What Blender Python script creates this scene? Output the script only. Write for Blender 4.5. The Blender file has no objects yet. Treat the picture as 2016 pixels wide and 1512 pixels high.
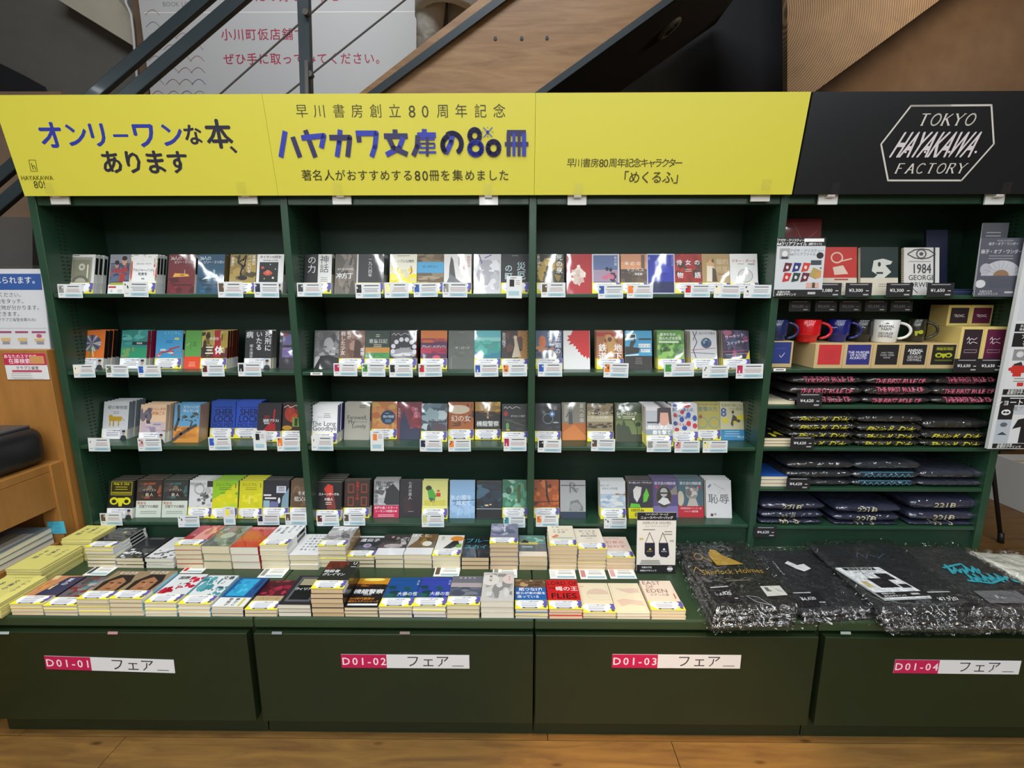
import bpy, math, random
from mathutils import Vector, Matrix
PI = math.pi
SC = bpy.context.scene
COL = SC.collection

# ---------------- camera, world, lights, exposure ----------------
FPX, PITCH, YAW = 908.0, math.radians(10.35), 0.0093
CAMP = Vector((-0.059, -1.75, 1.45))
RIGHT = Vector((math.cos(YAW), math.sin(YAW), 0))
FW = Vector((-math.sin(YAW) * math.cos(PITCH), math.cos(YAW) * math.cos(PITCH), -math.sin(PITCH)))
UP = RIGHT.cross(FW)
cd = bpy.data.cameras.new('camera')
cam = bpy.data.objects.new('camera', cd)
COL.objects.link(cam)
cd.sensor_width = 36.0
cd.lens = FPX / 2016 * 36.0
cd.clip_start = 0.02
m3 = Matrix((RIGHT, UP, -FW)).transposed()
cam.matrix_world = Matrix.Translation(CAMP) @ m3.to_4x4()
SC.camera = cam
w = bpy.data.worlds.new('world')
SC.world = w
w.use_nodes = True
w.node_tree.nodes['Background'].inputs[0].default_value = (0.85, 0.92, 1.0, 1)
w.node_tree.nodes['Background'].inputs[1].default_value = 0.12
def area(name, loc, rot, sx, sy, power, color=(1, 1, 1)):
    l = bpy.data.lights.new(name, 'AREA')
    l.shape = 'RECTANGLE'; l.size = sx; l.size_y = sy; l.energy = power; l.color = color
    o = bpy.data.objects.new(name, l); COL.objects.link(o)
    o.location = loc; o.rotation_euler = rot
    return o
# rows of ceiling tubes that run towards the shelves, and cross tubes further back in the shop
for x in (-2.7, -1.9, -1.15, -0.45, 0.3, 1.05, 1.8, 2.6):
    area('ceiling_tube_light', (x, -1.85, 2.75), (0, 0, 0), 0.045, 2.3, 13.5, (0.93, 0.98, 1.0))
    area('ceiling_tube_light', (x, -4.6, 2.75), (0, 0, 0), 0.045, 2.4, 27, (0.93, 0.98, 1.0))
area('upper_fill_light', (-0.6, -1.2, 4.7), (math.radians(38), 0, 0), 3.2, 1.2, 110, (0.97, 0.98, 1.0))  # added fill light without a fixture, brightens the staircase and stair wall
area('stair_lamp', (-0.6, 0.9, 4.8), (math.radians(12), 0, 0), 2.2, 0.5, 20, (0.95, 0.98, 1.0))
area('spot_right', (2.6, 0.4, 3.6), (math.radians(35), math.radians(10), 0), 0.6, 0.4, 17, (1.0, 0.78, 0.55))
def spot(name, loc, target, power, angle, color, blend=0.6):
    l = bpy.data.lights.new(name, 'SPOT'); l.energy = power; l.spot_size = math.radians(angle); l.spot_blend = blend
    l.color = color; l.shadow_soft_size = 0.05
    o = bpy.data.objects.new(name, l); COL.objects.link(o); o.location = loc
    o.rotation_euler = (Vector(target) - Vector(loc)).to_track_quat('-Z', 'Y').to_euler()
spot('warm_downlight', (0.35, -1.45, 2.75), (0.42, -0.86, 0), 260, 29, (1.0, 0.55, 0.18))
SC.view_settings.view_transform = 'Standard'
SC.view_settings.look = 'None'
SC.view_settings.gamma = 1
SC.view_settings.use_curve_mapping = False
SC.view_settings.exposure = 0.0

# ---------------- pixel rays to points at a real depth ----------------
def ray(px, py):
    return FW + RIGHT * ((px - 1008) / FPX) + UP * (-(py - 756) / FPX)
def P(px, py, Y):
    d = ray(px, py); return CAMP + d * ((Y - CAMP.y) / d.y)
def PZ(px, py, Z):
    d = ray(px, py); return CAMP + d * ((Z - CAMP.z) / d.z)
def zat(py, Y):
    return P(1008, py, Y).z

# ---------------- colours and materials ----------------
def lin(c):
    if isinstance(c, str):
        c = [int(c[i:i + 2], 16) / 255 for i in (0, 2, 4)]
    return tuple((v / 12.92 if v <= 0.04045 else ((v + 0.055) / 1.055) ** 2.4) for v in c[:3])
NAMED = dict(k='15151a', w='ececea', g='8a8a86', G='3f4244', r='c01f26', y='e8dc3c', b='2456a8', n='1d2440', o='e07a2a',
             p='6b5a9c', t='2c8a8c', c='e6dcc0', e='3f8a3a', m='b02050', d='5a1418', s='8cc4dc', u='5b4630', l='d8d8d4')
_cc = {}
def C3(c):
    if c not in _cc:
        _cc[c] = lin(NAMED.get(c, c))
    return _cc[c]
def mat(name, col=None, rough=0.5, coat=0.0, metal=0.0, attr=False, bump=0.0, bscale=30.0, croug=0.08, spec=0.5, vary=0.0, bdist=0.01, objrand=False, crease=False):
    m = bpy.data.materials.new(name); m.use_nodes = True
    nt = m.node_tree; b = nt.nodes['Principled BSDF']
    b.inputs['Roughness'].default_value = rough; b.inputs['Metallic'].default_value = metal
    b.inputs['Coat Weight'].default_value = coat; b.inputs['Coat Roughness'].default_value = croug
    b.inputs['Specular IOR Level'].default_value = spec
    if crease: b.inputs['Coat IOR'].default_value = 1.9
    tc = nt.nodes.new('ShaderNodeTexCoord')
    if attr:
        a = nt.nodes.new('ShaderNodeAttribute'); a.attribute_name = 'Col'
        nt.links.new(a.outputs['Color'], b.inputs['Base Color'])
    elif vary:
        n = nt.nodes.new('ShaderNodeTexNoise'); n.inputs['Scale'].default_value = 9; n.inputs['Detail'].default_value = 5
        nt.links.new(tc.outputs['Object'], n.inputs['Vector'])
        mx = nt.nodes.new('ShaderNodeMix'); mx.data_type = 'RGBA'
        c = lin(col) if isinstance(col, str) else col
        mx.inputs[6].default_value = (*[v * (1 - vary) for v in c], 1); mx.inputs[7].default_value = (*[min(1, v * (1 + vary)) for v in c], 1)
        nt.links.new(n.outputs['Fac'], mx.inputs[0]); nt.links.new(mx.outputs[2], b.inputs['Base Color'])
    else:
        c = lin(col) if isinstance(col, str) else col
        b.inputs['Base Color'].default_value = (*c, 1)
    if bump:
        n = nt.nodes.new('ShaderNodeTexNoise'); n.inputs['Scale'].default_value = bscale; n.inputs['Detail'].default_value = 2
        src = tc.outputs['Object']
        if objrand:
            oi = nt.nodes.new('ShaderNodeObjectInfo'); ad = nt.nodes.new('ShaderNodeVectorMath'); ad.operation = 'MULTIPLY_ADD'
            cb = nt.nodes.new('ShaderNodeCombineXYZ'); nt.links.new(oi.outputs['Random'], cb.inputs[0]); nt.links.new(oi.outputs['Random'], cb.inputs[1])
            ad.inputs[1].default_value = (9, 7, 5); nt.links.new(cb.outputs[0], ad.inputs[0]); nt.links.new(src, ad.inputs[2]); src = ad.outputs[0]
        nt.links.new(src, n.inputs['Vector'])
        bp = nt.nodes.new('ShaderNodeBump'); bp.inputs['Strength'].default_value = bump; bp.inputs['Distance'].default_value = bdist
        hsrc = n.outputs['Fac']
        if crease:
            sb1 = nt.nodes.new('ShaderNodeMath'); sb1.operation = 'SUBTRACT'; sb1.inputs[1].default_value = 0.5; ab1 = nt.nodes.new('ShaderNodeMath'); ab1.operation = 'ABSOLUTE'
            nt.links.new(hsrc, sb1.inputs[0]); nt.links.new(sb1.outputs[0], ab1.inputs[0]); hsrc = ab1.outputs[0]
        nt.links.new(hsrc, bp.inputs['Height'])
        nt.links.new(bp.outputs[0], b.inputs['Normal']); nt.links.new(bp.outputs[0], b.inputs['Coat Normal'])
    return m
M = {}
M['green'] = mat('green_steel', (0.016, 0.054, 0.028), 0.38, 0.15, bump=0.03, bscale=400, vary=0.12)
M['green_shaded'] = mat('green_steel_shaded', (0.010, 0.036, 0.020), 0.5, vary=0.12)  # darker copy of the green steel, interior shade put into the base colour
M['drawer'] = mat('green_steel_dim_drawer', (0.010, 0.020, 0.006), 0.42, vary=0.15)  # same green steel, low warm light worked into a darker olive base colour
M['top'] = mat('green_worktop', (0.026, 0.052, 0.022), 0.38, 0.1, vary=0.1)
M['hole'] = mat('slot_black', (0.004, 0.008, 0.006), 0.8)
M['gloss'] = mat('glossy_print', attr=True, rough=0.42, coat=0.8, croug=0.05, bump=0.22, bscale=9, bdist=0.006, objrand=True)
M['print'] = mat('paper_print', attr=True, rough=0.55)
M['sign'] = mat('sign_print', attr=True, rough=0.33, bump=0.02, bscale=6)
M['glaze'] = mat('glazed_print', attr=True, rough=0.15, coat=0.5)
M['cloth'] = mat('cloth_print', attr=True, rough=0.75, coat=0.0)
M['black'] = mat('black_plastic', (0.012, 0.012, 0.014), 0.35, bump=0.05, bscale=300)
M['steel'] = mat('dark_steel_rail', (0.035, 0.05, 0.058), 0.35, 0.2, metal=0.3, vary=0.2)
M['wire'] = mat('steel_wire', (0.10, 0.095, 0.09), 0.4, metal=0.6)
M['white'] = mat('white_paint', (0.62, 0.64, 0.64), 0.5)
M['card'] = mat('kraft_card', 'c2a878', 0.7, vary=0.1)
M['ycard'] = mat('yellow_card', 'd6c074', 0.6, vary=0.06)
M['fabric'] = mat('grey_coat', (0.58, 0.57, 0.52), 0.9, bump=0.4, bscale=12, bdist=0.03)
M['skin'] = mat('skin', (0.55, 0.36, 0.27), 0.6)
M['dark'] = mat('dark_partition', (0.055, 0.05, 0.046), 0.85, vary=0.15)
M['blackcloth'] = mat('black_cloth', (0.018, 0.015, 0.014), 0.95, bump=0.5, bscale=10, bdist=0.03)
def striped(name, ca, cb, axis, scale, rough=0.8):
    m = bpy.data.materials.new(name); m.use_nodes = True; nt = m.node_tree; b = nt.nodes['Principled BSDF']
    b.inputs['Roughness'].default_value = rough
    tc = nt.nodes.new('ShaderNodeTexCoord'); mp = nt.nodes.new('ShaderNodeMapping')
    s = [2.0, 2.0, 2.0]; s[axis] = scale; mp.inputs['Scale'].default_value = s
    n = nt.nodes.new('ShaderNodeTexNoise'); n.inputs['Scale'].default_value = 1; n.inputs['Detail'].default_value = 1
    r = nt.nodes.new('ShaderNodeMix'); r.data_type = 'RGBA'
    r.inputs[6].default_value = (*lin(ca), 1); r.inputs[7].default_value = (*lin(cb), 1)
    nt.links.new(tc.outputs['Object'], mp.inputs[0]); nt.links.new(mp.outputs[0], n.inputs['Vector'])
    nt.links.new(n.outputs['Fac'], r.inputs[0]); nt.links.new(r.outputs[2], b.inputs['Base Color'])
    return m
M['pages'] = striped('page_edges', 'cdbf9c', 'e6dabb', 1, 900)
M['pages2'] = striped('page_edges_pale', 'd2ccba', 'e9e4d4', 1, 900)
M['pages3'] = striped('page_edges_tan', 'c4a983', 'dcc39c', 1, 900)
M['booklet'] = striped('booklet_edges', 'b8b070', 'e6dd98', 2, 700)
def wood(name, ca, cb, stretch, rough=0.5, scale=1.0, rings=None, knots=False):
    m = bpy.data.materials.new(name); m.use_nodes = True; nt = m.node_tree; b = nt.nodes['Principled BSDF']
    b.inputs['Roughness'].default_value = rough
    tc = nt.nodes.new('ShaderNodeTexCoord'); mp = nt.nodes.new('ShaderNodeMapping'); mp.inputs['Scale'].default_value = stretch
    oi = nt.nodes.new('ShaderNodeObjectInfo'); ad = nt.nodes.new('ShaderNodeVectorMath'); ad.operation = 'ADD'
    nt.links.new(tc.outputs['Object'], ad.inputs[0]); nt.links.new(oi.outputs['Random'], ad.inputs[1])
    nt.links.new(ad.outputs[0], mp.inputs[0])
    n = nt.nodes.new('ShaderNodeTexNoise'); n.inputs['Scale'].default_value = 3 * scale; n.inputs['Detail'].default_value = 12; n.inputs['Roughness'].default_value = 0.62; n.inputs['Distortion'].default_value = 0.6
    nt.links.new(mp.outputs[0], n.inputs['Vector'])
    f = n.outputs['Fac']
    if rings:
        wv = nt.nodes.new('ShaderNodeTexWave'); wv.wave_type = 'RINGS'; wv.rings_direction = 'SPHERICAL'
        wv.inputs['Scale'].default_value = 24; wv.inputs['Distortion'].default_value = 2.5; wv.inputs['Detail Scale'].default_value = 0.6
        mr = nt.nodes.new('ShaderNodeMapping'); mr.inputs['Location'].default_value = [-v for v in rings]; nt.links.new(tc.outputs['Object'], mr.inputs[0]); nt.links.new(mr.outputs[0], wv.inputs['Vector'])
        mm = nt.nodes.new('ShaderNodeMix'); mm.inputs[0].default_value = 0.45
        nt.links.new(n.outputs['Fac'], mm.inputs[2]); nt.links.new(wv.outputs['Fac'], mm.inputs[3]); f = mm.outputs[0]
    r = nt.nodes.new('ShaderNodeValToRGB'); r.color_ramp.elements[0].position = 0.3; r.color_ramp.elements[1].position = 0.7
    r.color_ramp.elements[0].color = (*lin(ca), 1); r.color_ramp.elements[1].color = (*lin(cb), 1)
    nt.links.new(f, r.inputs[0]); out = r.outputs[0]
    if knots:
        v = nt.nodes.new('ShaderNodeTexVoronoi'); v.inputs['Scale'].default_value = 5.0; v.inputs['Randomness'].default_value = 1
        m2 = nt.nodes.new('ShaderNodeMapping'); m2.inputs['Scale'].default_value = (0.8, 2.2, 1)
        nt.links.new(ad.outputs[0], m2.inputs[0]); nt.links.new(m2.outputs[0], v.inputs['Vector'])
        cr = nt.nodes.new('ShaderNodeValToRGB'); cr.color_ramp.elements[0].position = 0.03; cr.color_ramp.elements[1].position = 0.10
        cr.color_ramp.elements[0].color = (0.45, 0.38, 0.3, 1); cr.color_ramp.elements[1].color = (1, 1, 1, 1)
        nt.links.new(v.outputs['Distance'], cr.inputs[0])
        mu = nt.nodes.new('ShaderNodeMix'); mu.data_type = 'RGBA'; mu.blend_type = 'MULTIPLY'; mu.inputs[0].default_value = 1
        nt.links.new(out, mu.inputs[6]); nt.links.new(cr.outputs[0], mu.inputs[7]); out = mu.outputs[2]
    nt.links.new(out, b.inputs['Base Color'])
    return m
M['floor'] = wood('floor_board', '5e4222', '86632f', (0.8, 7, 1), 0.45, 1.4, knots=True)
M['kiosk'] = wood('orange_veneer', '94642f', 'a87538', (4, 4, 0.7), 0.45, 1.5)
M['stringer'] = wood('stair_pine', '8a6540', 'b08a60', (1.0, 8, 8), 0.4, 1.2)
M['soffit'] = wood('ringed_veneer', '5c4a36', '9a7e5c', (1, 1, 1), 0.6, 2.0, rings=P(1470, 30, 1.3))
M['brown'] = mat('brown_wall', (0.19, 0.125, 0.08), 0.9, vary=0.25)
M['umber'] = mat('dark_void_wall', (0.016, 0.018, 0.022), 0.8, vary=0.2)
M['greywall'] = mat('grey_soffit', (0.16, 0.155, 0.14), 0.85, vary=0.15)
M['beam'] = mat('beige_beam', (0.52, 0.49, 0.40), 0.8, vary=0.08)
def film(name, alpha, tint=(1, 1, 1), rough=0.08, bump=1.0, bscale=30, bdist=0.012):
    m = bpy.data.materials.new(name); m.use_nodes = True; nt = m.node_tree
    for n in list(nt.nodes):
        nt.nodes.remove(n)
    o = nt.nodes.new('ShaderNodeOutputMaterial'); mx = nt.nodes.new('ShaderNodeMixShader')
    t = nt.nodes.new('ShaderNodeBsdfTransparent'); t.inputs[0].default_value = (*tint, 1)
    g = nt.nodes.new('ShaderNodeBsdfGlossy'); g.inputs['Roughness'].default_value = rough
    lw = nt.nodes.new('ShaderNodeLayerWeight'); pw = nt.nodes.new('ShaderNodeMath'); pw.operation = 'POWER'; pw.inputs[1].default_value = 4
    ma = nt.nodes.new('ShaderNodeMath'); ma.operation = 'MULTIPLY_ADD'; ma.inputs[1].default_value = 0.6; ma.inputs[2].default_value = alpha; ma.use_clamp = True
    nt.links.new(lw.outputs['Facing'], pw.inputs[0]); nt.links.new(pw.outputs[0], ma.inputs[0]); nt.links.new(ma.outputs[0], mx.inputs[0])
    nt.links.new(t.outputs[0], mx.inputs[1]); nt.links.new(g.outputs[0], mx.inputs[2]); nt.links.new(mx.outputs[0], o.inputs[0])
    if bump:
        tc = nt.nodes.new('ShaderNodeTexCoord'); n = nt.nodes.new('ShaderNodeTexNoise')
        n.inputs['Scale'].default_value = bscale; n.inputs['Detail'].default_value = 3; n.inputs['Distortion'].default_value = 1.2
        nt.links.new(tc.outputs['Object'], n.inputs['Vector'])
        bp = nt.nodes.new('ShaderNodeBump'); bp.inputs['Strength'].default_value = bump; bp.inputs['Distance'].default_value = bdist
        hsrc = n.outputs['Fac']
        if True:
            sb1 = nt.nodes.new('ShaderNodeMath'); sb1.operation = 'SUBTRACT'; sb1.inputs[1].default_value = 0.5; ab1 = nt.nodes.new('ShaderNodeMath'); ab1.operation = 'ABSOLUTE'
            nt.links.new(hsrc, sb1.inputs[0]); nt.links.new(sb1.outputs[0], ab1.inputs[0]); hsrc = ab1.outputs[0]
        nt.links.new(hsrc, bp.inputs['Height']); nt.links.new(bp.outputs[0], g.inputs['Normal']); nt.links.new(bp.outputs[0], lw.inputs['Normal'])
    return m
M['film'] = film('poly_bag', 0.08, rough=0.035, bump=1.0, bscale=11, bdist=0.03)
M['clear'] = film('clear_plastic', 0.05, rough=0.03, bump=0)

# ---------------- object helpers ----------------
def tag(o, label=None, cat=None, group=None, kind=None):
    if label: o['label'] = label
    if cat: o['category'] = cat
    if group: o['group'] = group
    if kind: o['kind'] = kind
    return o
def empty(name, loc=(0, 0, 0), rot=(0, 0, 0), **k):
    o = bpy.data.objects.new(name, None); COL.objects.link(o); o.location = loc; o.rotation_euler = rot
    o.empty_display_size = 0.05
    return tag(o, **k)
class MB:
    """collects polygons with colours; build() links them as one mesh object"""
    def __init__(s): s.v = []; s.f = []; s.c = []; s.k = 0
    def poly(s, pts, col='w'):
        n = len(s.v); s.v += [tuple(p) for p in pts]; s.f.append(tuple(range(n, n + len(pts)))); s.c.append(C3(col))
    def box(s, x0, x1, y0, y1, z0, z1, col='w', faces=None):
        n = len(s.v)
        s.v += [(x0, y0, z0), (x1, y0, z0), (x1, y1, z0), (x0, y1, z0), (x0, y0, z1), (x1, y0, z1), (x1, y1, z1), (x0, y1, z1)]
        for q in ((0, 1, 5, 4), (1, 2, 6, 5), (2, 3, 7, 6), (3, 0, 4, 7), (4, 5, 6, 7), (3, 2, 1, 0)):
            s.f.append(tuple(n + i for i in q)); s.c.append(C3(col))
        return s
    def tube(s, pts, r, n=8, col='w', cap=True):
        pts = [Vector(p) for p in pts]; rs = r if isinstance(r, (list, tuple)) else [r] * len(pts)
        base = len(s.v); ref = None
        for i, p in enumerate(pts):
            d = (pts[min(i + 1, len(pts) - 1)] - pts[max(i - 1, 0)]).normalized()
            if ref is None:
                ref = d.orthogonal().normalized()
            a = (ref - d * ref.dot(d)).normalized(); ref = a; b = d.cross(a)
            for j in range(n):
                t = 2 * PI * j / n; s.v.append(tuple(p + (a * math.cos(t) + b * math.sin(t)) * rs[i]))
        for i in range(len(pts) - 1):
            for j in range(n):
                a0 = base + i * n + j; a1 = base + i * n + (j + 1) % n
                s.f.append((a0, a1, a1 + n, a0 + n)); s.c.append(C3(col))
        if cap:
            s.f.append(tuple(base + j for j in range(n))[::-1]); s.c.append(C3(col))
            s.f.append(tuple(base + (len(pts) - 1) * n + j for j in range(n))); s.c.append(C3(col))
        return s
    def bar(s, a, b, wd, hd, col='w', up=(0, 0, 1)):
        a = Vector(a); b = Vector(b); d = (b - a).normalized(); u = Vector(up); sd = d.cross(u).normalized(); u = sd.cross(d)
        n = len(s.v)
        for p in (a, b):
            for sx, sy in ((-1, -1), (1, -1), (1, 1), (-1, 1)):
                s.v.append(tuple(p + sd * sx * wd / 2 + u * sy * hd / 2))
        for q in ((0, 1, 5, 4), (1, 2, 6, 5), (2, 3, 7, 6), (3, 0, 4, 7), (4, 5, 6, 7), (3, 2, 1, 0)):
            s.f.append(tuple(n + i for i in q)); s.c.append(C3(col))
        return s
    def lathe(s, prof, n=24, col='w', cx=0, cy=0):
        base = len(s.v)
        for r, z in prof:
            for j in range(n):
                t = 2 * PI * j / n; s.v.append((cx + r * math.cos(t), cy + r * math.sin(t), z))
        for i in range(len(prof) - 1):
            for j in range(n):
                a0 = base + i * n + j; a1 = base + i * n + (j + 1) % n
                s.f.append((a0, a1, a1 + n, a0 + n)); s.c.append(C3(col))
        return s
    def mesh(s, name, xf=None):
        me = bpy.data.meshes.new(name)
        v = s.v if xf is None else [tuple(xf(Vector(p))) for p in s.v]
        me.from_pydata(v, [], s.f)
        at = me.color_attributes.new('Col', 'FLOAT_COLOR', 'CORNER')
        buf = []
        for f, c in zip(s.f, s.c):
            buf += [c[0], c[1], c[2], 1.0] * len(f)
        if len(buf) == 4 * len(me.loops):
            at.data.foreach_set('color', buf)
        me.update()
        return me
    def build(s, name, material, parent=None, smooth=False, xf=None, bevel=0, **k):
        me = s.mesh(name, xf); me.materials.append(M[material] if isinstance(material, str) else material)
        if smooth:
            for p in me.polygons: p.use_smooth = True
        o = bpy.data.objects.new(name, me); COL.objects.link(o); o.parent = parent
        if bevel:
            b = o.modifiers.new('bevel', 'BEVEL'); b.width = bevel; b.segments = 2; b.limit_method = 'ANGLE'
        return tag(o, **k)
def inst(me, name, parent=None, **k):
    o = bpy.data.objects.new(name, me); COL.objects.link(o); o.parent = parent
    return tag(o, **k)
def dup(root, loc, rot=None, label=None):
    r = root.copy(); COL.objects.link(r); r.location = loc
    if rot is not None: r.rotation_euler = rot
    if label: r['label'] = label
    for ch in root.children:
        c = ch.copy(); COL.objects.link(c); c.parent = r
    return r

# ---------------- lettering ----------------
_g = {}
def _w(s, off):
    c = bpy.data.curves.new('t', 'FONT'); c.body = s; c.offset = off; c.resolution_u = 2; c.size = 1
    o = bpy.data.objects.new('t', c); me = bpy.data.meshes.new_from_object(o)
    vs = [tuple(v.co[:2]) for v in me.vertices]; fs = [tuple(p.vertices) for p in me.polygons]
    bpy.data.objects.remove(o); bpy.data.curves.remove(c); bpy.data.meshes.remove(me)
    return vs, fs
def glyph(ch, off=0.0):
    key = (ch, off)
    if key not in _g:
        if ch == ' ':
            _g[key] = ([], [], 0.35)
        else:
            vs, fs = _w(ch, off)
            if ord(ch) > 0x2e80 or ch in '「」、。・':
                adv = 0.0
                x0 = min(v[0] for v in vs); x1 = max(v[0] for v in vs)
                adv = _cjk()
            else:
                a, _ = _w('H' + ch + 'H', 0); b, _ = _w('HH', 0)
                adv = max(v[0] for v in a) - max(v[0] for v in b)
            _g[key] = (vs, fs, adv)
    return _g[key]
_cj = []
def _cjk():
    if not _cj:
        a, _ = _w('国国', 0); b, _ = _w('国', 0)
        _cj.append(max(v[0] for v in a) - max(v[0] for v in b))
    return _cj[0]
EPS = 0.00005
class Print(MB):
    """flat print in the local x-z plane facing -y; each later mark lies a hair in front of the former"""
    def __init__(s, w=1.0, h=1.0, x0=0.0, z0=0.0, y0=0.0):
        super().__init__(); s.w = w; s.h = h; s.x0 = x0; s.z0 = z0; s.y = y0
    def pt(s, u, v): return (s.x0 + u * s.w, s.y, s.z0 + v * s.h)
    def nx(s): s.y -= EPS
    def R(s, u0, v0, u1, v1, c): s.nx(); s.poly([s.pt(u0, v0), s.pt(u1, v0), s.pt(u1, v1), s.pt(u0, v1)], c)
    def E(s, cu, cv, ru, rv, c, n=14, a0=0, a1=360):
        s.nx(); s.poly([s.pt(min(1, max(0, cu + ru * math.cos(math.radians(a0 + (a1 - a0) * i / n)))), min(1, max(0, cv + rv * math.sin(math.radians(a0 + (a1 - a0) * i / n))))) for i in range(n + (a1 - a0 < 360))], c)
    def Q(s, pts, c): s.nx(); s.poly([s.pt(*p) for p in pts], c)
    def L(s, pts, wd, c, joint=True):
        """stroke; wd is a share of the width"""
        s.nx(); hw = wd * s.w / 2; q = [Vector((s.x0 + u * s.w, s.z0 + v * s.h)) for u, v in pts]
        for a, b in zip(q, q[1:]):
            d = (b - a)
            if d.length < 1e-9: continue
            n = Vector((-d.y, d.x)).normalized() * hw
            s.poly([(p.x, s.y, p.y) for p in (a - n, b - n, b + n, a + n)], c)
        if joint:
            for a in q[1:-1]:
                s.poly([(a.x + hw * math.cos(t * PI / 4), s.y, a.y + hw * math.sin(t * PI / 4)) for t in range(8)], c)
    def T(s, txt, u, v, size, c, bold=0.0, sx=1.0, sp=0.0, al='c', shear=0.0, rot=0.0):
        """size = em height as a share of the width; u, v = middle of the line"""
        s.nx(); em = size * s.w; gl = [glyph(ch, 0.0 if bold >= .02 else bold) for ch in txt]
        bk = 1.0 if em > .03 else .55
        sh = ((-bold * bk, 0), (bold * bk, 0), (0, -bold * bk * .8), (0, bold * bk * .8)) if bold >= .02 else ((0, 0),)
        tot = sum(g[2] * sx + sp for g in gl) - sp
        room = (2 * min(u, 1 - u) + (.0 if abs(u - .5) < .2 else .1)) * s.w * .97
        if .05 < s.w < .3 and al == 'c' and len(txt) > 1 and tot * em > room > 0:
            f = room / (tot * em); sx *= f; sp *= f; tot *= f
        x = {'c': -tot / 2, 'l': 0, 'r': -tot}[al]
        cr, sr = math.cos(rot), math.sin(rot)
        bx, bz = s.x0 + u * s.w, s.z0 + v * s.h
        for ch, g in zip(txt, gl):
            col = C3(c)
            for k, (dx, dz) in enumerate(sh):
                n = len(s.v)
                for a, b in g[0]:
                    b = b + dz; p = (x + (a + dx) * sx + shear * (b - 0.35)) * em; q = (b - 0.36) * em
                    s.v.append((bx + p * cr - q * sr, s.y - k * 2e-6, bz + p * sr + q * cr))
                for f in g[1]:
                    s.f.append(tuple(n + i for i in f)); s.c.append(col)
            x += g[2] * sx + sp
    def V(s, txt, u, v, size, c, bold=0.0, sp=1.0):
        """vertical line starting at its top"""
        for i, ch in enumerate(txt):
            s.T(ch, u, v - (i + 0.5) * size * sp * _cjk() * s.w / s.h, size, c, bold); s.y += EPS
        s.nx()
    def N(s, u0, v0, u1, v1, n, cols, seed=1, big=0.3):
        rd = random.Random(seed); cols = cols.split()
        for i in range(n):
            cu = rd.uniform(u0, u1); cv = rd.uniform(v0, v1); ru = big * (u1 - u0) * rd.uniform(0.3, 1); rv = big * (v1 - v0) * rd.uniform(0.3, 1)
            a = rd.uniform(0, 6.28); m = rd.randint(5, 8); k = [rd.uniform(0.6, 1.15) for _ in range(m)]
            if i % 4 == 0: s.nx()
            s.y -= EPS * 0.2
            s.poly([s.pt(min(u1, max(u0, cu + ru * k[j] * math.cos(a + 6.283 * j / m))), min(v1, max(v0, cv + rv * k[j] * math.sin(a + 6.283 * j / m)))) for j in range(m)], rd.choice(cols))
    def lines(s, u0, u1, vs, t, c, seed=0):
        rd = random.Random(seed); s.nx()
        for v in vs:
            k = rd.uniform(0.0, 0.25) * (u1 - u0)
            s.poly([s.pt(u0 + k / 2, v), s.pt(u1 - k / 2, v), s.pt(u1 - k / 2, v + t), s.pt(u0 + k / 2, v + t)], c)
    def run(s, ops):
        for op in ops:
            getattr(s, op[0])(*op[1:-1], **op[-1]) if isinstance(op[-1], dict) else getattr(s, op[0])(*op[1:])

# ---------------- the setting ----------------
ZT = zat(1220, -0.443)           # height of the display top
FY = -0.443                      # its front
def struct(name, mb, m, parent=None, **k): return mb.build(name, m, parent, kind=None if parent else 'structure', **k)
# floor: a sub-floor and boards, each board a piece of the floor
fl = struct('floor', MB().box(-4.2, 5.0, -6.2, 3.3, -0.05, -0.012), M['floor'])
rd = random.Random(4)
nb = 0
y = -3.3
seam = P(1008, 1457, 0)[1] if False else PZ(1008, 1457, 0).y
ys = []
k = 0
y = seam
bw = 0.30
edges = [seam - bw * i for i in range(1, 9)][::-1] + [seam + 0.152 * 0] + [seam + 0.18 * i for i in range(1, 21)]
joint0 = {0: [PZ(230, 1470, 0).x, PZ(1325, 1470, 0).x], 1: [PZ(1078, 1447, 0).x, PZ(40, 1447, 0).x]}
for r, (ya, yb) in enumerate(zip(edges, edges[1:])):
    row = 0 if abs(yb - seam) < 1e-6 else (1 if abs(ya - seam) < 1e-6 else 2)
    if row in joint0:
        js = sorted(joint0[row])
        xs = [-4.2] + ([js[0] - 1.9] if js[0] > -2.2 else []) + js + [js[-1] + 1.9, 5.0]
    else:
        s0 = rd.uniform(-3.9, -2.6); xs = [-4.2] + [s0 + 1.8 * i for i in range(6) if s0 + 1.8 * i < 4.7] + [5.0]
    xs = sorted(x for x in xs if -4.2 <= x <= 5.0)
    for xa, xb in zip(xs, xs[1:]):
        g = 0.0012
        MB().box(xa + g, xb - g, ya + g, yb - g, -0.012, rd.uniform(-0.0004, 0.0)).build('floor_board', M['floor'], fl)
# walls and ceiling
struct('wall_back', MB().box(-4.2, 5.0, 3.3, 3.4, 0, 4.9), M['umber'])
struct('wall_left', MB().box(-4.3, -4.2, -6.2, 3.4, 0, 4.9), M['greywall'])
struct('wall_right', MB().box(5.0, 5.1, -6.2, 3.4, 0, 4.9), M['brown'])
struct('wall_rear', MB().box(-4.3, 5.1, -6.3, -6.2, 0, 4.9), mat('shop_wall', (0.35, 0.34, 0.32), 0.8, vary=0.05))
struct('ceiling', MB().box(-4.3, 5.1, -6.3, 3.4, 4.9, 5.0), mat('ceiling_paint', (0.25, 0.25, 0.24), 0.9))

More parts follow.
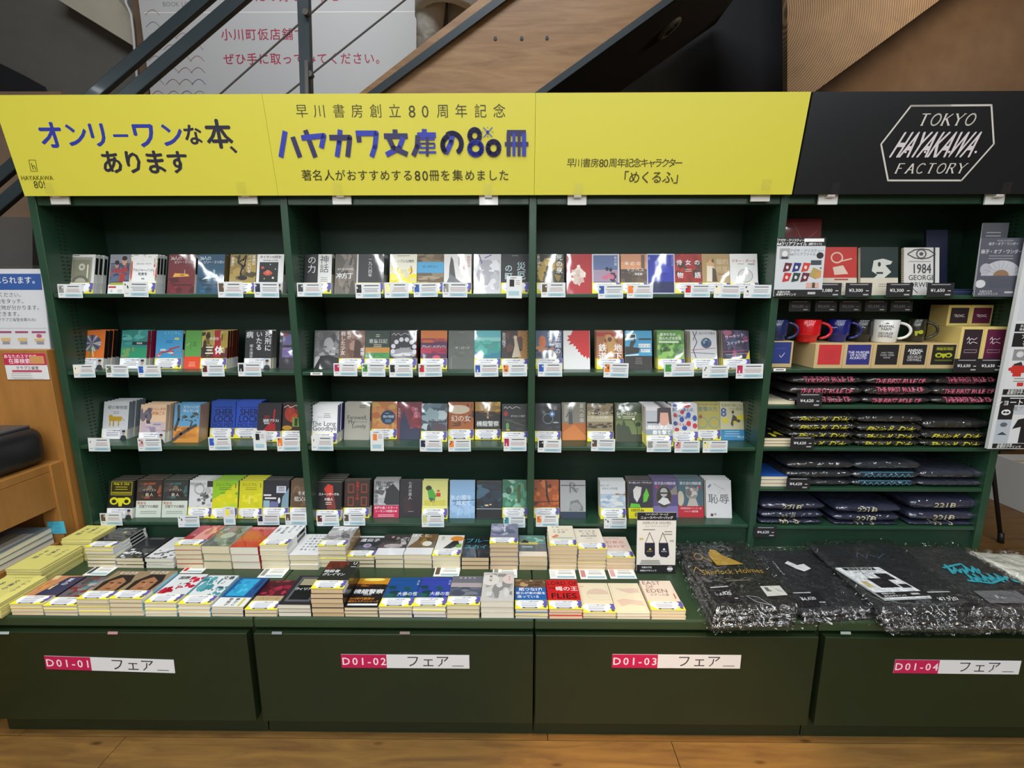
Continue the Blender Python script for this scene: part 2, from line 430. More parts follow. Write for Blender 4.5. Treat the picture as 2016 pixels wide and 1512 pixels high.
def quadslab(corners, thick, name, m, parent=None, back=Vector((0, 1, 0)), **k):
    """a slab whose front face has the given world corners"""
    c = [Vector(p) for p in corners]; n = len(c)
    mb = MB(); mb.v = [tuple(p) for p in c] + [tuple(p + back * thick) for p in c]
    mb.f = [tuple(range(n)), tuple(range(2 * n - 1, n - 1, -1))] + [(i + n, (i + 1) % n + n, (i + 1) % n, i) for i in range(n)]
    mb.c = [C3('w')] * len(mb.f)
    return mb.build(name, m, parent, **k)

# sloping grey soffit over the left with its beige beam, trim column and white pipe
YB = 2.0
sof = quadslab([P(-420, 480, YB), P(300, 480, YB), P(300, -260, YB), P(-420, -260, YB)], 0.12, 'trim_1', 'greywall', kind='structure')
quadslab([P(112, -2, YB - .12), P(118, -40, YB - .12), P(200, -40, YB - .12), P(258, 30, YB - .12), P(262, 90, YB - .12)], 0.12, 'trim_2', 'beam', kind='structure')
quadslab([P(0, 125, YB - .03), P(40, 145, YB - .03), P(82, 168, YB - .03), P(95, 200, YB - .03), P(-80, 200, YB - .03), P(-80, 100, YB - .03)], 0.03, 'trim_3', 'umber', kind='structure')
quadslab([P(258, -60, 1.85), P(288, -60, 1.85), P(296, 330, 1.85), P(278, 330, 1.85)][::-1], 0.05, 'trim_4', 'brown', kind='structure')
MB().tube([P(243, -60, 1.82), P(248, 6, 1.82), P(258, 28, 1.82), P(262, 60, 1.82), P(282, 300, 1.82)], 0.009, 8).build('wall_pipe', 'white', smooth=True, label='thin white pipe running down the wall left of the poster', cat='pipe')
# far partition behind the kiosk
quadslab([P(-160, 720, 0.12), P(64, 720, 0.12), P(64, 428, 0.12), P(-160, 424, 0.12)], 0.04, 'low_partition', 'dark', label='dark grey low partition behind the acrylic notice on the wooden kiosk', cat='partition')
quadslab([P(-200, 760, 0.9), P(120, 760, 0.9), P(120, 180, 0.9), P(-200, 180, 0.9)], 0.04, 'trim_5', 'brown', kind='structure')

# the big poster on the stair wall
YP = 1.75
pa, pb = P(276, 180, YP), P(272, -60, YP)
x0, x1 = P(284, 90, YP).x, P(1100, 90, YP).x
z0, z1 = zat(330, YP), zat(-110, YP)
po = empty('wall_poster', (x0, YP, z0), label='large pale poster with pink Japanese lettering on the stair wall', cat='poster')
pr = Print(1, 1, 0, 0, 0); pr.box(0, x1 - x0, 0, 0.01, 0, z1 - z0, 'c2c4c6'); pr.y = -.0003
def pl(px, py):
    q = P(px, py, YP); return (q.x - x0, q.z - z0)
pr.L([pl(284, 25), pl(1000, 22)], 0.006, 'w')
pr.T('BOOK LOVER', *pl(356, 8), 0.040, 'g')
pr.T('小川町仮店舗で、', *pl(530, 68), 0.076, 'a83050', 0.01, sp=0.1)
pr.T('ぜひ手に取ってみてください。', *pl(600, 116), 0.076, 'a83050', 0.01, sp=0.06)
pr.T('あなたの好きな本を', *pl(560, -8), 0.076, 'a83050', 0.01, sp=0.1)
ci = 0
for j, yy in enumerate((22, 46, 68, 91, 113, 136, 159, 182)):
    for i, xx in enumerate((300, 331, 357, 382)):
        if j < 2 and i > 0: continue
        xo = xx + j * 1.6
        pts = [pl(xo - 14 + 28 * t / 8, yy + 8 - 11 * math.sin(PI * t / 8)) for t in range(9)]
        pr.L(pts, 0.003, ('8a6a60', '5a5a8a', '8a8a7a', 'a05a60')[(j + i) % 4], False)
pr.build('paper_sheet', 'print', po)

# ---------------- staircase behind the bookcases ----------------
YS = 0.70
st = empty('staircase', (P(708, 183, YS).x, YS, 0), label='wooden staircase rising to the right behind the sign boards', cat='staircase')
off = Vector(st.location)
def L_(p): return Vector(p) - off
a0, a1 = P(708, 183, YS), P(942, 0, YS)
sl = (a1 - a0) / (a1.x - a0.x)
b0, b1 = P(1065, 178, YS), P(1312, 0, YS)
sb = (b1 - b0) / (b1.x - b0.x)
tl = a0 - sl * 1.6; tr = a1 + sl * 0.9; bl = b0 - sb * 2.4; br = b1 + sb * 0.6
bl.z = max(bl.z, 0.0)
def lc(*q): return [L_(p) for p in q]
quadslab(lc(bl, br, tr, tl), 0.05, 'stringer', 'stringer', st)
# steel edge strip along the top of the stringer, on its face
e0, e1 = P(738, 183, YS - .02), P(985, 0, YS - .02)
se = (e1 - e0) / (e1.x - e0.x)
MB().bar(L_(e0 - se * 1.5), L_(e1 + se * 0.8), 0.012, 0.034).build('edge_strip', 'steel', st)
f0, f1 = P(1068, 181, YS - .01), P(1318, 0, YS - .01)
sf = (f1 - f0) / (f1.x - f0.x)
MB().bar(L_(f0 - sf * 1.5), L_(f1 + sf * 0.5), 0.02, 0.03).build('lower_strip', 'steel', st)
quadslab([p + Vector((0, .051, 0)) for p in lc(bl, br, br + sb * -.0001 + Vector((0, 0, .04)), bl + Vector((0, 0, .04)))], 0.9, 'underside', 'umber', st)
for i in range(12):     # treads
    x = -2.0 + i * 0.24; z = (a0 + sl * (x - a0.x)).z - 0.06
    if z > 0.2:
        MB().box(x - off.x, x + 0.27 - off.x, 0.05, 0.95, z - 0.05, z).build('tread', 'stringer', st)
for px, py in ((975, 75), (1027, 75), (1077, 74)):
    q = P(px, py, YS - 0.004); m_ = MB(); m_.tube([L_(q), L_(q + Vector((0, 0.006, 0)))], 0.008, 10); m_.build('bolt', 'steel', st)
# hand rails, post and wires of the near flight
YR = 0.35
ra = empty('stair_railing', (P(600, 183, YR).x, YR, 0), label='dark steel stair railing with two sloping rails and thin wires', cat='railing')
ro = Vector(ra.location)
def rail(pxa, pxb, wd, hd, yy):
    a, b = P(*pxa, yy), P(*pxb, yy); d = (b - a).normalized()
    MB().bar(a - d * 1.5 - ro, b + d * 0.7 - ro, wd, hd, up=(0, 0, 1)).build('rail', 'steel', ra, bevel=0.004)
rail((189, 185), (402, 0), 0.026, 0.046, YR)
rail((256, 185), (471, 0), 0.026, 0.050, YR)
MB().bar(P(597, -60, YR) - ro, P(611, 420, YR) - ro, 0.045, 0.028, up=(0, 1, 0)).build('post', 'steel', ra)
MB().bar(P(604, 120, YR - .03) - ro, P(607, 300, YR - .03) - ro, 0.014, 0.012, up=(0, 1, 0)).build('post_strip', 'wire', ra)
for (xa, ya), (xb, yb) in (((642, 0), (436, 183)), ((797, 0), (567, 183))):
    a, b = P(xa, ya, YR), P(xb, yb, YR); d = (b - a).normalized()
    MB().tube([a - d * 1.2 - ro, b + d * 1.2 - ro], 0.0035, 6).build('wire', 'wire', ra)
for px, py in ((603, 26), (611, 147)):
    q = P(px, py, YR - .02) - ro
    MB().tube([q + Vector((0, -.012, 0)), q + Vector((0, .012, 0))], 0.012, 10).build('wire_clamp', 'wire', ra)
# ringed wooden soffit of the next flight, and the brown wall to its right
YW = 1.3
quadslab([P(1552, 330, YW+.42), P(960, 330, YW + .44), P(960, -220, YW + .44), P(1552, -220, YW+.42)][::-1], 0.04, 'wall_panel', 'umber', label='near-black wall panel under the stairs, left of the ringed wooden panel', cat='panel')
quadslab([P(1550, 330, YW), P(1550, -200, YW), P(2140, -200, YW), P(1850, 0, YW), P(1602, 182, YW), P(1420, 330, YW)][::-1] if False else
         [P(1550, 240, YW), P(1602, 182, YW), P(1850, 0, YW), P(2120, -200, YW), P(1550, -200, YW)], 0.05, 'stair_soffit', 'soffit', label='sloping ringed-grain wooden panel above the black sign board', cat='panel')
quadslab([P(1556, 330, YW + .35), P(2240, 330, YW + .35), P(2240, -240, YW + .35), P(1556, -240, YW + .35)], 0.05, 'trim_6', 'brown', kind='structure')
# round ceiling spotlight on the dark slope
sp_ = P(1317, 57, 1.105)
s_ = empty('ceiling_spotlight', sp_, (0, math.radians(143), 0), label='faint round grey spotlight in the dark gap behind the stairs', cat='lamp')
MB().lathe([(0, 0.0), (0.03, 0.0), (0.04, 0.012), (0.07, 0.012), (0.075, 0.0), (0.07, -0.03), (0, -0.03)], 20).build('housing', mat('lamp_grey', (0.10, 0.10, 0.09), 0.6), s_, smooth=True)
MB().lathe([(0, 0.016), (0.028, 0.014), (0.03, 0.0)], 16).build('lens', 'black', s_, smooth=True)

# ---------------- base cabinets with the display top ----------------
ND = ('drawer with the pink D01-01 plate at far left', 'drawer with the pink D01-02 plate', 'drawer with the pink D01-03 plate', 'drawer with the pink D01-04 plate at far right')
zd1, zd0, zk = zat(1251, FY - .012), zat(1424, FY - .012), 0.0
for i in range(4):
    xa = -1.8 + 0.9 * i; xb = xa + 0.9
    b = empty('drawer_cabinet', ((xa + xb) / 2, FY, 0), label='low dark green base cabinet, ' + ND[i], cat='cabinet', group='base cabinets in a row')
    c = (xa + xb) / 2
    def bx(name, x0, x1, y0, y1, z0, z1, m='drawer', bevel=0.0, **k):
        return MB().box(x0 - c, x1 - c, y0 - FY, y1 - FY, z0, z1).build(name, m, b, bevel=bevel, **k)
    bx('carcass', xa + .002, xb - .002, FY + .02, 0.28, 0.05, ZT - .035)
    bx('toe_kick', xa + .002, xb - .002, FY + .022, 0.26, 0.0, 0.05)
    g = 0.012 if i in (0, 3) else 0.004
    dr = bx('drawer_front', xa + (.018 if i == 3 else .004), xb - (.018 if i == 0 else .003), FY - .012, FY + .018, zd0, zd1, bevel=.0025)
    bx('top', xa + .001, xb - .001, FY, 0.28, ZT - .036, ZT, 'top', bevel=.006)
# number plates (each a part of its cabinet)
pls = ((90, 343, 1308, 0, 'D01-01'), (672, 924, 1302, 1, 'D01-02'), (1205, 1458, 1302, 2, 'D01-03'), (1760, 2008, 1313, 3, 'D01-04'))
cabs = [o for o in bpy.data.objects if o.name.startswith('drawer_cabinet')]
cabs.sort(key=lambda o: o.location.x)
for (xa, xb, yc, i, s) in pls:
    yy = FY - .0125
    A, B = P(xa, yc, yy), P(xb, yc, yy); wd = B.x - A.x; h = 0.049
    cb = cabs[i]
    pr = Print(wd, h, -wd / 2, -h / 2, 0)
    pr.box(-wd / 2, wd / 2, 0, 0.0008, -h / 2, h / 2, 'dcdcde')
    pr.R(0, 0, .355, 1, 'bf1650')
    pr.T(s, .178, .5, .09, 'f0dce4', .012, sp=.16)
    for ch, u in zip('フェア', (.56, .68, .79)): pr.T(ch, u, .52, .115, '303038', 0.0)
    pr.R(.865, .17, .955, .22, '505058')
    o = pr.build('number_plate', 'print', cb)
    rz = {0: -0.028, 3: -0.004}.get(i, 0)
    o.location = ((A.x + B.x) / 2 - cb.location.x, -0.0132, (A.z + B.z) / 2); o.rotation_euler = (0, -rz, 0)
# small tape scraps over the drawer gap
for px, c, s in ((222, 'a87c7c', 'pale pink'), (545, '7e8288', 'grey, second from the left,'), (797, '806c66', 'dull pink'), (1665, '8a928e', 'grey, rightmost,'), (8, '9aa8a4', 'grey, at the far left,')):
    q = P(px, 1245.5, FY - .013)
    pr = Print(.032, .008, -.016, -.005); pr.box(-.016, .016, 0, .0006, -.005, .003, c); pr.R(.05, .05, .95, .6, c)
    o = pr.build('tape_tab', 'print', label=s + ' scrap of tape over the gap above the drawers', cat='tape'); o.location = q; o.rotation_euler = (math.radians(-25), 0, 0)

# ---------------- bookcases ----------------
DEP = 0.28
ZTOP = zat(183, -0.04) - 0.12
ZH = zat(403, 0)
rowsL = [(578, 586), (733, 740), (880, 887), (1031, 1037)]
rowsR = [(581, 589), (726, 732), (797, 802), (880, 885), (959, 964), (1034, 1037)]
ZL = [zat(a, 0) for a, b in rowsL]; ZR = [zat(a, 0) for a, b in rowsR]
U = ('with cassette book at top left', 'second from the left', 'third from the left', 'at the right with mugs and bagged shirts')
for i in range(4):
    xa = -1.8 + 0.9 * i; xb = xa + 0.9
    b = empty('bookcase', ((xa + xb) / 2, 0, ZT), label='tall dark green steel bookcase ' + U[i], cat='bookcase', group='bookcases side by side')
    c = (xa + xb) / 2
    def bx(name, x0, x1, y0, y1, z0, z1, m='green_shaded', bevel=0.0):
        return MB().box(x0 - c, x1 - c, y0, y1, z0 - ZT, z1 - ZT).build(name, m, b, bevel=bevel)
    hw = 0.0135
    if i == 0: bx('side_panel', xa - .030, xa + .0, -.004, DEP, ZT, ZTOP, 'green', .002)
    bx('side_panel', xb - hw if i < 3 else xb, xb + hw if i < 3 else xb + .03, -.004, DEP, ZT, ZTOP, 'green', .002)
    li, ri = (xa if i == 0 else xa + hw + .0005), (xb - hw - .0005 if i < 3 else xb)
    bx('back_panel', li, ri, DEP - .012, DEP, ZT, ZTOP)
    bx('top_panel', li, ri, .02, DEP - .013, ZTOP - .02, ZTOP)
    bx('header_panel', li, ri, .0, .02, ZH, ZTOP - .001, 'green', .002)
    for z, (pa_, pb_) in zip(ZL if i < 3 else ZR, rowsL if i < 3 else rowsR):
        t = z - zat(pb_, 0)
        s = bx('shelf', li, ri, .0, DEP - .013, z - max(.014, t), z, 'green', .0025)
    zb = (ZL if i < 3 else ZR)[-1]
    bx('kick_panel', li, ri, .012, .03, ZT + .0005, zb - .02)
    # adjustment slots, one joined strip per side
    sl_ = MB()
    for xs_, sg in ((li, 1), (ri, -1)):
        z = ZT + .1
        while z < ZH - .03:
            for yy in (.055, .075):
                sl_.box(min(xs_, xs_ + sg * .0012) - c, max(xs_, xs_ + sg * .0012) - c, yy, yy + .010, z - ZT, z - ZT + .004)
            z += .0145
    sl_.build('slot_strip', 'hole', b, kind='stuff')
# small shelf-edge labels
for px, py, s in ((623, 736, 'below the grey portrait book'), (1535, 728, 'below the blue mug box')):
    q = P(px, py, -.004); pr = Print(.046, .011, -.023, -.0055); pr.box(-.023, .023, 0, .001, -.0055, .0055, 'w'); pr.lines(.08, .92, (.35,), .3, 'G')
    o = pr.build('edge_label', 'print', label='tiny white label strip on the shelf edge ' + s, cat='label'); o.location = q

# ---------------- sign boards ----------------
YB0, YT0 = -0.033, -0.085
ZB0, ZT0 = zat(384, YB0), zat(183, YT0)
TILT = math.atan2(YB0 - YT0, ZT0 - ZB0)
SH = math.hypot(YB0 - YT0, ZT0 - ZB0)
SN = Vector((0, -math.cos(TILT), -math.sin(TILT))); SUP = Vector((0, -math.sin(TILT), math.cos(TILT)))
SO = Vector((0, YB0, ZB0))
def SP(px, py):
    """point of a pixel ray on the sign plane: (x, height up the board)"""
    d = ray(px, py); t = (SO - CAMP).dot(SN) / d.dot(SN); q = CAMP + d * t
    return q.x, (q - SO).dot(SUP)
def board(xa, xb, col, label, m='sign'):
    o = empty('sign_board', (xa, YB0, ZB0), (TILT, 0, 0), label=label, cat='sign', group='sign boards above the bookcases')
    pr = Print(1, 1, -xa, 0, 0); pr.box(0, xb - xa, 0, .012, 0, SH, col); pr.y = -.0001
    return o, pr
YEL = 'd2ca46'
Xs = [SP(48, 384)[0], SP(548, 384)[0], SP(1052, 384)[0], SP(1559, 384)[0]]
INK = '2b2a3a'; BLU = '2f3a9a'
o, pr = board(Xs[0], Xs[1] - .001, YEL, 'yellow sign board with blue lettering at the far left', )
for ch, (px, py), s, c in [('オ', (101, 267), 57, BLU), ('ン', (150, 266), 52, BLU), ('リ', (193, 266), 52, BLU), ('ー', (238, 268), 38, BLU), ('ワ', (284, 266), 56, BLU), ('ン', (338, 266), 52, BLU), ('な', (380, 266), 42, INK), ('本', (431, 265), 58, INK), ('、', (470, 282), 44, INK),
                           ('あ', (220, 320), 48, INK), ('り', (263, 320), 48, INK), ('ま', (306, 320), 50, INK), ('す', (350, 320), 48, INK)]:
    x, h = SP(px, py); x2, _ = SP(px + s, py)
    pr.T(ch, x, h, (x2 - x) * .93, c, .028)
x, h = SP(73, 350); pr.T('HAYAKAWA', x, h, .020, '6a6420', .01); x, h = SP(78, 363); pr.T('80!', x, h, .034, '5a5420', 0, shear=.1)
rr = [SP(*q) for q in ((57, 315), (70, 315), (74, 337), (61, 337), (57, 315))]; pr.L(rr, .0015, '6a6420'); x, h = SP(66, 327); pr.T('h', x, h, .030, '6a6420')
pr.build('board', 'sign', o)
o, pr = board(Xs[1], Xs[2] - .001, YEL, 'yellow sign board with large blue title, centre left')
def stroke(pts, c, wd=.0165): pr.L([SP(500 + a / 3.6, b / 3.6) for a, b in pts], wd, c)
for ch, px in zip('早川書房創立80周年記念', (594, 629, 667, 703, 740, 777, 811, 837, 872, 908, 946, 983)):
    x, h = SP(px, 219); pr.T(ch, x, h, .043 if ch not in '80' else .052, '45401c')
for ch, px in zip('著名人がおすすめする80冊を集めました', (604, 625, 648, 670, 692, 714, 736, 758, 780, 803, 822, 837, 855, 877, 901, 925, 947, 970, 992)):
    x, h = SP(px, 345.5); pr.T(ch, x, h, .0375 if ch not in '80' else .045, '3a3618', .004)
D_ = '37345e'; B_ = '3640a8'
stroke([(222, 930), (192, 1115)], B_); stroke([(275, 970), (328, 1115)], D_)
stroke([(365, 922), (437, 1115)], D_); stroke([(337, 978), (497, 962), (478, 1050)], B_)
stroke([(612, 920), (605, 1010), (590, 1112)], B_); stroke([(535, 975), (680, 975), (665, 1112)], D_)
stroke([(738, 935), (748, 1008)], D_); stroke([(722, 945), (868, 945), (858, 1040), (835, 1112)], B_)
stroke([(1000, 918), (1002, 960)], D_); stroke([(922, 965), (1090, 965)], D_); stroke([(1058, 975), (1030, 1050), (938, 1098)], B_); stroke([(955, 975), (990, 1050), (1090, 1095)], D_)
stroke([(1208, 915), (1208, 955)], B_); stroke([(1158, 958), (1290, 958)], B_); stroke([(1162, 960), (1158, 1040), (1130, 1105)], D_)
for yy in (988, 1018, 1048): stroke([(1178, yy), (1282, yy)], B_ if yy != 1018 else D_, .006)
stroke([(1180, 1018), (1180, 1050)], B_, .006); stroke([(1280, 1018), (1280, 1050)], B_, .006)
stroke([(1168, 1080), (1292, 1080)], B_, .007); stroke([(1229, 972), (1229, 1108)], D_, .009)
def arc(cx, cy, rx, ry, a, b, c, wd=.0165, n=18): stroke([(cx + rx * math.cos(math.radians(a + (b - a) * i / n)), cy - ry * math.sin(math.radians(a + (b - a) * i / n))) for i in range(n + 1)], c, wd)
stroke([(1408, 945), (1398, 1010), (1360, 1090)], B_); arc(1405, 1020, 66, 74, 125, -55, D_); arc(1400, 1028, 62, 68, 110, 230, D_)
arc(1565, 962, 36, 42, 0, 360, D_); arc(1572, 1053, 44, 44, 0, 360, B_); arc(1698, 1050, 40, 46, 0, 360, D_)
stroke([(1625, 903), (1657, 940), (1690, 972)], '4a50c0', .003); stroke([(1690, 903), (1657, 940), (1627, 975)], '4a50c0', .003); arc(1657, 938, 5, 6, 0, 360, '4a50c0', .006, 8)
for a, b in ((1657, 905), (1620, 938), (1692, 938), (1657, 970)): arc(a, b, 1.5, 1.5, 0, 360, '4a50c0', .002, 6)
stroke([(1793, 942), (1927, 942)], D_); stroke([(1778, 1022), (1945, 1022)], D_, .013)
for xx, c in ((1805, D_), (1843, B_), (1879, D_), (1914, B_)): stroke([(xx, 945), (xx, 1108)], c, .0135 if xx in (1805, 1914) else .010)
pr.build('board', 'sign', o)
o, pr = board(Xs[2], Xs[3] - .001, YEL, 'yellow sign board with small black lettering, beside the black one')
for i, ch in enumerate('早川書房80周年記念キャラクター'):
    px = 1123 + i * 13.6 + (0 if i < 4 else (-3 if i == 4 else -8)) + (0 if i < 6 else 3)
    px = (1124, 1139, 1155, 1171, 1184, 1193, 1207, 1223, 1239, 1254, 1269, 1283, 1296, 1310, 1323, 1336)[i]
    x, h = SP(px, 321); pr.T(ch, x, h, .030 if ch not in '80' else .036, '453f10', .006)
for ch, px in zip('「めくるふ」', (1226, 1249, 1271, 1293, 1315, 1338)):
    x, h = SP(px, 349.5); pr.T(ch, x, h, .042, '453f10', .006)
pr.build('board', 'sign', o)
o, pr = board(SP(1562, 384)[0], 1.96, '17191c', 'black sign board with white hexagonal emblem at far right')
def Q_(a, b): return SP(1456 + a / 3.6, b / 3.6)
pr.L([Q_(*q) for q in ((1215, 750), (1785, 745), (1802, 1020), (1572, 1279), (1052, 1279), (1003, 1022), (1215, 750), (1500, 748))], .0055, 'cfcac2')
def serif(txt, cx, cy, em, sp):
    gs = {'T': [((0, 1), (.8, 1)), ((.4, 1), (.4, 0))], 'O': 'o', 'K': [((.1, 0), (.1, 1)), ((.75, 1), (.1, .4)), ((.3, .58), (.8, 0))], 'Y': [((0, 1), (.4, .5)), ((.8, 1), (.4, .5)), ((.4, .5), (.4, 0))],
          'F': [((.1, 0), (.1, 1)), ((.1, 1), (.7, 1)), ((.1, .52), (.55, .52))], 'A': [((.05, 0), (.45, 1)), ((.45, 1), (.85, 0)), ((.2, .36), (.7, .36))], 'C': 'c', 'R': [((.1, 0), (.1, 1)), ((.1, 1), (.55, 1)), ((.55, 1), (.7, .8)), ((.7, .8), (.55, .54)), ((.55, .54), (.1, .54)), ((.4, .54), (.8, 0))]}
    n = len(txt); x0, h0 = Q_(cx, cy)
    for i, ch in enumerate(txt):
        ox = x0 + (i - n / 2 + .1) * sp; g = gs[ch]
        f = lambda p: (ox + (p[0] + .22 * p[1]) * em, h0 + (p[1] - .5) * em)
        if isinstance(g, str):
            a0, a1 = (0, 360) if g == 'o' else (45, 315)
            pts = [f((.45 + .42 * math.cos(math.radians(a0 + (a1 - a0) * k / 14)), .5 + .5 * math.sin(math.radians(a0 + (a1 - a0) * k / 14)))) for k in range(15)]
            pr.L(pts, em * .13, 'cfcac2')
        else:
            for a, b in g:
                vert = abs(a[1] - b[1]) > abs(a[0] - b[0])
                pr.L([f(a), f(b)], em * (.17 if vert and a[0] <= b[0] else .08), 'cfcac2')
                if vert:
                    for e in (a, b):
                        if e[1] in (0, 1) and not (ch == 'A' and e[1] == 1): pr.L([f((e[0] - .13, e[1])), f((e[0] + .13, e[1]))], em * .055, 'cfcac2')
serif('TOKYO', 1466, 848, .0335, .0378)
serif('FACTORY', 1350, 1194, .030, .0345)
x, h = Q_(1395, 1022); pr.T('HAYAKAWA', x, h, .108, 'd3cbcf', .022, sx=.46, shear=.42, sp=-.012)
for a, b in ((1172, 1078), (1310, 1078), (1480, 1078), (1668, 1078)):
    x, h = Q_(a, b); pr.nx(); pr.poly([(x + (.0055 if k % 2 == 0 else .0023) * math.sin(k * PI / 5) + pr.x0, pr.y, h + (.0055 if k % 2 == 0 else .0023) * math.cos(k * PI / 5)) for k in range(10)], 'eeeaea')
pr.build('board', 'sign', o)
# clear plastic clips that hold the boards
for k, (px, py, s) in enumerate(((118, 388, 'leftmost, under the left end of the blue-lettered sign'), (488, 387, 'second from the left, near the first board joint'), (673, 388, 'third from the left, under the large blue title'), (962, 389, 'fourth from the left, under the large blue title'),
                             (1136, 389, 'fifth from the left, under the small black lettering'), (1497, 382, 'sixth from the left, by the black sign'), (1630, 388, 'seventh from the left, under the black sign'), (1958, 388, 'rightmost, below the white emblem'))):
    q = P(px, py, -0.012)
    e = empty('sign_clip', q, label='clear plastic clip ' + s, cat='clip', group='clips under the sign boards')
    MB().box(-.034, .034, -.004, .004, -.026, .014).build('base_plate', mat('clip_plastic', (.72, .74, .72), .25, .4) if k == 0 else bpy.data.materials['clip_plastic'], e, bevel=.002)
    MB().tube([(-.013, -.011, .004), (.013, -.011, .004)], .009, 10).build('hinge', bpy.data.materials['clip_plastic'], e)
    g = MB().box(-.016, .016, -.0005, .0005, 0, .036).build('tongue', 'clear', e); g.location = (0, -.034, .004); g.rotation_euler = (TILT, 0, 0)

# ---------------- books ----------------
BW, BH = 0.106, 0.157
BV = 0.275          # height of the paper band as a share of the cover
_band = {}
def band_mesh(t, style):
    key = (round(t, 3), style)
    if key in _band: return _band[key]
    pr = Print(BW, BH * BV, -BW / 2, 0.0003, -0.0016)
    pr.box(-BW / 2 - .0004, BW / 2 + .0009, -.0016, -.0002, 0.0003, BH * BV, 'ece23e' if style in 'yf' else 'dfe6dc')
    pr.box(BW / 2 + .0003, BW / 2 + .0009, -.0002, t, 0.0003, BH * BV, 'd8d8dc')
    if style == 'y':
        pr.R(.0, .0, 1, .995, 'ece23e')
        pr.Q([(.84, .45), (1, .35), (1, .98), (.86, .98)], '5d55a8')
        pr.E(.92, .26, .055, .16, '5a5486', 9)
        pr.Q([(.02, .45), (.12, .25), (.2, .08), (.72, .08), (.84, .30), (.85, .55), (.90, .75), (.86, .92), (.70, .97), (.12, .97), (.03, .80)], 'eeeeee')
        pr.R(.22, .05, .68, .19, '4a4672')
        pr.lines(.26, .64, (.09,), .05, 'c8c8d8')
    elif style == 'f':
        pr.R(.0, .0, 1, .995, 'e6e6e6')
        pr.Q([(.02, .3), (.10, .10), (.66, .10), (.70, .55), (.70, .95), (.10, .95), (.02, .80)], 'f2f2f2')
        pr.R(.72, .0, 1, .995, 'bcc4cc'); pr.Q([(.74, 0), (.78, .32), (.86, .40), (.95, .32), (1, 0)], '35343c'); pr.E(.865, .62, .065, .20, 'b98f78', 10)
        pr.E(.865, .76, .07, .11, '2c2624', 10); pr.Q([(0, 0), (.1, 0), (0, .3)], 'e8de40')
    pr.T('ハヤカワ文庫の80冊', .44, .82, .066, '33306a', .006, sp=-.06)
    pr.lines(.16, .70, (.60, .44, .30), .055, '8c8c98', int(t * 1000))
    me = pr.mesh('paper_band'); me.materials.append(M['print']); _band[key] = me
    return me
_pg = {}
def page_mesh(w, h, t, tone):
    key = (round(w, 3), round(h, 3), round(t, 3), tone)
    if key not in _pg:
        me = MB().box(-w / 2 + .0012, w / 2 - .0015, .0004, t - .0004, .0008, h - .0008).mesh('pages')
        me.materials.append(M[tone]); _pg[key] = me
    return _pg[key]
def cover_mesh(w, h, t, base, spine, ops):
    pr = Print(w, h, -w / 2, 0, 0)
    pr.box(-w / 2, w / 2, -.0001, .0003, 0, h, base)
    pr.box(-w / 2, w / 2, t - .0003, t, 0, h, base)
    pr.box(w / 2 - .0006, w / 2, .0003, t - .0003, 0, h, spine)
    pr.y = -.00012
    # spine title block
    if spine in ('w', 'l', 'c', 'ece8dc'):
        pr.poly([(w / 2 + .0001, t * .15, h * .5), (w / 2 + .0001, t * .85, h * .5), (w / 2 + .0001, t * .85, h * .92), (w / 2 + .0001, t * .15, h * .92)], 'k')
    pr.run(ops)
    me = pr.mesh('cover'); me.materials.append(M['gloss']); return me
def make_book(desc, base, spine, ops, t=.016, band=None, tone='pages', w=BW, h=BH):
    o = empty('paperback_book', label=desc, cat='book')
    inst(page_mesh(w, h, t, tone), 'pages', o)
    inst(cover_mesh(w, h, t, base, spine, ops), 'cover', o)
    if band:
        b = inst(band_mesh(t, band), 'paper_band', o)
        if abs(w - BW) > .001: b.scale = (w / BW, 1, 1)
    return o
ORD = ['front', 'second', 'third', 'fourth', 'fifth', 'sixth', 'seventh']
LEAN = math.radians(15)
used_cards = []
BOOKS = []
def row(rname, zs, cx0, s, cy0, items, ydef=None, dark=()):
    """items: (left px, bottom px, copies, description, base, spine, ops[, band, thickness]) in the crop's own pixels"""
    pos = []
    for it in items:
        px, py = cx0 + it[0] / s, cy0 + it[1] / s
        if ydef is not None:
            q = P(px, py, ydef - it[9] if len(it) > 9 else ydef)
        else:
            q = PZ(px, py, zs); q = PZ(px, py, zs) if .012 < q.y < .16 else P(px, py, min(.15, max(.02, q.y)))
        pos.append((q.x, q.y))
    for i, it in enumerate(items):
        x, y = pos[i]; n = it[2]; desc, base, spine, ops = it[3:7]
        band = it[7] if len(it) > 7 else 'y'
        t = it[8] if len(it) > 8 else .015
        wv = BW
        if i + 1 < len(items):
            gap = pos[i + 1][0] - x
            if gap < BW + .001:
                wv = max(.055, gap - .0015)
        y = max(y, .012)
        b = make_book(desc, base, spine, ops, t, band, w=wv)
        b['group'] = 'paperbacks face out on the ' + rname
        lean = LEAN
        cy = Vector((0, math.cos(lean), -math.sin(lean)))
        b.location = (x + wv / 2, y, zs + .0005); b.rotation_euler = (-lean, 0, random.Random(i * 7 + len(desc)).uniform(-.02, .02))
        BOOKS.append((x + wv / 2, zs, desc))
        for k in range(1, n):
            step = (t + .0012)
            yy = y + step * k / math.cos(lean)
            if yy + .06 > DEP - .02: break
            dup(b, (x + wv / 2 + random.Random(k + i).uniform(-.001, .0015), yy, zs + .0005), label=f'{ORD[k]} copy behind the {desc}')
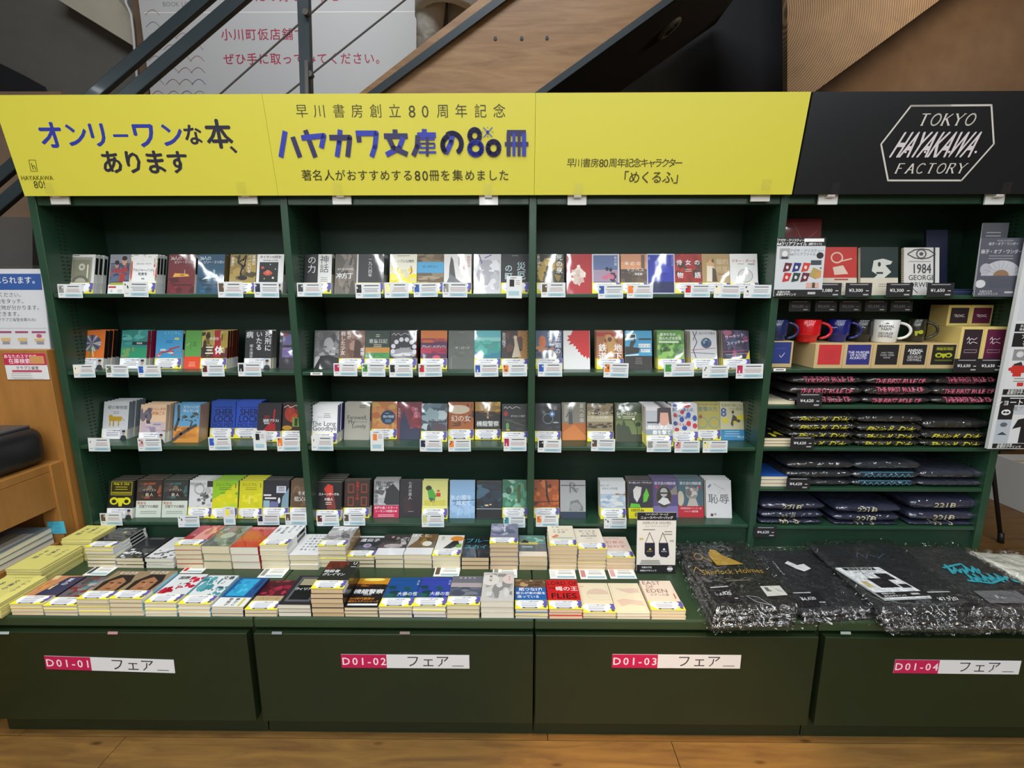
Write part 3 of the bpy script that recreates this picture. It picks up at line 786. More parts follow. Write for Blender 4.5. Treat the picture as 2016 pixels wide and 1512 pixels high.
def cards(zs, cx0, s, cy0, lst, portrait=()):
    for k, (xa, xb, ya, yb, *th) in enumerate(lst):
        A = P(cx0 + xa / s, cy0 + ya / s, -.008); B = P(cx0 + xb / s, cy0 + yb / s, -.008)
        wd, ht = abs(B.x - A.x), abs(A.z - B.z); xm = (A.x + B.x) / 2
        wd *= .95
        pr = Print(wd, ht, -wd / 2, -ht / 2, 0); pr.box(-wd / 2, wd / 2, 0, .0008, -ht / 2, ht / 2, 'd2d6d6')
        tc = th[0] if th else 'u'
        if wd > ht:
            pr.R(.04, .36, .24, .90, tc); pr.N(.05, .38, .23, .88, 4, 'l ' + tc + ' G', k); pr.lines(.05, .22, (.2,), .04, 'g')
            pr.lines(.34, .94, (.80,), .07, '5a5a60', k); pr.lines(.30, .94, (.62, .52, .42), .035, ('a08080', '80808a')[k % 2], k); pr.R(.28, .08, .96, .28, '9dbcc6'); pr.lines(.31, .90, (.12, .19), .03, '6f95a4')
        else:
            pr.R(.2, .52, .5, .84, tc); pr.lines(.56, .9, (.78, .7, .62), .03, 'a08080'); pr.R(.15, .12, .82, .32, '9dbcc6'); pr.lines(.2, .7, (.90,), .03, '5a5a60')
        cand = sorted(BOOKS, key=lambda b: (abs(b[1] - zs) > .02, abs(b[0] - xm)))
        d = None
        for c in cand[:4]:
            if c[2] not in used_cards:
                d = c; break
        d = d or cand[0]
        used_cards.append(d[2])
        o = pr.build('shelf_card', 'print', label='white info card below the ' + d[2], cat='card', group='info cards on the shelf edges')
        o.location = (xm, -.0055 - .0006 * (k % 2), (A.z + B.z) / 2); o.rotation_euler = (math.radians(-4), random.Random(k * 3 + int(xa)).uniform(-.02, .02), 0)

def art(*a): return list(a)
R = lambda *a: ('R', *a)
E = lambda *a: ('E', *a)
Q = lambda *a: ('Q', *a)
N = lambda *a: ('N', *a)
T = lambda s, u, v, z, c, b=.012, **k: ('T', s, u, v, z, c, b, k)
V = lambda s, u, v, z, c, b=.012: ('V', s, u, v, z, c, b)
Lk = lambda *a: ('L', *a)
def sub(u, v, c='g', n=3, w=.3, st=.045): return ('lines', u - w / 2, u + w / 2, [v - st * i for i in range(n)], .014, c)
S1, S2, S3, S4 = ZL
ROWA = 'top shelf'; ROWB = 'second shelf'; ROWC = 'third shelf'; ROWD = 'bottom shelf'
row(ROWA, S1, 100, 4.2, 480, [
 (121, 398, 3, 'white paperback with a grey cassette picture', 'l', 'w', [R(.13, .27, .9, .93, '9c9a8c'), R(.18, .3, .84, .86, '86846f'), E(.52, .68, .12, .09, 'c8c6bc'), E(.52, .68, .05, .035, '86846f'), R(.72, .3, .77, .74, 'd8d6c8'), E(.5, .3, .3, .17, '6e6c60', 14, 0, 180), E(.5, .3, .2, .10, 'b0ae9c', 14, 0, 180), sub(.3, .965, 'G', 1)], 'y', .017),
 (466, 398, 1, 'paperback with a film still of faces', 'c4c4c4', 'l', [R(0, .24, 1, 1, '8a8a94'), R(.05, .26, .98, .78, '4a4a66'), N(.05, .3, .95, .75, 18, '3a3a5a 6a5a68 8c5a5a a03a3a 5a6a80', 3), E(.72, .82, .12, .10, 'c49a84'), E(.72, .90, .13, .06, '2a2020'), E(.36, .72, .1, .08, 'a88478'), E(.36, .79, .11, .06, '20202c'), R(.1, .22, .75, .28, 'a0a838'), R(0, 0, 1, .22, 'e4e4e0'), R(.03, .14, .4, .19, 'c04a50'), T('愛', .2, .07, .12, 'g'), sub(.6, .08, 'g', 2)], None, .012),
 (640, 400, 3, 'white paperback with a floral wreath border', 'ececea', 'w', [N(0, .86, 1, 1, 16, 'b8b06a 8a9c4a c87a5a 9cae6a', 1, .09), N(.88, .3, 1, .9, 14, '8aa04a c84a4a b8a860', 2, .3), N(0, .3, .09, .85, 8, '8aa04a c84a4a d8c860', 5, .4), T('ダニエル・キイス', .5, .76, .07, 'g'), T('アルジャーノンに', .5, .60, .115, '4a5560', .005, sp=-.1), T('花束を', .48, .50, .12, '4a5560'), T('新版', .5, .38, .06, 'G')]),
 (957, 400, 1, 'dark red paperback with a lit writing desk', '6a2228', 'l', [N(.02, .02, .98, .4, 10, '5a1a20 7a2a30 481418', 4), Q([(.18, .42), (.8, .44), (.74, .50), (.25, .52)], 'd8a040'), Q([(.45, .46), (.62, .46), (.6, .48), (.45, .48)], 'G'), R(.2, .20, .9, .24, '481418'), T('24人の', .28, .90, .17, 'e4d8d8', .0, sp=-.15), T('ビリー・ミリガン', .60, .80, .115, 'ecdcdc', .006, sp=-.12), sub(.8, .95, 'c', 1), Q([(.60, .5), (.64, .5), (.63, .62), (.60, .6)], 'a88a80')], None),
 (1200, 400, 2, 'teal blue paperback with a lit writing desk', '1d4a66', '7a6030', [N(.02, .02, .98, .4, 10, '163a52 2a5a78 102c40', 4), Q([(.18, .36), (.78, .42), (.72, .50), (.35, .44)], 'c4dcd8'), R(.2, .20, .9, .24, '102c40'), T('24人の', .28, .90, .17, 'e0e8ec', .0, sp=-.15), T('ビリー・ミリガン', .60, .80, .115, 'e0e8ec', .006, sp=-.12), Q([(.60, .44), (.66, .46), (.66, .60), (.58, .62)], '8ab0bc')], None),
 (1467, 400, 2, 'gold and black paperback with a dancing silhouette', '8c7434', 'u', [R(0, .28, 1, .50, 'a08a48'), N(0, .3, 1, .95, 14, '6a5424 a88c48 4a3c1c', 8), Lk([(.35, .98), (.30, .80), (.48, .70), (.42, .50), (.5, .38)], .07, 'k'), Lk([(.30, .80), (.50, .86), (.6, .98)], .06, 'k'), Lk([(.60, .98), (.56, .72), (.48, .62)], .06, 'k'), E(.5, .40, .18, .06, 'k'), V('探偵は', .90, .98, .13, 'w', .02), V('バーにいる', .74, .98, .14, 'w', .02), V('東直己', .10, .93, .12, 'w', .01)]),
 (1690, 400, 2, 'white paperback with a red ringed planet on black', 'ececea', 'w', [R(.10, .26, .80, .80, '1a1a1e'), E(.42, .52, .17, .06, 'c8503a'), E(.42, .55, .09, .05, 'd86a4a'), E(.22, .66, .06, .035, 'c8503a'), E(.62, .40, .04, .03, 'd8d0b8'), E(.5, .74, .02, .014, 'w'), E(.3, .38, .02, .014, 'y'), E(.7, .62, .02, .014, 'w'), T('タイタンの妖女', .5, .93, .125, 'k', .02, sp=-.08), T('The Sirens of Titan', .5, .85, .07, 'k')], 'f')], .065)
cards(S1, 100, 4.2, 480, [(38, 270, 333, 447, 'g'), (583, 815, 313, 440, 'l'), (1365, 1597, 313, 445, 'u'), (1668, 1895, 316, 445, 'n')])
row(ROWA, S1, 570, 4.2, 480, [
 (115, 395, 2, 'black and white split paperback with huge characters', '26262a', 'c', [R(.5, 0, 1, 1, 'dcdcda'), V('の力', .27, .96, .33, 'e8e8e8', .0), V('神話', .73, .98, .34, '303034', .0), sub(.73, .40, 'g', 3)]),
 (368, 398, 1, 'brown-grey paperback with white lettering on cracked ground', '6a625a', 'u', [N(0, 0, 1, 1, 22, '5a544c 7a7066 847a70 4c463e', 6), T('OUT OF CONTROL', .5, .62, .12, 'dcdcd6', .02, sx=.75), T('冲方丁', .46, .45, .30, 'ececec', .02, sp=-.12), Lk([(.5, .02), (.45, .12), (.52, .2)], .015, 'k'), E(.7, .75, .06, .04, '34506a')], None, .013),
 (548, 398, 4, 'dark grey paperback with a vertical white title', '2c2c2e', 'l', [R(0, .25, .06, 1, 'c8c8c8'), V('一九八四年', .50, .92, .15, 'dcdcdc', .0), V('ジョージ・オーウェル', .91, .98, .075, 'c0c0c0', .0)], 'y', .013),
 (822, 398, 1, 'white paperback with yellow figures and swirls', 'e4dfcc', 'l', [R(0, .28, 1, .5, 'e8d832'), N(.05, .3, .95, .72, 14, 'e8dc40 f0e870 e0d440 d8d0b0', 12), Lk([(.3, .66), (.25, .5), (.4, .36)], .02, 'g'), Lk([(.78, .7), (.82, .55), (.75, .5)], .035, 'b84a20'), T('シンプルな情熱', .52, .82, .115, '4a5058', .0, sp=-.08), sub(.5, .95, 'g', 1, .6)]),
 (1052, 398, 1, 'brown paperback with a sky blue title block', '6a5640', 'u', [N(0, .72, 1, 1, 12, '5a4a36 7c6a50 8a745a', 3), N(0, .25, 1, .52, 16, '8a7a62 a0907a 6a5a44', 7), R(0, .52, 1, .80, '4a9cc8'), T('青い野を歩く', .5, .68, .10, '24506a', .0)]),
 (1275, 398, 2, 'white paperback with a dark rocket ship', 'dcdad6', 'm', [Q([(.18, .3), (.2, .7), (.26, .95), (.34, .84), (.42, .45), (.46, .28)], '4a4c4e'), Q([(.1, .28), (.24, .5), (.6, .3), (.7, .28)], '707274'), V('戦闘妖精', .9, .96, .11, 'c05050', .0), V('雪風', .72, .78, .14, 'c05050', .0), V('神林長平', .55, .93, .09, 'G', .0)], 'y'),
 (1520, 400, 1, 'pale grey paperback with pencil-sketched figures', 'c8c8cc', 'w', [N(.08, .1, .95, .85, 26, 'b4b4ba d4d4d8 a4a4aa dcdce0', 5), Lk([(.2, .98), (.3, .76)], .035, '4a44a0'), Lk([(.4, .9), (.65, .98)], .03, '4a44a0'), Lk([(.15, .03), (.4, .06)], .03, '4a44a0')], None, .014),
 (1750, 398, 1, 'black paperback with pale blocky characters', '1e2022', 'k', [V('の町', .27, .74, .30, 'b8ccd4', .01), V('災厄', .73, .80, .34, 'b8ccd4', .01), sub(.5, .95, 'g', 1)])], .065)
cards(S1, 570, 4.2, 480, [(50, 275, 322, 437, 'G'), (535, 760, 325, 450, 'k'), (775, 990, 318, 447, 'e4e0a0'), (1017, 1230, 322, 440, 'b'), (1258, 1475, 318, 443, 'g'), (1790, 1925, 265, 450, 'k')])
row(ROWA, S1, 1040, 4.032, 480, [
 (68, 378, 1, 'dark floral gold paperback with a white vertical title', '3a3224', 'u', [N(.02, .3, .98, 1, 26, '5a4a2a 2a2418 b89848 6a5c38 8c7438', 4), N(.1, .7, .6, .9, 8, 'c8a850 d8c080', 9), V('死の泉', .83, .99, .24, 'w', .01), V('皆川博子', .07, .95, .11, 'w', .0)]),
 (305, 385, 1, 'bright red paperback with a white bouquet figure', 'a81c24', 'r', [E(.48, .68, .07, .05, 'e8dcd4'), Q([(.4, .65), (.56, .65), (.78, .50), (.62, .34), (.50, .18), (.42, .34), (.14, .50)], 'e0d0c4'), N(.2, .22, .75, .6, 12, 'e8e0d8 c8a8a0 d0bcb0', 3), V('神様', .1, .95, .08, '5a1014')], None),
 (508, 385, 1, 'white-framed paperback with a blue dusk couple', 'c8c8d0', 'l', [R(.05, .04, .94, .97, '5a6a94'), R(.05, .3, .94, .6, 'a08aa0'), N(.35, .3, .9, .55, 10, '2a2c3c 3a3a50 c46a80', 6), E(.55, .62, .06, .05, '24242c'), E(.68, .60, .06, .05, '24242c'), V('夜の底', .86, .94, .12, 'dcdce8', .0)], 'y', .014),
 (738, 388, 2, 'sunset orange paperback with a dark city silhouette', 'c48a6a', 'l', [R(0, .26, 1, .62, '6a5a4c'), R(0, .62, 1, .8, 'd89870'), R(.78, .4, .92, .98, '6e5444'), N(0, .28, 1, .6, 10, '4c4038 5a4c40', 2), T('未必の', .45, .76, .17, 'ececec', .0, sp=.35), T('マクベス', .55, .60, .16, 'ececec', .0, sp=.12), T('早瀬耕', .68, .49, .10, 'ececec')]),
 (948, 383, 1, 'deep blue paperback with a white frame', '2430a0', 'l', [Lk([(.01, .01), (.99, .01), (.99, .99), (.01, .99), (.01, .01)], .035, 'c8ccd8'), R(.03, .03, .97, .30, '141c50'), N(.2, .35, .8, .85, 12, '1c2890 2c3ab8 1a2478', 8), V('マルドゥック', .92, .96, .07, 'c8c8e8', .0), V('高村', .08, .93, .07, 'c8c8e8', .0)], None, .014),
 (1168, 388, 2, 'red leafy paperback with four big white characters', '9c2420', 'l', [N(0, .25, 1, 1, 30, '8a1c1c b03028 5a3420 3c2c1c a82c24', 2, .16), T('侍女の', .5, .78, .22, 'f0ecec', .01, sp=.5), T('物', .2, .46, .24, 'f0ecec', .01), T('語', .84, .46, .24, 'f0ecec', .01), sub(.5, .60, 'c', 2)]),
 (1386, 388, 1, 'beige paperback with a photo of a calico cat', 'a88c5c', 'l', [E(.3, .76, .15, .09, 'c8a070'), Q([(.16, .76), (.18, .90), (.28, .82)], 'b08050'), Q([(.44, .76), (.43, .89), (.34, .82)], '5a4030'), Q([(.16, .3), (.18, .7), (.44, .68), (.5, .3)], 'e0d4c0'), Q([(.36, .3), (.38, .66), (.5, .6), (.55, .3)], '4a3c30'), T('猫的', .74, .80, .22, 'd4c4a0', .0), T('感覚', .72, .62, .22, 'c8b890', .0), sub(.7, .48, 'u', 1)]),
 (1608, 388, 2, 'white paperback with a drawn baseball and red title', 'e0dfdc', 'w', [T('マネー・ボール', .5, .82, .135, 'b02838', .02, sp=-.06), T('完全版', .78, .74, .08, 'k'), E(.55, .45, .27, .17, 'G', 22), E(.55, .45, .255, .16, 'd0d0ce', 22), T('S', .55, .5, .20, 'b03838'), sub(.4, .74, 'g', 1)])], .065)
cards(S1, 1040, 4.032, 480, [(98, 300, 308, 425, 'u'), (552, 757, 322, 435, 'b'), (782, 994, 322, 432, 'o'), (1240, 1447, 320, 425, 'r'), (1475, 1688, 322, 430, 'c'), (1712, 1932, 325, 430, 'l')])
# second shelf
row(ROWB, S2, 130, 4.289, 635, [
 (93, 392, 4, 'orange paperback with a large striped wheel', 'd87028', 'k', [E(.5, .66, .36, .22, '6a6a84', 24)] + [Q([(.5, .66), (.5 + .36 * math.cos(a), .66 + .22 * math.sin(a)), (.5 + .36 * math.cos(a + .2), .66 + .22 * math.sin(a + .2))], c) for a, c in zip([i * .5 for i in range(13)], ['c8c0b8', '3a3a58'] * 7)] + [Lk([(.45, .28), (.5, .6)], .05, '4a8a3a'), Lk([(.6, .30), (.52, .56)], .04, 'e0d0a0'), V('しゃばけの花', .08, .92, .07, '6a2c10')], 'f', .017),
 (452, 388, 3, 'teal paperback with a green field and dark title strip', '2c8078', 'm', [R(0, .28, 1, .55, '2a9068'), N(0, .6, 1, 1, 10, '3a9090 58a8a0 2a7474', 7), N(0, .3, .5, .6, 6, '9a8a58 6a9a60', 3), R(.42, .62, 1, .70, '202a2c'), T('暗殺者', .7, .66, .07, 'w')], 'f', .015),
 (748, 385, 1, 'sky blue paperback with red paper cranes', '3c94c4', 'l', [T('ヒトごろし', .6, .93, .13, '7ac4e0'), E(.78, .78, .10, .03, 'c8c860'), N(.05, .3, .95, .56, 14, 'a03848 c05860 b8c8d0 6a8a9a 3a78a8', 13, .2), Lk([(.5, .5), (.9, .58)], .06, 'a83848'), Lk([(.2, .42), (.5, .46)], .05, 'a83848'), sub(.5, .72, 'b', 2)]),
 (992, 385, 1, 'green paperback with an orange-red lower half', '5a9c4a', 'l', [R(0, 0, 1, .32, 'e04a2c'), Lk([(.35, .70), (.36, .5)], .02, 'k'), sub(.6, .68, '2a5a28', 3), Lk([(.05, .6), (.3, .66)], .02, 'c8dcc0'), sub(.5, .16, 'f0c0a0', 3, .5)], None, .013),
 (1132, 392, 5, 'yellow and crimson paperback with white brush title', 'a89c50', 'd', [R(0, .28, 1, .55, '5a2c28'), R(.48, .3, .74, 1, 'a82030'), N(0, .3, .5, .95, 10, 'b8ac50 6a5a2c 3a2c20', 3), N(.7, .4, 1, .98, 8, '7a3028 a89038 c0b060', 5), T('三体', .5, .48, .34, 'f0f0ee', .03, sp=.1), T('劉慈欣', .48, .78, .12, 'e8d8d0')], 'y', .014),
 (1504, 387, 3, 'black paperback with seven large white characters', '202024', 'g', [V('死刑に', .86, .98, .26, 'ececec', .01), V('いたる', .52, .98, .25, 'ececec', .01), V('病', .16, .98, .28, 'ececec', .01), V('櫛木理宇', .24, .64, .14, 'd0d0d0', .0)], 'f', .013),
 (1797, 384, 1, 'black paperback with purple windows', '2a262e', 'k', [R(.1, .3, .95, .9, '6a6498'), R(.1, .55, .95, .62, '2a262e'), R(.45, .3, .5, .9, '2a262e'), N(.1, .3, .95, .55, 6, '7a5aa0 8a70b0', 4), R(.05, .86, .3, .92, 'a04040')], None)], .075)
cards(S2, 130, 4.289, 635, [(43, 253, 355, 465, 'c'), (320, 535, 358, 463, '6a7a5a'), (590, 808, 360, 463, 'b'), (1132, 1345, 355, 455, 'd'), (1438, 1655, 342, 455, 'k')])
row(ROWB, S2, 580, 4.289, 635, [
 (158, 378, 1, 'grey paperback with a bearded portrait photo', '6c6c6e', 'g', [N(.2, .35, 1, .98, 24, '8a8a8c a4a4a6 5a5a5c 444446', 5), E(.58, .62, .2, .2, 'a8a8a8'), N(.35, .35, .85, .6, 12, 'c4c4c4 9a9a9a 6a6a6a', 2), Q([(0, 0), (1, 0), (1, .28), (.6, .36), (.3, .34), (.1, .25)], '1e1e20'), V('嘘と正典', .12, .95, .20, '9a9a9c', .0), Q([(.02, .02), (.05, .3), (.2, .34), (.25, .3)], 'b8b8b8')], None),
 (372, 385, 1, 'brown paperback with a girl and white vertical titles', '7a5a4c', 'u', [N(.3, .3, 1, 1, 14, '8a6a5a 6a4a3c a88878', 4), Q([(.55, .3), (.6, .75), (.78, .8), (.9, .55), (.9, .3)], '4a3028'), E(.69, .82, .08, .07, 'a07c68'), V('私が', .36, .98, .16, 'f0ecea', .01), V('殺した少女', .14, .98, .19, 'f0ecea', .01), V('原尞', .90, .55, .16, 'ececec')]),
 (592, 385, 1, 'dark green paperback with orange and green fields', '22382e', 'k', [R(0, .27, 1, .42, '3a8a4a'), R(0, .42, 1, .56, 'c08838'), N(0, .3, 1, .42, 6, '2a7a3c 4a9a50', 2), T('悪童日記', .52, .72, .19, 'e4e4dc', .0), sub(.5, .88, 'c', 2, .2), sub(.5, .62, 'c', 2, .4)]),
 (802, 385, 2, 'black paperback with a ring of pearls', '26262a', 'r', [E(.5, .4, .5, .14, '9a9aa0'), N(.1, .3, .95, .45, 10, 'b8b8bc 6a6a70 dcdce0', 6)] + [E(.52 + .42 * math.cos(a), .50 + .27 * math.sin(a), .085, .06, 'd8d4e0') for a in (-.2, .3, .8, 1.3, 1.8, 2.3, 2.8, 3.3)] + [T('ナイルに死す', .58, .54, .07, 'ececec'), Lk([(.06, .88), (.15, .93), (.2, .87), (.3, .93), (.4, .87), (.55, .93), (.72, .88)], .012, 'ececec')]),
 (1062, 385, 1, 'sunset paperback fading orange to purple', '50204a', 'n', [R(0, .78, 1, 1, 'c87028'), R(0, .70, 1, .80, 'a03c30'), R(0, .40, 1, .56, 'a01c40'), N(0, .68, 1, .82, 8, 'c05a28 8a3048', 3), N(0, .4, 1, .55, 6, 'b02048 801838', 2), E(.6, .30, .15, .06, 'd8486a'), T('ブラッド・メリディアン', .5, .58, .115, 'ecdcdc', .004, sp=-.25)]),
 (1296, 387, 1, 'plain grey paperback with faint script lettering', '5c605a', 'g', [Lk([(.08, .56), (.3, .72), (.28, .58), (.45, .66), (.55, .58), (.8, .72), (.92, .60)], .014, '42463f'), T('ザ・ロード', .55, .55, .115, 'b8bcb4'), sub(.5, .94, 'g', 1), N(.1, .3, .9, .5, 5, '646860 565a54', 3), R(.1, .0, .14, .3, '787c74')], None, .014),
 (1517, 387, 1, 'turquoise paperback with a calm sea', '3c9890', 't', [R(0, .8, 1, 1, '5ab0b8'), R(0, .72, 1, .82, '88c8c4'), R(0, .28, 1, .46, '2c7c94'), N(0, .35, 1, .75, 10, '48a89c 3a9490 56b0a4', 3), T('観光', .25, .36, .16, '8ac0d4', .0), Q([(.55, .55), (.7, .58), (.62, .62)], '8a8a70')]),
 (1745, 387, 1, 'dark paperback with a pale dancer on orange', '3a2c2a', 'u', [R(.62, .25, 1, 1, 'a87838'), N(.1, .3, .8, .95, 12, '241c1c 5a3c30 6a2c30', 8), Q([(.4, .3), (.5, .6), (.48, .8), (.58, .8), (.66, .55), (.75, .32)], 'c8b8a0'), E(.53, .82, .07, .05, 'd0c0a8'), V('女王陛下', .1, .95, .15, 'ececec', .0), V('アルバイト', .88, .95, .13, 'd8a850', .0)])], .075)
cards(S2, 580, 4.289, 635, [(318, 535, 345, 453, 'm'), (558, 772, 345, 457, 'e'), (790, 1003, 348, 462, 'k'), (1038, 1250, 348, 458, 'r'), (1512, 1725, 350, 458, 'b'), (1750, 1968, 350, 455, 'o')])
row(ROWB, S2, 1040, 4.2, 635, [
 (62, 385, 1, 'blue paperback with an orange sun over towers', '4a587c', 'n', [R(0, .55, .5, 1, '5a6a8a'), N(0, .3, 1, .6, 14, '38404e 5a5a6a 2c3444 7a6a68', 3), E(.25, .7, .14, .17, 'd87840'), N(0, .45, .7, .65, 6, 'c88860 a87860', 2), V('幼年期の', .84, .99, .22, 'e8e8ec', .01), V('終り', .55, .97, .22, 'd8d8e0', .01)]),
 (292, 380, 1, 'white paperback splashed with red', 'dededc', 'c', [Q([(.35, 1), (.99, 1), (.99, .27), (.93, .32), (.9, .25), (.84, .35), (.78, .30), (.72, .38), (.66, .36), (.62, .45), (.54, .44), (.56, .52), (.46, .52), (.48, .6), (.36, .60), (.4, .66), (.2, .63), (.28, .72), (.12, .74), (.22, .80), (.14, .87), (.28, .88)], 'c81c20')], None),
 (567, 385, 3, 'orange-brown paperback with two white column titles', 'a8683c', 'c', [R(0, .85, 1, .95, 'a83028'), N(.2, .3, .8, .9, 14, 'b87c48 8a4c2c c89458 6a3c28', 5), Q([(.4, .3), (.42, .65), (.55, .75), (.7, .5), (.6, .3)], 'c89850'), E(.5, .77, .08, .06, '5a3c28'), V('鉄道', .22, .66, .32, 'f4f0ec', .02), V('地下', .80, .66, .32, 'f4f0ec', .02)]),
 (805, 380, 1, 'blue and black paperback with a deer', '3c9cc8', 'k', [R(0, 0, 1, .35, '2c2826'), Q([(0, .9), (.4, .92), (.42, .78), (0, .74)], 'dcecf0'), Q([(0, .88), (.38, .90), (.38, .82), (0, .80)], '302c2a'), Q([(0, .38), (.5, .42), (.55, .55), (0, .60)], '302c2a'), Q([(0, .36), (.5, .40), (.5, .36), (0, .34)], 'dcecf0'), Q([(.15, .55), (.2, .72), (.32, .74), (.36, .82), (.4, .72), (.3, .6), (.3, .54)], '3a3430'), R(.5, .56, .95, .66, 'e8e8e4'), R(.58, .44, .95, .52, 'e8e8e4'), T('マジック', .72, .60, .12, '3878a0'), T('ビギナーズ', .76, .48, .10, '3878a0', sp=-.15), R(.5, .76, .98, .80, '302c2a'), sub(.5, .28, '8a8078', 4)], None),
 (1072, 385, 3, 'leafy green paperback with white title lines', '5a9440', 'c', [N(0, .28, 1, .9, 30, '4a8434 78ac50 98c068 386c2c 8abc5a', 3, .2), N(.1, .3, .4, .6, 5, '2c4a24 3a5a2c', 6), T('樹木たちの', .4, .90, .125, 'f0f4ec', .015, sp=-.05), T('知られざる生活', .48, .80, .125, 'f0f4ec', .015, sp=-.05), R(.05, .68, .8, .73, 'c8dcb8')], 'y', .017),
 (1347, 385, 4, 'white paperback with a blue marble ball', 'c8c8cc', 'c', [Lk([(.1, .98), (.25, .7), (.1, .5), (.2, .3)], .03, '3a3a40'), Lk([(.25, .98), (.1, .75)], .025, '3a3a40'), E(.6, .68, .20, .135, '3a506e', 20), N(.45, .6, .75, .78, 6, '5a7898 2c3e58 8aa4bc', 3), T('しあわせの理由', .58, .93, .11, '404048', .0, sp=-.06), Lk([(.02, .5), (.95, .55)], .02, '9a5048'), Lk([(.02, .44), (.9, .40)], .02, '50505a')], 'y', .016),
 (1612, 385, 3, 'purple and pink paperback with neon scribbles', '3a3048', 'c', [N(0, .28, 1, 1, 26, '5a4878 8a4870 3a5070 283048 a85878 4a4060', 4, .22), Lk([(.0, .45), (.9, .5)], .02, 'c05070'), Lk([(.1, .38), (.95, .42)], .02, 'c8a0a8'), T('サーキット', .46, .86, .15, 'ecdce8', .02, sp=-.02, rot=.15), T('スイッチャー', .56, .70, .14, 'ecdce8', .02, sp=-.04, rot=.15), Q([(.85, .27), (1, .27), (1, .5)], 'e8dc40')])], .075)
cards(S2, 1040, 4.2, 635, [(75, 285, 335, 447, 'b'), (622, 832, 335, 455, 'o'), (1122, 1375, 335, 447, 'e'), (1440, 1655, 355, 457, 'l'), (1720, 1945, 343, 463, 'm')])
# third shelf
LD = [R(.24, .48, .74, .60, 'c8a030'), E(.30, .60, .08, .05, 'c8a030'), R(.26, .34, .31, .5, 'c8a030'), R(.40, .34, .45, .5, 'b89028'), R(.60, .34, .65, .5, 'c8a030'), Lk([(.74, .57), (.86, .48)], .02, 'b89028')]
HS = lambda c: [R(0, .28, 1, 1, c), T('SHER', .52, .70, .36, '16205a', .03, sx=.9), T('LOCK', .52, .52, .36, '16205a', .03, sx=.85), T('HOLMES', .5, .36, .25, '16205a', .02, sx=.9), T('THE ADVENTURES', .5, .83, .09, '16205a', .01)]
row(ROWC, S3, 160, 4.48, 775, [
 (180, 402, 5, 'white paperback with a yellow lion', 'd4d6da', '98a4b0', [T('暁の動物園', .55, .84, .16, '707478', .01, sp=-.02), sub(.5, .72, 'g', 2)] + LD, 'f', .016),
 (505, 437, 4, 'peach paperback with a rocky beach', 'd8b898', 'c8b4a0', [R(.03, .25, .97, .55, 'b8a8b0'), N(.0, .45, .45, .95, 12, '5a5460 48424c 6a6470', 6), N(.2, .28, 1, .5, 10, 'a898b0 8a8498 c8b4b4 d4c0b8', 4), T('ガリレオの', .68, .88, .13, 'b87040', .01, sp=-.05), T('苦悩ごろ', .70, .77, .13, 'b87040', .01), T('▲', .4, .4, .05, 'k')], 'f', .017),
 (805, 432, 3, 'blue and orange paperback with a savanna tree', '5a94bc', 'b08858', [R(0, 0, 1, .42, 'c8883c'), N(0, .1, 1, .4, 10, 'd89848 b87830 a86c30', 3), Lk([(.0, .05), (.3, .22), (.6, .35), (.9, .46)], .12, '4a4440'), Lk([(.15, .98), (.18, .6), (.05, .3)], .10, '4a4440'), Lk([(.6, .3), (.72, .55)], .06, '4a4440'), N(.3, .55, .95, .78, 14, '4a5044 3c4438 586050', 7, .2), T('カラハリが', .65, .92, .13, 'dce8ec', .0, sp=-.05), T('呼んでいる', .65, .82, .13, 'dce8ec', .0, sp=-.05)], None, .018),
 (1132, 395, 3, 'blue paperback with giant dark letters, left of two', '1f3fa8', '1a2c80', HS('2450b4'), 'y', .015),
 (1355, 395, 3, 'blue paperback with giant dark letters, right of two', '1f3fa8', '1a2c80', HS('2854c4'), 'y', .015),
 (1545, 425, 2, 'black paperback with a red boot and white title', '28242a', 'k', [Lk([(.72, .85), (.68, .55), (.3, .3)], .07, 'b02028'), Q([(.2, .28), (.5, .42), (.75, .5), (.8, .3)], 'a01c24'), T('深夜プラス1', .58, .55, .14, 'f0ecec', .02, sp=-.1), T('菊池光', .4, .48, .08, 'e8e8e8'), sub(.4, .66, 'r', 2)], 'y', .015),
 (1765, 420, 2, 'dark paperback with a red mask and green glow', '3a2420', 'k', [E(.3, .72, .22, .2, 'a83824'), N(.05, .45, .6, .9, 8, '8a2c20 c04828 602018', 2), R(.4, .38, .75, .62, '7a9c38'), R(.48, .4, .6, .6, '28381c'), Lk([(.05, .88), (.2, .94), (.3, .88), (.5, .94), (.7, .9)], .02, 'ececec'), E(.2, .35, .2, .06, 'b88830')], 'y', .015)])
cards(S3, 160, 4.48, 775, [(42, 262, 393, 510, 'l'), (482, 717, 393, 507, 'c8a0a0'), (1107, 1330, 385, 500, 'b'), (1502, 1640, 328, 500, 'k'), (1712, 1935, 382, 507, 'o')])
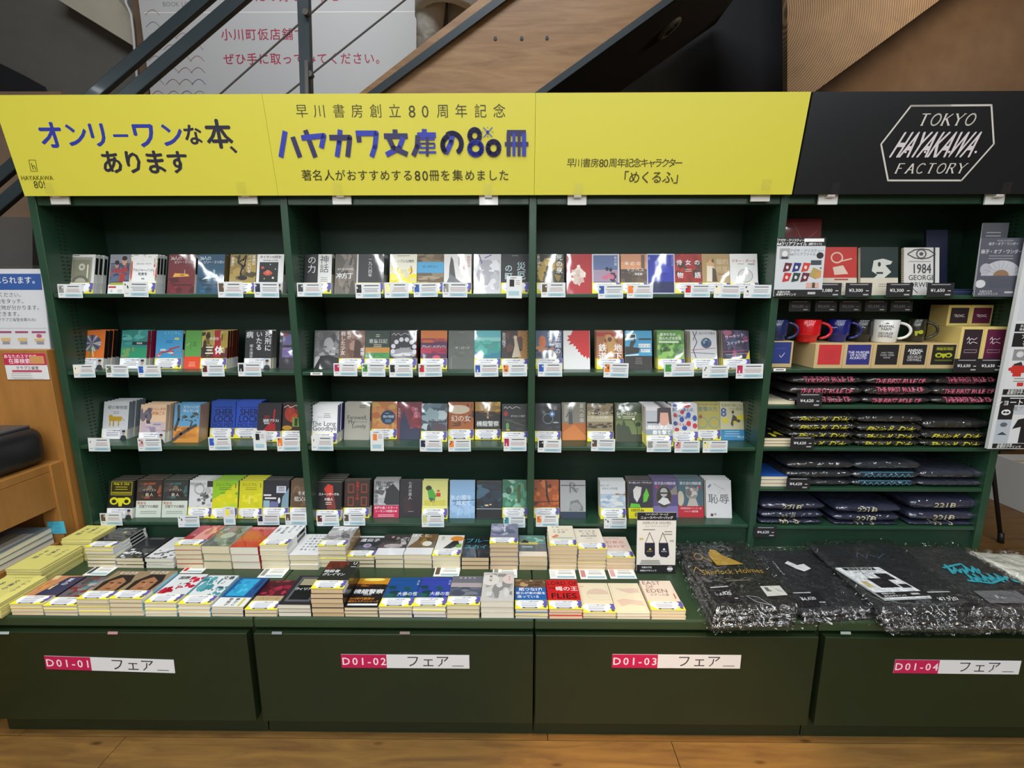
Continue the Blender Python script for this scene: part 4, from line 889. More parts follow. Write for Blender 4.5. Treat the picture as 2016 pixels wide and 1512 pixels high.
row(ROWC, S3, 595, 4.43, 775, [
 (72, 437, 4, 'white paperback with a large black English title', 'e4e4e6', '3c3f88', [T('The Long', .48, .52, .25, '26262a', .0, sp=-.02), T('Goodbye', .52, .40, .26, '26262a', .0, sp=-.03), sub(.6, .76, 'g', 3), T('ロング・グッドバイ', .5, .68, .06, 'g')], 'y', .018),
 (362, 405, 2, 'warm grey paperback with a dark three-word title', 'a8a498', 'l', [T('Farewell,', .5, .60, .23, '34342e', .0, sp=-.02), T('My', .28, .48, .22, '34342e', .0), T('Lovely', .58, .37, .22, '34342e', .0, sp=-.02), Lk([(.4, .48), (.9, .48)], .01, '34342e'), sub(.7, .90, 'G', 2)], None),
 (603, 398, 1, 'orange swirl paperback with a dark blue disc', 'c07840', 'd', [N(0, .28, 1, 1, 26, 'b86838 d08c50 c8a050 a85838 c89048', 7, .22), E(.64, .58, .29, .19, '1c3a5c', 24), T('夜の物語', .66, .60, .115, 'c8dce8', .01, sp=-.05), sub(.65, .50, 's', 2, .3), sub(.6, .68, 's', 1, .2)]),
 (827, 402, 1, 'red, pink and navy paperback with vertical words', '7a2c3c', 'd', [Q([(.1, 0), (.1, .45), (.25, .8), (.5, .35), (1, .3), (1, 0)], '2c3050'), N(.3, .5, 1, 1, 10, '9a3c50 b85870 702838', 3), N(.5, .3, 1, .6, 8, 'a83838 8a2c34', 5), V('となり', .07, .85, .14, 'e0d0d4', .0), V('何とは', .75, .85, .14, 'e0d0d4', .0)], None),
 (1035, 420, 1, 'steel blue paperback with dark stormy shapes', '40505a', 'd', [N(0, .28, 1, 1, 24, '2c363e 5a7080 88a0a8 404c54 b0c0c4', 4), E(.7, .38, .28, .10, '50404c'), R(.3, .50, .98, .58, '343c42'), T('そして誰もいなく', .62, .56, .085, 'ececec', .0, sp=-.1)]),
 (1272, 402, 1, 'orange-brown paperback with a white title and cloud', 'a85c28', 'u', [E(.4, .80, .45, .12, 'd8c8b0'), N(.1, .35, .7, .5, 6, '5a3418 6a3c1c', 3), N(.7, .5, 1, .95, 6, '4a2c18 8a4820', 8), T('幻の女', .5, .56, .27, 'f4ece4', .0, sp=-.02)]),
 (1507, 402, 1, 'black paperback with a golden sunset skyline', '24201e', 'u', [R(0, .72, 1, 1, 'a88030'), N(0, .75, 1, 1, 8, 'c8a040 907028 d8b860', 2), N(0, .62, 1, .76, 10, '5a3820 3a281c 7a4c28', 5), T('機龍警察', .5, .42, .23, 'ececec', .02, sp=-.04), V('月村了衛', .5, .8, .09, 'd8d0b8')]),
 (1740, 425, 1, 'black paperback with a red and a green figure', '282a2c', 'k', [E(.16, .74, .09, .07, '9a2c28'), N(.0, .3, .9, .6, 8, '3c403c 2a302c', 5), Lk([(.1, .6), (.9, .42)], .03, '5a5a48'), E(.22, .42, .06, .09, '5a9c48'), T('オリエント急行', .62, .68, .085, 'w', .0, sp=-.08), Lk([(.08, .88), (.15, .93), (.2, .87), (.3, .93), (.4, .87), (.55, .93), (.72, .88)], .014, 'ececec'), E(.24, .32, .08, .02, 'c8a840')])])
cards(S3, 595, 4.43, 775, [(68, 277, 372, 498, 'l'), (585, 717, 325, 500, 'o'), (1018, 1227, 400, 507, 'n'), (1267, 1476, 402, 505, 'o'), (1750, 1960, 382, 502, 'm')])
row(ROWC, S3, 1040, 4.383, 775, [
 (58, 415, 1, 'black paperback with a glowing eclipse ring', '1e2024', 'k', [E(.5, .60, .20, .14, '8090a0', 20), E(.5, .60, .18, .12, '101216', 20), E(.66, .72, .11, .08, '4a80b8'), E(.66, .72, .05, .035, 'dceaf4'), N(.2, .3, .95, .5, 6, '282c34 32363e', 2), E(.8, .5, .12, .02, '98a8b4')]),
 (292, 402, 1, 'grey and orange paperback with a standing man', '8a8478', 'u', [R(0, 0, 1, .45, 'b8682c'), Q([(0, .2), (.5, .42), (1, .1), (1, 0), (0, 0)], 'd07c38'), R(.1, .5, .25, .95, 'a8a498'), Q([(.28, .42), (.3, .82), (.42, .84), (.46, .42)], '4a5054'), E(.36, .89, .05, .04, '3a3230'), Lk([(.3, .75), (.18, .6)], .04, '4a5054'), V('夏への扉', .83, .97, .20, 'dcdcd4', .0)], None),
 (510, 415, 1, 'sepia paperback with two landscape strips', '8c7c5c', 'c', [R(0, .52, 1, .68, 'b8ac8c'), N(0, .68, 1, 1, 16, '5a4a34 3c3024 7a6a4c 8c7c5c', 4, .2), N(0, .28, 1, .52, 14, '5a4c38 8c7c60 3c3428', 6, .2), T('シャーロック', .42, .74, .15, 'f0ecdc', .01, sp=-.1), T('ホームズの冒険', .5, .63, .10, 'ececdc', .01)]),
 (762, 418, 2, 'olive green paperback with a street lamp', '6c7c48', 'k', [R(0, .75, 1, 1, '3c4a30'), R(0, .55, 1, .75, '5a6c3c'), Q([(0, 0), (0, .42), (.1, .5), (.2, .42), (.3, .6), (.38, .42), (.5, .4), (.6, .2), (1, .2), (1, 0)], '3a4430'), Lk([(.82, .0), (.82, .35), (.7, .52), (.68, .6)], .03, '2c3424'), E(.68, .60, .10, .06, '283020'), E(.68, .60, .06, .04, 'dce4b8'), E(.86, .46, .10, .06, '283020'), T('シャーロック', .42, .74, .15, 'f0ecdc', .01, sp=-.1), sub(.5, .66, 'c', 2, .6)], None, .018),
 (1018, 455, 6, 'pale paperback with a portrait of a dark-haired girl', 'c4c2c4', 'c', [R(0, .5, .5, .9, 'a8acb4'), R(0, .28, 1, .42, '8a98a0'), E(.68, .72, .22, .20, 'c89888'), Q([(.42, .55), (.44, .95), (.6, 1), (.95, .98), (.98, .55), (.88, .56), (.84, .85), (.55, .85), (.52, .6)], '3a3034'), R(.05, .58, .45, .62, '3c4044'), T('同志少女よ、', .52, .48, .16, 'f4f4f4', .03, sp=-.08), T('敵を撃て', .60, .35, .18, 'f4f4f4', .03, sp=-.04)], 'y', .017),
 (1240, 418, 3, 'white paperback with red and blue dots', 'd0d0d4', 'c', [E(*q) for q in ((.15, .7, .07, .06, 'c03038'), (.15, .48, .08, .06, '2c50a0'), (.4, .58, .09, .07, '2c50a0'), (.42, .78, .08, .06, 'c03038'), (.66, .70, .09, .08, '3858b0'), (.66, .48, .09, .07, 'c83038'), (.9, .62, .08, .08, '2c50a0'), (.9, .42, .09, .07, 'c83038'), (.2, .32, .09, .05, 'c83038'), (.5, .36, .1, .06, '2c50a0'), (.15, .95, .09, .04, '3858b0'), (.6, .94, .14, .05, 'c03038'))] + [T('言語が違えば、', .5, .84, .14, '3c5898', .02, sp=-.04), T('世界も違って', .5, .64, .12, '3c5898', .01, rot=-.15), T('見えるわけ', .45, .45, .12, 'b84850', .01, rot=-.15)]),
 (1450, 402, 2, 'mustard yellow paperback with two linked loops', 'b8ac5c', 'c', [T('習慣の力', .5, .82, .20, '58788c', .01, sp=.02), T('THE POWER OF HABIT', .5, .94, .085, '5a6a5a', .01), E(.26, .46, .23, .15, '6a98a4', 24), E(.26, .46, .205, .13, 'b8ac5c', 24), E(.76, .46, .23, .15, '6a98a4', 24), E(.76, .46, .205, .13, 'b8ac5c', 24), E(.2, .62, .07, .05, 'a0583c')]),
 (1662, 402, 2, 'pale yellow paperback with a big 8 and blue foot', 'c8c49c', 'c', [R(0, 0, 1, .28, '3c88b8'), T('生産性が高い人の', .5, .92, .115, '5a5a48', .0, sp=-.02), T('8', .14, .74, .48, '3c60a8', .02), T('つの原則', .62, .82, .14, '6a6a50', .0), Q([(.4, .42), (.5, .68), (.62, .62), (.8, .5), (.7, .46), (.55, .52), (.48, .35)], '4c4638'), E(.5, .74, .05, .04, '3c3428'), R(.65, .55, .95, .66, 'e0cc30'), R(.1, .46, .3, .58, 'e0cc30'), R(.5, .44, .65, .50, 'd8c440'), sub(.45, .22, 'c0dcec', 3, .7, .06), T('けんすう', .82, .08, .09, 'w')], None, .015)])
cards(S3, 1040, 4.383, 775, [(78, 290, 398, 508, 'k'), (540, 753, 392, 497, 'u'), (1022, 1237, 405, 505, 'g'), (1262, 1483, 408, 510, 'c88080'), (1507, 1723, 408, 510, 'd8d090')])
# bottom shelf
EVE = lambda c: [R(0, 0, 1, .44, 'c8d0c4'), N(.05, .5, .95, .92, 16, c + ' ' + c + ' 4a4440 2c2828', 4, .25), E(.5, .78, .1, .07, '7a6c5c'), R(.28, .56, .72, .74, '2c2628'), T('イヴリスト', .5, .72, .12, 'd0c8bc', .0, sp=-.1), T('殺人', .5, .60, .14, 'd0c8bc', .01, sp=.2), T('完全な', .22, .38, .12, 'b04a40', .01), T('密室下での毒殺', .5, .29, .12, '7a6a6a', .01, sp=-.1), sub(.5, .15, '8a948a', 2, .8)]
row(ROWD, S4, 180, 4.582, 925, [
 (138, 440, 4, 'black paperback with a yellow sheep head', '1c1c1c', 'k', [R(.1, .62, .92, .96, '2c2a10'), Lk([(.1, .62), (.92, .62), (.92, .96), (.1, .96), (.1, .62)], .02, 'b8b020'), T('Philip K. Dick', .5, .91, .12, 'd0c820', .012, shear=.2, sp=-.03), sub(.5, .82, 'c8c020', 2, .6, .06), R(.12, .65, .9, .70, '8a8420'), E(.24, .46, .17, .10, 'd0cc20'), E(.74, .46, .17, .10, 'd0cc20'), E(.24, .45, .09, .05, '1c1c1c'), E(.74, .45, .09, .05, '1c1c1c'), Q([(.38, .54), (.62, .54), (.56, .32), (.44, .32)], 'd0cc20')], 'f', .016),
 (398, 430, 4, 'dark paperback with red figures and a pale foot', '3a302c', 'k', EVE('94503c'), None, .016),
 (633, 430, 4, 'dark paperback with teal figures and a pale foot', '2e3838', 'k', EVE('3e6468'), None, .016),
 (868, 435, 4, 'white paperback with a drawn robot', 'ccced0', 'w', [E(.42, .76, .22, .15, '9a9c9e', 20), E(.42, .76, .17, .11, 'ccced0', 20), E(.78, .72, .14, .10, 'b0b2b4'), N(.3, .3, 1, .66, 16, '888a8c b8babc 6a6c6e 4a4c4e', 5, .2), E(.68, .66, .03, .02, 'k'), T('われはロボット', .36, .90, .12, '5a5c68', .02, sp=-.1), R(.74, .82, .98, .98, '34363a'), sub(.25, .84, 'g', 1)]),
 (1083, 440, 4, 'lime green and yellow paperback with a numeral', '88b828', '8a8a80', [Q([(0, .28), (0, .5), (.5, .7), (.95, .95), (1, .8), (1, .28)], 'c8c820'), N(.1, .3, 1, .7, 12, '68a828 a8c828 d8cc28 c8d030', 5, .2), T('ミレニアム', .42, .89, .14, '4a5c18', .0, sp=-.1), T('1', .9, .87, .25, '3c4a18', .01), sub(.5, .80, '5a7020', 2, .6)], 'y', .017),
 (1323, 440, 4, 'bright yellow paperback with a numeral', 'c8c420', '8a8a80', [N(.1, .3, 1, .7, 12, 'd4cc24 c0bc20 dcd430', 6, .2), T('1', .45, .5, .5, 'dcd860', .03), T('ミレニアム', .42, .89, .14, '6a6418', .0, sp=-.1), T('1', .9, .87, .25, '5a5818', .01), sub(.5, .80, '8a8420', 2, .6)], 'y', .017),
 (1545, 435, 3, 'black and blue paperback with a small white figure', '2c2e34', 'k', [Q([(1, .2), (1, .8), (.75, .55), (.7, .2)], '7a98a8'), R(.5, .66, .88, .84, 'c8ccd8'), sub(.69, .80, 'G', 3, .3), R(.05, .5, .5, .54, 'dcdce0'), R(.0, .58, .3, .62, 'dcdce0'), E(.62, .46, .05, .08, 'dcdcd8'), Q([(.2, .28), (.6, .28), (.6, .42), (.3, .44)], '6a6c9c'), R(0, .28, .25, .46, '8ca8b8')], 'y', .016),
 (1788, 435, 2, 'brown paperback with white title lines', '6a5440', 'u', [E(.25, .7, .15, .15, '8a6c4c'), N(0, .3, 1, 1, 8, '5e4a38 745c46', 3), T('をめぐる', .62, .65, .18, 'ececec', .0, sp=-.05), T('祖父の物', .52, .50, .20, 'ececec', .0, sp=-.05)], 'y', .016)])
cards(S4, 180, 4.582, 925, [(60, 285, 395, 503, 'u'), (765, 983, 415, 518, 'l'), (1175, 1305, 338, 497, 'y'), (1485, 1702, 408, 500, 'n'), (1735, 1948, 392, 498, 'u')])
row(ROWD, S4, 605, 4.53, 925, [
 (72, 465, 5, 'black paperback with a red crystal shard', '1c1a1e', 'k', [Q([(.3, .82), (.45, .95), (.65, .90), (.68, .7), (.8, .3), (.45, .28), (.4, .6)], '7a3030'), Q([(.3, .82), (.45, .95), (.65, .90), (.66, .66), (.5, .62)], 'c83828'), T('ストーンサークル', .5, .68, .115, 'f0ecec', .012, sp=-.12), T('の殺人', .5, .55, .12, 'f0ecec', .01, sp=-.02), sub(.5, .46, 'c', 2)], 'y', .020),
 (325, 430, 2, 'dark brown paperback with four red square emblems', '34241e', 'k', [R(.14, .66, .38, .90, '8a3a28'), R(.18, .69, .34, .87, '34241e'), R(.66, .66, .90, .90, '8a3a28'), R(.70, .69, .86, .87, '34241e'), R(.14, .32, .38, .56, '8a3a28'), R(.18, .35, .34, .53, '34241e'), R(.66, .32, .90, .56, '8a3a28'), R(.70, .35, .86, .53, '34241e'), V('悪魔はくす扇', .52, .96, .12, 'c02820', .01)]),
 (590, 427, 3, 'grey paperback with a magenta paper foot', '8c8c8e', '90a4b0', [R(0, 0, 1, .32, 'c02050'), N(.1, .34, 1, .95, 18, 'a4a4a6 b8b8ba 5a5a5c c4c4c6', 3), Q([(.4, .4), (.5, .75), (.75, .9), (1, .7), (1, .34), (.5, .34)], '303034'), T('黒血', .3, .88, .26, '28282c', .0), V('蝶や花', .10, .74, .18, '28282c', .0), T('本屋大賞ノミネート', .5, .26, .11, 'e8d0d8', .01, sp=-.04), T('シーモンク絶賛の本', .5, .17, .10, 'e8d0d8', .01, sp=-.04), sub(.5, .07, 'e8c0cc', 2, .8, .04)], None, .013),
 (822, 425, 1, 'black paperback with grey vertical lettering', '26222a', 'k', [N(.1, .1, .6, .7, 8, '2e282c 3a2428', 3), V('七月の旅人', .45, .95, .16, 'c8c8d0', .0), sub(.5, .15, 'g', 1)], None),
 (1022, 437, 2, 'yellow-green paperback with a crouching child', 'c8c878', 'b8a83c', [E(.25, .80, .12, .07, '2c3428'), Q([(.2, .74), (.4, .78), (.56, .6), (.5, .52), (.25, .56)], '4a9c38'), Q([(.25, .56), (.5, .52), (.5, .42), (.3, .44)], '3a5c58'), R(.55, .58, .72, .68, 'b83828'), E(.63, .71, .06, .05, 'b83828', 12, 0, 180), T('解錠師', .5, .40, .29, 'c8b820', .01, sp=.0), R(0, .28, 1, .34, 'd8d888')]),
 (1268, 432, 1, 'pale icy blue paperback', '84a8cc', 's', [N(0, 0, 1, .5, 12, '7498bc 98b8d8 84a8cc', 5), Lk([(.1, .45), (.98, .48)], .03, '3c5878'), T('氷の闇を', .45, .54, .22, 'dce8f4', .0, sp=.0), T('越えて', .55, .40, .20, 'dce8f4', .0), Lk([(.3, .02), (.4, .3)], .012, 'd0e0f0'), Lk([(.8, .02), (.75, .3)], .012, 'd0e0f0')], None),
 (1508, 440, 1, 'dark navy paperback with distant lights', '20262e', 'k', [N(0, .3, 1, .9, 20, '2c4858 1c2c3c 3c5c70 18202c', 4), R(0, .26, 1, .275, 'a8b4bc'), E(.4, .36, .08, .02, 'e0c080'), E(.55, .38, .05, .015, 'e0c080'), sub(.5, .06, 'w', 1, .15), R(0, .05, 1, .25, '14161c')], None),
 (1738, 430, 1, 'green paperback with painterly brushwork', '3c7c60', 'e', [N(0, .28, 1, 1, 24, '2c6c50 58987c 8ab8a4 3c8468 486c3c', 6, .25), R(.6, .4, .72, .88, '485c30'), E(.25, .72, .12, .1, '284c40')])])
cards(S4, 605, 4.53, 925, [(72, 290, 400, 502, 'd'), (312, 522, 392, 497, 'u'), (1012, 1225, 400, 512, 'c0c080'), (1745, 1948, 417, 515, 't')])
row(ROWD, S4, 1040, 4.582, 925, [
 (50, 435, 1, 'orange paperback with dark tangled foliage', '9c4c20', 'd', [N(0, .28, 1, 1, 40, 'b85c24 7a3418 c87030 5a2814 a85020', 5, .14), Lk([(.05, .42), (.95, .44)], .03, '2c1c18'), Lk([(.5, .98), (.52, .6), (.6, .4)], .08, '3c2018')]),
 (290, 440, 1, 'silver paperback with a large serif capital', '9c9ea0', 'k', [T('R', .5, .82, .60, '6a6c70', .0), R(.02, .86, .98, .88, '28282c'), Q([(.35, .2), (.4, .45), (.7, .5), (.9, .3), (.9, .2)], '707276'), E(.6, .3, .22, .12, '8c8e90'), R(0, 0, 1, .18, '24344c'), sub(.6, .77, 'G', 2)], None, .014),
 (652, 445, 3, 'white paperback with a pale blue shoreline', 'c8ccd0', 'c', [R(.0, .3, 1, .66, 'a4b4c4'), N(0, .3, 1, .62, 14, 'b8c4cc 90a4bc c8d0d4 d4d4d0', 3), N(.6, .6, 1, .7, 4, 'a87c4c 8c6c50', 2), T('カリーナ・', .22, .88, .09, '50545c'), T('スタリングの生', .38, .80, .09, '50545c')]),
 (907, 440, 4, 'purple-black paperback with green leaves and yellow foot', '34303c', 'k', [R(0, 0, 1, .28, 'd8d020'), Q([(.2, .75), (.32, .85), (.55, .82), (.5, .6), (.35, .42), (.22, .55)], 'd0ccc8'), Q([(.6, .42), (.62, .62), (.75, .8), (.85, .62), (.75, .45)], '60b838'), Q([(.05, .29), (.1, .4), (.45, .38), (.5, .29)], '60b838'), T('マーガレット・アトウッド', .5, .94, .10, 'w', .01, sp=-.15), T('100分de', .35, .22, .16, 'k', .03), T('名著', .4, .10, .18, 'k', .03)], None),
 (1125, 430, 4, 'purple paperback with a blindfolded grey bust', '544878', 'd', [R(0, 0, 1, .3, '746c9c'), E(.45, .55, .32, .30, '5c5040', 20), E(.45, .55, .29, .27, '342e2c', 20), E(.45, .66, .15, .12, 'b0b0b0'), Q([(.2, .4), (.4, .54), (.6, .5), (.7, .38), (.45, .32)], 'd0d0d0'), Q([(.7, .7), (.95, .85), (.98, .6), (.75, .6)], '888078'), R(.3, .62, .6, .66, '24242a'), T('昏き目の暗殺者', .5, .90, .13, 'dcd8e0', .005, sp=-.06), E(.16, .8, .05, .035, 'c02838')], None),
 (1355, 430, 4, 'teal-grey paperback with a bust and red foot', '44606c', 'd', [R(0, 0, 1, .30, 'b02030'), E(.55, .64, .24, .17, '8c8884'), N(.3, .55, .8, .85, 10, 'a8a4a0 c0bcb8 6c6864', 3), Q([(.35, .3), (.45, .5), (.7, .5), (.8, .3)], 'b0a8a4'), E(.1, .5, .14, .2, 'b8b09c'), T('昏き目の暗殺者', .5, .90, .13, 'dce0e0', .005, sp=-.06), E(.85, .8, .05, .035, 'c02838'), T('英国最高峰のブッカー賞', .5, .24, .08, 'e8c8cc', .0, sp=-.06), T('ハメット賞受賞', .5, .16, .08, 'e8c8cc')], None),
 (1608, 435, 4, 'white paperback with a black two-character title', 'ccccce', 'w', [T('恥辱', .5, .50, .40, '3c3c44', .0, sp=.1), Lk([(.3, .9), (.7, .75)], .03, 'b0b0bc'), Lk([(.45, .6), (.7, .8), (.8, .65)], .02, 'b8b8c4'), Lk([(.1, .8), (.2, .88)], .06, '5c6ca0'), E(.22, .08, .06, .04, '6c3c3c'), E(.35, .1, .05, .03, '8c8c8c'), sub(.5, .44, 'g', 1, .2)], None)])
cards(S4, 1040, 4.582, 925, [(65, 278, 410, 515, 'o'), (680, 890, 435, 530, 'l')])

# ---------------- table stacks ----------------
def stack(rname, cx0, xa, xb, ytop, ybot, n, desc, base, spine, ops, band='y', tone='pages', tilt=0.0):
    s, cy0 = 5.305, 1010
    q0 = PZ(cx0 + xa / s, cy0 + ybot / s, ZT); q1 = PZ(cx0 + xb / s, cy0 + ybot / s, ZT)
    Yf = max(q0.y, FY + .004)
    zt_ = P(cx0 + (xa + xb) / 2 / s, cy0 + ytop / s, Yf).z
    h = max(.011 * n, zt_ - ZT); t = h / n - .0006
    wv = min(.107, max(.098, q1.x - q0.x - .001))
    b = make_book(desc, base, spine, ops, t, band, tone, w=wv)
    rd = random.Random(len(desc) * 13 + int(xa)); xc = (q0.x + q1.x) / 2
    b['group'] = 'paperback stacks in the ' + rname
    for k in range(n):
        z = ZT + (n - k) * (t + .0006); loc = (xc + rd.uniform(-.0012, .0012), Yf + rd.uniform(0, .004), z)
        rot = (-PI / 2, 0, rd.uniform(-.008, .008))
        if k == 0: b.location = loc; b.rotation_euler = rot
        else:
            cp = dup(b, loc, rot, f'{ORD[k]} copy under the {desc}')
            if rd.random() > .25:
                for ch in list(cp.children):
                    if ch.name.startswith('paper_band'): bpy.data.objects.remove(ch)
FR = 'front row on the display top'; BK = 'back row on the display top'
TN = lambda c1, c2: [R(0, .28, 1, 1, c1), N(0, .3, 1, .8, 16, c2 + ' ' + c1, 5, .25)]
FACE = [R(0, .75, 1, 1, '9a8464'), Q([(.1, .28), (.05, .6), (.3, .85), (.8, .85), (.95, .6), (.9, .28)], '2c2420'), Q([(.22, .30), (.25, .62), (.5, .76), (.78, .62), (.8, .30)], 'a87450'), E(.38, .56, .07, .02, '3c241c'), E(.64, .56, .07, .02, '3c241c'), Q([(.48, .55), (.54, .55), (.56, .42), (.46, .42)], 'b88460'), E(.51, .36, .10, .02, '7a3c34'), T('むらさき', .5, .92, .16, 'f4f0e8', .01, sp=-.05)]
stack(FR, 0, 65, 412, 960, 1103, 3, 'orange and navy paperback beside the yellow booklets', 'c88a60', 'n', [Q([(.3, .3), (.5, .95), (1, .98), (1, .3)], '303858'), N(0, .5, .5, 1, 8, 'e0a050 c87840 e8c890', 4), V('夏の', .7, .9, .2, 'e0e0e8', .01)])
stack(FR, 0, 412, 765, 975, 1108, 3, 'dim grey and red paperback, second stack from left', '6a6064', 'l', [N(0, .28, 1, 1, 22, '4a484c 8a8488 7a3038 4a8a8c b0a8a8', 6, .2)])
stack(FR, 0, 780, 1120, 905, 1105, 4, 'paperback with a tanned face, left of two stacks', '9a8464', 'u', FACE)
stack(FR, 0, 1125, 1475, 905, 1105, 4, 'paperback with a tanned face, right of two stacks', '9a8464', 's', FACE)
stack(FR, 0, 1478, 1820, 945, 1112, 4, 'white paperback with crimson blots', 'dcdcdc', 's', [N(0, .3, .5, .6, 8, 'b8102c a00c24', 3), N(.5, .5, 1, .9, 8, 'b8102c c81838', 5), N(.3, .5, .7, .9, 10, '2c2c30 6a6a6e', 8, .1), T('国葬', .35, .85, .18, '2c2c30')])
stack(FR, 320, 125, 470, 960, 1120, 3, 'white paperback with teal blots', 'dcdede', 's', [N(0, .4, .6, .95, 10, '2c7c84 3c8c94 5aa0a8', 3), N(.6, .3, 1, .6, 8, '3c8c94 4a98a0', 5), N(.3, .4, .9, .8, 8, '3c3c40 8c8c90', 8, .12), T('文章', .75, .9, .2, '2c2c30')])
stack(FR, 320, 475, 820, 985, 1123, 3, 'bright blue paperback with white paper foot', '1c4c84', 'n', [R(0, 0, 1, .30, 'e4e4e0'), Q([(.1, .35), (.15, .95), (.75, .95), (.7, .35)], '2ca0cc'), N(.1, .4, .75, .9, 12, '1c70a8 48b8dc 2890c0', 3, .2), V('かがみの孤城と', .86, .95, .085, 'k', .01), V('物語が', .4, .28, .13, '2c2c30', .01), V('静かに', .62, .28, .13, '2c2c30', .01), R(.78, .02, .84, .28, 'c8c030')], None)
stack(FR, 320, 825, 1170, 1015, 1125, 2, 'dark red floral paperback with a tan strip', '4a1020', 'c', [N(0, .45, 1, 1, 20, '6a1428 8a1c34 3c0c18 a02844', 4, .2), R(0, .28, 1, .45, 'b8a078'), T('ハリーの', .5, .36, .16, '5a4424', .0)])
stack(FR, 320, 1178, 1530, 960, 1128, 3, 'black paperback with a dark picture frame', '28262a', 'k', [R(.12, .1, .9, .95, '5a5a5e'), R(.2, .16, .82, .9, '141416'), R(.22, .65, .8, .88, 'a09878'), T('ウィリアム', .5, .52, .15, 'ececec', .03, sp=-.1)], None, 'pages2')
stack(FR, 320, 1540, 1885, 800, 1125, 6, 'tall-stacked black and rust paperback', '2a2a24', 'k', [R(0, .75, .6, 1, '6a2c1c'), N(0, .7, .7, 1, 6, '7a341c 54281c', 3), T('暗殺者', .3, .62, .17, 'ececec', .02), T('グレイマン', .42, .50, .16, 'ececec', .02, sp=-.1), V('リー', .9, .98, .2, 'ececec')], 'y', 'pages3')
stack(FR, 660, 80, 437, 990, 1123, 3, 'black paperback with a fiery sunset and orange text', '1e1a18', 'l', [R(0, .78, 1, 1, 'c88820'), E(.5, .95, .35, .06, 'f0d868'), N(0, .68, 1, .80, 12, '7a3c18 4a2414 a0581c', 3, .2), T('機龍警察', .5, .52, .24, 'f4f4f4', .02, sp=-.04), T('完全版', .5, .42, .09, 'd8d8d8'), T('2010年代最高の', .4, .28, .12, 'e08c28', .02, sp=-.05), T('傑作ミステリシリーズ', .48, .19, .11, 'e08c28', .02, sp=-.05), R(.05, .06, .95, .12, 'dcdcdc')], None)
BLS = lambda c: [R(0, .28, 1, 1, c), N(0, .3, .8, .7, 14, '1c4c4c 285c50 183c48', 4, .25), T('大暴の雪', .72, .42, .2, 'f0f0f0', .0, sp=-.05), V('小川一水', .95, .95, .08, 'e0e0f0'), R(.0, .9, 1, .99, c)]
stack(FR, 660, 442, 798, 985, 1128, 3, 'deep blue and green paperback, left of two stacks', '1c4a84', 'b', BLS('1c4c8c'))
stack(FR, 660, 803, 1155, 985, 1120, 3, 'deep blue and green paperback, right of two stacks', '2c3c90', 'n', BLS('30409c'), 'y', 'pages2')
stack(FR, 660, 1158, 1508, 965, 1130, 3, 'grey paperback with a misty horizon', '6c6a70', 'g', [R(0, .6, 1, .75, 'a89c9c'), R(0, .28, 1, .52, '54586c'), N(0, .3, 1, .6, 10, '5c6070 78787e 484c5c', 3), T('ひまわり', .5, .93, .10, 'f0f0f0', .0, sp=.5)])
stack(FR, 660, 1515, 1868, 925, 1145, 3, 'white paperback with a pencil sketch and round label', 'c4bfb8', 'l', [N(.1, .1, .95, .95, 22, 'b0aca8 8c8884 a09c98 d0ccc8', 4, .25), E(.25, .72, .28, .2, 'd8d0c8', 20), E(.85, .74, .22, .16, 'd8c4bc', 20), V('夏一咲', .25, .88, .11, '4a4648'), V('カフカ', .85, .86, .08, '8c4a48')], None, 'pages2')
stack(FR, 1020, -30, 318, 1020, 1145, 3, 'brown-topped blue paperback with white title lines', '2860a4', 'b', [R(0, .72, 1, 1, '6c5038'), N(0, .72, 1, 1, 14, '8c6c48 4c3828 b89868', 3, .2), T('紙つなげ!', .5, .65, .19, 'f4f4f4', .03, sp=-.05), T('彼らが本の紙を', .5, .52, .15, 'f4f4f4', .02, sp=-.05), T('造っている', .42, .40, .15, 'f4f4f4', .02, sp=-.05)])
stack(FR, 1020, 322, 683, 1018, 1145, 3, 'red paperback with jumbled black letters', 'c81c20', 'r', [T('LORD OF', .5, .88, .27, '3c1010', .01, sp=.02), T('THE', .15, .70, .14, '3c1010', .02), T('FLIES', .5, .44, .36, '3c1010', .02, sp=.02), T('蠅の王', .62, .68, .24, 'f4e4e0', .02)], 'y', 'pages')
CRM = 'ead9b8'
stack(FR, 1020, 688, 1040, 1052, 1148, 2, 'cream paperback with a pale pink half circle', CRM, 'c', [Lk([(.06, .3), (.06, .96), (.94, .96), (.94, .3)], .006, 'c8a888'), E(.6, .60, .36, .20, 'ddbfa8', 24, 0, 180), E(.6, .60, .36, .20, 'e8d8b8', 24, 180, 360), Lk([(.24, .6), (.3, .47), (.6, .40), (.94, .42)], .006, 'c09880'), T('上巻', .12, .87, .07, 'c09880')])
stack(FR, 1020, 1045, 1398, 1082, 1148, 2, 'cream paperback with pale pink ribbons', CRM, 'c', [Lk([(.06, .05), (.06, .96), (.94, .96), (.94, .05), (.06, .05)], .006, 'c8a888'), Q([(.2, .82), (.5, .80), (.92, .82), (.92, .66), (.6, .64), (.3, .74)], 'ddbfa8'), Q([(.1, .4), (.35, .46), (.9, .38), (.92, .22), (.5, .28), (.22, .20)], 'ddbfa8')], None, 'pages2')
stack(FR, 1020, 1402, 1765, 1055, 1148, 3, 'pale pink paperback with an English title and numeral', 'e8d0b8', 'c', [T('EAST', .35, .92, .27, '8a4c44', .0, sp=.0), T('OF', .25, .78, .20, '8a4c44', .0), T('EDEN', .42, .64, .27, '8a4c44', .0, sp=.0), T('エデンの東', .45, .50, .12, '5c4440', .0), T('1', .9, .46, .35, '9c4c44', .0)])
